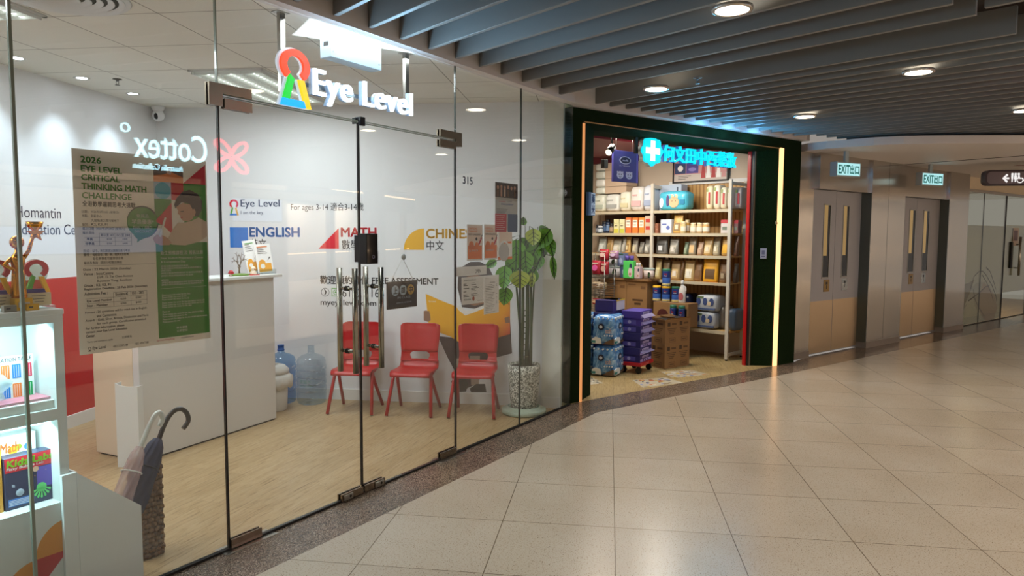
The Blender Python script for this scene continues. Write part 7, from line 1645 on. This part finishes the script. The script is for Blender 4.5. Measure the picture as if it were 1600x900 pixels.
sticker('worn dark edged floor sticker by the left turf jamb', [(922, 601), (943, 599), (926, 590), (915, 592)], ('4a4a48', 'c8c6bc', '8a8c8a', 'd0cec4'), 3)
# ================================================================== STEEL CLAD FIRE DOOR WALL
m_dgrey = M('grey_door_paint', '9d9da4', rough=.42, metal=.1); m_teal = M('steel_return', '6a706c', rough=.3, metal=.9); m_granp = M('granite_plinth', '7a7068', rough=.35)
WT = 2.60
mb = MB()
mb.box(m_steel, (-0.43, 0.02), (-0.03, 0.05), (0.085, WT))
for (u0, u1) in ((1.36, 1.86), (1.868, 2.40), (4.02, 4.83)): mb.box(m_steel, (u0, u1), (-0.135, 0.05), (0.085, WT))
struct('wall_steel', mb, FE)
mb = MB()
mb.box(m_granp, (-0.44, 0.03), (-0.036, 0.06), (0, 0.085))
for (u0, u1) in ((1.35, 2.41), (4.01, 4.84)): mb.box(m_granp, (u0, u1), (-0.142, 0.06), (0, 0.085))
struct('baseboard_steel', mb, FE)
mb = MB(); mb.box(m_dark, (1.859, 1.869), (-0.132, 0.05), (0.085, WT)); struct('trim_13', mb, FE)
mb = MB()
for (u0, u1) in ((0.02, 1.36), (2.40, 4.02)): mb.box(m_steel, (u0, u1), (-0.10, 0.05), (2.155, WT))
struct('wall_steel_header', mb, FE)
mb = MB(); mb.box(m_beige, (-0.43, 4.83), (0.06, 0.14), (0, WT)); struct('wall_corridor', mb, FE)
m_vis = M('vision_glass_corridor_glow', '3a2c18', rough=.08, coat=.5, emit='c49a52', es=.5); m_visd = M('vision_glass_dark', '2a241c', rough=.12)  # light of the corridor behind painted into the amber glass as glow
m_brass = M('door_plate_brass', '9a7d4c', rough=.3, metal=.8); m_silv = M('door_plate_silver', 'b4b8b8', rough=.25, metal=.7)
def firedoor(name, u0, u1, lab, wins, plates):
    t = thing('fire_door', lab, 'fire door', FE, (u0, 0.0, 0), group='grey double fire doors')
    w = u1-u0; md = w*(.47 if u0 < 1 else .46)
    for k, (a, b2) in enumerate(((0.003, md-.003), (md+.003, w-.003))):
        mb = MB(); mb.box(m_dgrey, (a, b2), (0.0, .045), (.02, 2.15), bev=.002, seg=1); lf = part('leaf', mb, t)
        mb = MB(); mb.box(m_steel_d, (a+.004, b2-.004), (-.003, .001), (.03, .71)); part('kick_plate', mb, lf)
        x0, x1 = wins[k]
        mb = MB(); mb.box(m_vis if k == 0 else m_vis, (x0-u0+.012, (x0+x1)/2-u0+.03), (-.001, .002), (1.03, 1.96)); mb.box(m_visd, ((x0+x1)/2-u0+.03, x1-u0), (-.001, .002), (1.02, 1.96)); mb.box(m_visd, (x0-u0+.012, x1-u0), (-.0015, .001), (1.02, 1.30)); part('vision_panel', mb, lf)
        mb = MB()
        for bq in ((x0-u0, x0-u0+.012, 1.01, 1.97), (x1-u0, x1-u0+.012, 1.01, 1.97), (x0-u0, x1-u0+.012, 1.0, 1.015), (x0-u0, x1-u0+.012, 1.96, 1.975)): mb.box(m_satin, bq[:2], (-.006, .001), bq[2:])
        part('vision_frame', mb, lf)
        p0 = plates[k]; mb = MB(); mb.box(m_brass if k == 0 else m_silv, (p0-u0, p0-u0+.145), (-.006, 0), (.825, .985), bev=.002, seg=1)
        part('push_plate', mb, lf)
        mb = MB(); mb.rect(m_ink, p0-u0+.05, p0-u0+.095, .92, .955, -.0075, -.006); mb.rect(m_ink, p0-u0+.065, p0-u0+.08, .86, .91, -.0075, -.006); part('pictogram', mb, lf)
    return t
firedoor('fire_door', 0.03, 1.35, 'double fire door nearest the green pharmacy portal', ((.335, .50), (.845, 1.00)), (.395, .88))
firedoor('fire_door', 2.41, 4.01, 'double fire door farther along the steel wall by the frosted glass', ((2.89, 3.09), (3.40, 3.60)), (2.96, 3.42))
mb = MB(); mb.box(m_teal, (1.345, 1.36), (-.135, .0), (.085, 2.155)); mb.box(m_teal, (4.005, 4.02), (-.135, 0), (.085, 2.155)); struct('trim_14', mb, FE)
# exit signs
m_ex = emission('exit_sign_white', 'b8f4f6', .95); m_exg = M('exit_sign_green', '0b7f78', rough=.5, emit='0a8a80', es=.15); m_exb = M('exit_sign_body', '9aa3a6', rough=.35)
for k, (px0, px1, pyt, pyb, lab) in enumerate(((1313, 1339, 253, 276, 'lit green and white exit sign over the nearer fire door'), (1447, 1468, 269.5, 290, 'lit green and white exit sign over the farther fire door'))):
    v = -.42; fr = Frame(*(FE.w(*[0, v])[:2]), FE.deg)
    u0, zt_ = at(FE, px0, pyt, v); u1, zb_ = at(FE, px1, pyb, v)
    t = thing('exit_sign', lab, 'exit sign', FE, ((u0+u1)/2, v, 0), rot=-14, group='exit signs over the fire doors')
    w, h = (u1-u0)*.92, zt_-zb_; zb_ += .0
    mb = MB(); mb.box(m_exb, (-w/2-.008, w/2+.008), (0.0, .10), (zb_-.012, zt_+.012), bev=.004); mb.box(m_exb, (-.03, .03), (.03, .06), (zt_+.01, WT)); part('housing', mb, t)
    mb = MB(); mb.rect(m_ex, -w/2+.006, w/2-.006, zb_+.002, zt_-.002, -.002, .0005); f_ = part('face', mb, t)
    mb = MB(); mb.text(m_exg, 'EXIT', -w*.44, zb_+h*.16, w=w*.47, h=h*.66, y=-.0025, bold=.03); mb.text(m_exg, '出口', w*.05, zb_+h*.14, w=w*.39, h=h*.70, y=-.0025, bold=.03); part('lettering', mb, f_)
    lamp('POINT', 'exit_sign_glow', FE.w((u0+u1)/2, v-.12, (zb_+zt_)/2), .12, (.65, .98, 1.0), .05)
# frosted glass partition
m_frost = M('frosted_film', 'bdb5a4', rough=.3, spec=.6); tn, n, l, b = nt(m_frost)
m_gcl = glass_mat('partition_glass', 'eef1ea')
PGT = 2.335
mb = MB(); mb.box(m_steel, (4.84, 12.0), (-.02, .02), (PGT, PGT+.05)); struct('trim_15', mb, FE)
mb = MB(); mb.box(m_beige, (4.84, 12.0), (.02, .10), (PGT+.05, 2.70)); struct('wall_over_partition', mb, FE)
for k, (u0, u1) in enumerate(((4.85, 5.93), (5.936, 7.05))):
    mb = MB(); mb.box(m_gcl, (u0, u1), (-.006, .006), (.012, PGT)); struct('window_%d' % (7+k), mb, FE)
mb = MB(); mb.box(m_edge2, (5.928, 5.938), (-.007, .007), (.012, PGT)); mb.box(m_dark, (7.05, 7.075), (-.012, .012), (0, PGT)); struct('trim_16', mb, FE)
mb = MB(); mb.box(m_dark, (4.84, 12.0), (-.012, .012), (0, .012)); struct('trim_17', mb, FE)
m_fd1 = M('film_print_brown', '7d6138', rough=.35); m_fd2 = M('film_print_white', 'aaa294', rough=.35); m_fd3 = M('film_print_line', '4c3f33', rough=.4); m_fd4 = M('film_print_tan', '8f7c66', rough=.35); m_ftx = M('film_text_maroon', '5c3632', rough=.4)
t = thing('window_film', 'frosted film with a faded figure drawing on the glass partition', 'window film', FE, (0, .008, 0))
mb = MB(); mb.rect(m_frost, 4.86, 7.04, .02, 1.765, -.001, .001); part('film', mb, t)
def G_(*pp_): return [at(FE, px, py, .006) for px, py in pp_]
mb = MB()
mb.flat(m_fd1, G_((1494, 446), (1512, 443), (1522, 437), (1518, 452), (1510, 470), (1504, 486), (1492, 488)), -.0018, -.0008)
mb.flat(m_fd2, G_((1511, 470), (1516, 452), (1526, 442), (1538, 440), (1546, 447), (1554, 462), (1556, 478), (1550, 492), (1534, 494), (1524, 480), (1520, 462)), -.0018, -.0008)
mb.flat(m_fd4, G_((1536, 442), (1545, 448), (1554, 462), (1558, 482), (1552, 500), (1540, 502), (1532, 490), (1528, 470)), -.0024, -.0010)
for pts in (((1516, 452), (1522, 432), (1530, 424), (1536, 424), (1541, 430), (1550, 446), (1556, 462), (1557, 470)), ((1541, 418), (1547, 424), (1552, 438), (1556, 452)), ((1513, 470), (1527, 460), (1540, 448), (1546, 446)), ((1521, 452), (1523, 466), (1528, 478), (1538, 494)), ((1535, 430), (1541, 440), (1548, 456), (1552, 470)), ((1500, 500), (1503, 486), (1510, 476))):
    P_ = G_(*pts); mb.tube(m_fd3, [(x, -.003, z_) for x, z_ in P_], .011, n=5)
    for v_ in mb.bm.verts: v_.co.y = max(-.0038, min(v_.co.y, .0))
part('drawing', mb, t)
mb = MB()
for (a, b2, c_, d2) in ((1497, 1507, 361, 366), (1494, 1505, 405, 409), (1494, 1505, 413, 416), (1494, 1505, 421, 424)):
    x0, z1 = at(FE, a, c_, .006); x1, z0 = at(FE, b2, d2, .006); mb.rect(m_ftx, x0, x1, z0, z1, -.0018, -.0008)
part('text_blocks', mb, t)
# glass door further right
t = thing('partition_door', 'glass door with a long steel pull at the right picture edge', 'glass door', FE, (7.08, 0, 0))
mb = MB(); mb.box(m_gcl, (0, 1.35), (-.006, .006), (.012, PGT)); part('pane', mb, t)
mb = MB(); mb.rect(m_frost, .01, 1.33, .50, 1.79, .008, .009); part('film', mb, t)
mb = MB(); mb.box(m_dark, (1.345, 1.36), (-.01, .01), (0.02, PGT)); part('edge_trim', mb, t)
x0, z1 = at(FE, 1594, 370, -.06); x1, z0 = at(FE, 1596, 434, -.06)
mb = MB(); mb.cyl(m_satin, (x0-7.08, -.07, z0+.05), (x0-7.08, -.07, z1), .022, n=14)
for z_ in (z0+.2, z1-.15): mb.cyl(m_satin, (x0-7.08, -.07, z_), (x0-7.08, 0, z_), .012, n=10)
part('handle', mb, t)
mb = MB(); mb.box(m_dark, (x0-7.08-.34, x0-7.08-.26), (-.03, .0), (z0+.2, z1-.1)); part('lock_case', mb, t)
mb = MB(); x0, z1 = at(FE, 1584, 356, -.01); x1, z0 = at(FE, 1591, 384, -.01); mb.rect(M('notice_paper', 'b9a79a', rough=.5), x0, x1, z0, z1, -.009, -.007); mb.rect(m_ftx, x0+.03, x1-.06, z0+.1, z0+.3, -.010, -.0085); single('notice', 'narrow pale paper notice on the far glass door', 'notice', mb, FE, (0, 0, 0))
mb = MB(); mb.box(m_gcl, (8.45, 12), (-.006, .006), (.012, PGT)); struct('window_9', mb, FE)
# the room behind the partition
mb = MB(); mb.box(M('office_wall', '9a8a6a', rough=.6), (4.4, 12.5), (3.0, 3.1), (0, 2.7)); struct('wall_office_back', mb, FE)
mb = MB(); mb.box(M('office_counter', '6a4a2c', rough=.5), (5.0, 9.0), (2.2, 2.6), (0, 1.05)); mb.box(M('office_counter_top', '4a382a', rough=.3), (4.95, 9.05), (2.15, 2.65), (1.05, 1.09)); single('office_counter', 'dim brown counter in the room behind the frosted partition', 'counter', mb, FE, (0, 0, .001))
mb = MB(); mb.slab(M('office_floor', '8a6f50', rough=.5), [(p.x, p.y) for p in (FE.w(4.4, 0), FE.w(12.5, 0), FE.w(12.5, 3.1), FE.w(4.4, 3.1))], -.06, .0); struct('floor_office', mb)
mb = MB(); mb.slab(m_white, [(p.x, p.y) for p in (FE.w(4.4, .1), FE.w(12.5, .1), FE.w(12.5, 3.1), FE.w(4.4, 3.1))], 2.7, 2.78); struct('ceiling_office', mb)
mb = MB(); mb.box(emission('office_screen', 'a8d8d0', 1.6), (-.45, .45), (-.01, .0), (0, .16)); mb.box(m_black, (-.47, .47), (0, .04), (-.02, .18)); single('wall_screen', 'small lit screen seen through the clear top of the partition', 'screen', mb, FE, (8.1, 2.94, 2.03))
lamp('AREA', 'office_light', FE.w(7.5, 1.5, 2.65), 110, (1.0, .82, .56), 1.5)
# ================================================================== hanging signs at right
m_sgn = M('direction_sign_grey', '6a5f68', rough=.4); m_sgr = M('direction_sign_rim', '2f2230', rough=.4); m_sgi = emission('direction_sign_icon', 'f6f2f0', 1.0)
FH = Frame(6.55, 9.75, -7.9)
u0, zt_ = at(FH, 1539, 266, 0); _, zb_ = at(FH, 1539, 290, 0); hh = zt_-zb_; L_ = 2.1
def rrect(x0, x1, z0, z1, r_): 
    o = []
    for (cx, cz_, a0) in ((x1-r_, z1-r_, 0), (x0+r_, z1-r_, 90), (x0+r_, z0+r_, 180), (x1-r_, z0+r_, 270)): o += [(cx+r_*math.cos(R(a0+a)), cz_+r_*math.sin(R(a0+a))) for a in range(0, 91, 15)]
    return o
t = thing('direction_sign', 'rounded dark hanging sign with arrow and restroom symbols at the right edge', 'sign', FH, (u0, 0, zb_))
mb = MB(); mb.flat(m_sgr, rrect(0, L_, 0, hh, hh*.3), -.02, .10); part('rim', mb, t)
mb = MB(); mb.flat(m_sgn, rrect(.025, L_-.025, .025, hh-.025, hh*.24), -.024, -.02); f_ = part('face', mb, t)
mb = MB()
def ux(px): return at(FH, px, 280, -.025)[0]-u0
ax0, ax1 = ux(1566), ux(1577); cz_ = hh*.46; y = -.025
mb.flat(m_sgi, [(ax0+.04, cz_-.012), (ax1, cz_-.012), (ax1, cz_+.012), (ax0+.04, cz_+.012)], y, y+.001); mb.flat(m_sgi, [(ax0, cz_), (ax0+.055, cz_+.06), (ax0+.075, cz_+.045), (ax0+.035, cz_), (ax0+.075, cz_-.045), (ax0+.055, cz_-.06)], y-.0005, y+.001)
for px in (1581.5, 1586.5):
    cx = ux(px); mb.disc(m_sgi, cx, hh*.73, .016, y, y+.001); mb.flat(m_sgi, [(cx-.015, hh*.66), (cx+.015, hh*.66), (cx+(.011 if px < 1584 else .021), hh*.40), (cx+.008, hh*.40), (cx+.008, hh*.22), (cx-.008, hh*.22), (cx-.008, hh*.40), (cx-(.011 if px < 1584 else .021), hh*.40)], y, y+.001)
cx = ux(1594); mb.flat(m_sgi, arc(cx, hh*.36, .045, .033, 130, 380, 18), y, y+.001); mb.disc(m_sgi, cx-.02, hh*.73, .016, y, y+.001); mb.flat(m_sgi, [(cx-.028, hh*.66), (cx-.008, hh*.66), (cx-.004, hh*.50), (cx+.035, hh*.48), (cx+.055, hh*.28), (cx+.04, hh*.27), (cx+.025, hh*.42), (cx-.03, hh*.42)], y-.0005, y+.001)
part('symbols', mb, f_)
for x in (.62, 1.6): mb = MB(); mb.cyl(m_satin, (x, .04, hh), (x, .04, 2.60-zb_), .006, n=8); part('hanger', mb, t)
m_rbx = M('red_box_paint', '7c1522', rough=.4)
for k, (p0, p1, dx, lab) in enumerate((((1553, 240), (1584, 251), 0, 'dark red box sign under the white ceiling, left one'), ((1586, 248), (1610, 258.5), .25, 'dark red box sign at the right picture edge above the arrow sign'))):
    Fr = Frame(6.9+dx, 10.1+dx, -7.9); a, zt2 = at(Fr, *p0); b2, zb2 = at(Fr, *p1)
    t = thing('red_box_sign', lab, 'box sign', Fr, ((a+b2)/2, 0, zb2), group='red box signs under the ceiling'); w, h = b2-a, zt2-zb2
    mb = MB(); mb.box(m_rbx, (-w/2, w/2), (-.06, .06), (0, h), bev=.004); mb.box(m_satin, (-.02, .02), (-.02, .02), (h, max(h+.02, 2.6-zb2))); part('housing', mb, t)
    mb = MB(); mb.text(M('red_box_text', 'c9a8a8', rough=.5), 'HOSE REEL', -w*.46, h*.28, w=w*.40, h=h*.30, y=-.061, bold=.02, res=2); part('lettering', mb, t)
# hall sprinklers
sprinkler(WORLD, (*flr(1090, 124, 2.72)[:2], 2.735), 'metal fire sprinkler between the ceiling baffles near the warm downlight', M('sprinkler_steel', '7f8a94', rough=.3, metal=.9), 'hall sprinklers')

# ================================================================== OPPOSITE SHOPFRONT (seen mirrored in the glass)
FO = Frame(*(FG.w(0, -4.6)[:2]), FG.deg+180)
m_of = M('opposite_fascia', '4a3f36', rough=.6); m_ow = M('opposite_interior', 'b9aa98', rough=.6)
mb = MB(); mb.box(m_of, (-6, 9), (0.0, .15), (2.2, 3.1)); mb.box(m_of, (-6, 9), (0, .1), (0, .12))
for x in (-5.9, -3.2, 0.6, 4.2, 7.5): mb.box(m_of, (x-.16, x+.16), (0, .15), (0, 2.4))
mb.box(m_ow, (-6, 9), (2.2, 2.3), (0, 3.1)); struct('wall_opposite', mb, FO)
def mirror_pt(px, py):
    u, z_ = at(FG, px, py, 4.6); return -u, z_       # the mirrored sight line lands on the opposite fascia
e_cot = emission('opposite_sign_white', 'bff2ff', 16.0); e_cotp = emission('opposite_sign_pink', 'ff3a50', 9.0)
aC, z1 = mirror_pt(318, 214); bC, z0 = mirror_pt(206, 252); dC, z2 = mirror_pt(318, 256)
x0, x1 = min(aC, bC), max(aC, bC)
t = thing('opposite_sign', 'white lit word with pink cross knot on the opposite fascia, mirrored in the glass', 'sign', FO, (0, -.05, 0))
zb_ = (z0+z2)/2; ht = (z1-zb_)
mb = MB(); mb.text(e_cot, 'Cottex', x0, zb_+.02, w=x1-x0, h=ht*.92, y=0, ext=.01, bold=-.012); part('lettering', mb, t)
mb = MB(); mb.text(e_cot, 'Australia Collection', x0+(x1-x0)*.36, zb_-.10, w=(x1-x0)*.66, h=ht*.20, y=0, ext=.01); mb.flat(e_cot, arc(x1+.09, zb_+ht*.95, .05, .035, 0, 359, 20), -.01, 0); part('small_lettering', mb, t)
p0, zt_ = mirror_pt(384, 222); p1, zb3 = mirror_pt(327, 270); cx, cz_ = (p0+p1)/2, (zt_+zb3)/2; r_ = abs(p1-p0)/2
mb = MB()
ring_ = []
for q in range(97):
    a = 2*math.pi*q/96; rad = r_*(.62+.50*math.cos(4*(a-math.pi/4))); ring_.append((cx+rad*math.cos(a), -.02, cz_+rad*math.sin(a)*.85))
mb.tube(e_cotp, ring_, .022, n=6); part('knot_logo', mb, t)
# lit windows of the opposite shops
m_lw1 = emission('opposite_window_glow', 'ffd9a8', 0.35); m_lw2 = emission('opposite_lightbox', 'b8d0ff', 1.2)
for k, (x0, x1, z0, z1, m_, lab) in enumerate(((-3.4, -0.9, 1.3, 1.62, m_lw2, 'long pale blue light box in the opposite shop'), (-5.4, -4.3, 1.75, 2.2, m_lw2, 'square pale blue light box in the opposite shop'), (-6, 9, 2.05, 2.15, m_lw1, 'dim warm light cove along the opposite shop'))):
    mb = MB(); mb.box(m_, (x0, x1), (-.004, 0), (z0, z1)); mb.box(m_of, (x0-.02, x1+.02), (0, .05), (z0-.02, z1+.02)); single('light_box', lab, 'light box', mb, FO, (0, 1.6 if k < 2 else .6, 0))
for x in (-6, -3, 0, 3, 6): d_ = lamp('AREA', 'opposite_shop_light', FO.w(x, 1.2, 2.95), 90, (1.0, .88, .74), 1.6)
# shops on the far side of the hall, across from the steel doors (outside the picture, reflected in the steel)
FO2 = Frame(*(FE.w(4, -9.5)[:2]), FE.deg+180)
mb = MB(); mb.box(m_ow, (-12, 7), (2.0, 2.1), (0, 3.1)); mb.box(m_of, (-12, 7), (0, .15), (2.4, 3.1))
for x in (-11, -8, -5.2, -2, 1.5, 4.5): mb.box(m_of, (x-.15, x+.15), (0, .15), (0, 2.4))
struct('wall_far_shops', mb, FO2)
for x in (-9.5, -6.5, -3.5, 0, 3): d_ = lamp('AREA', 'far_shop_fill', FO2.w(x, 1.1, 2.95), 280, (1.0, .87, .74), 1.6)  # unseen lamps added to brighten the steel and the hall
mb = MB(); mb.box(emission('steel_band_glow', 'ffd6a8', 5.0), (-12, 7), (0, .02), (0, .06)); single('reflected_strip', 'unseen warm glow strip added before the shops across the hall', 'light cove', mb, FO2, (0, -.02, 2.92))  # unseen glowing strip, added to draw a bright band in the steel
mb = MB(); mb.box(emission('steel_band_glow', 'ffd6a8', 5.0), (-12, 7), (0, .02), (0, .04)); single('reflected_strip', 'unseen low warm glow strip added across the hall', 'light cove', mb, FO2, (0, .25, .98))  # lower unseen strip, likewise added for a band in the steel
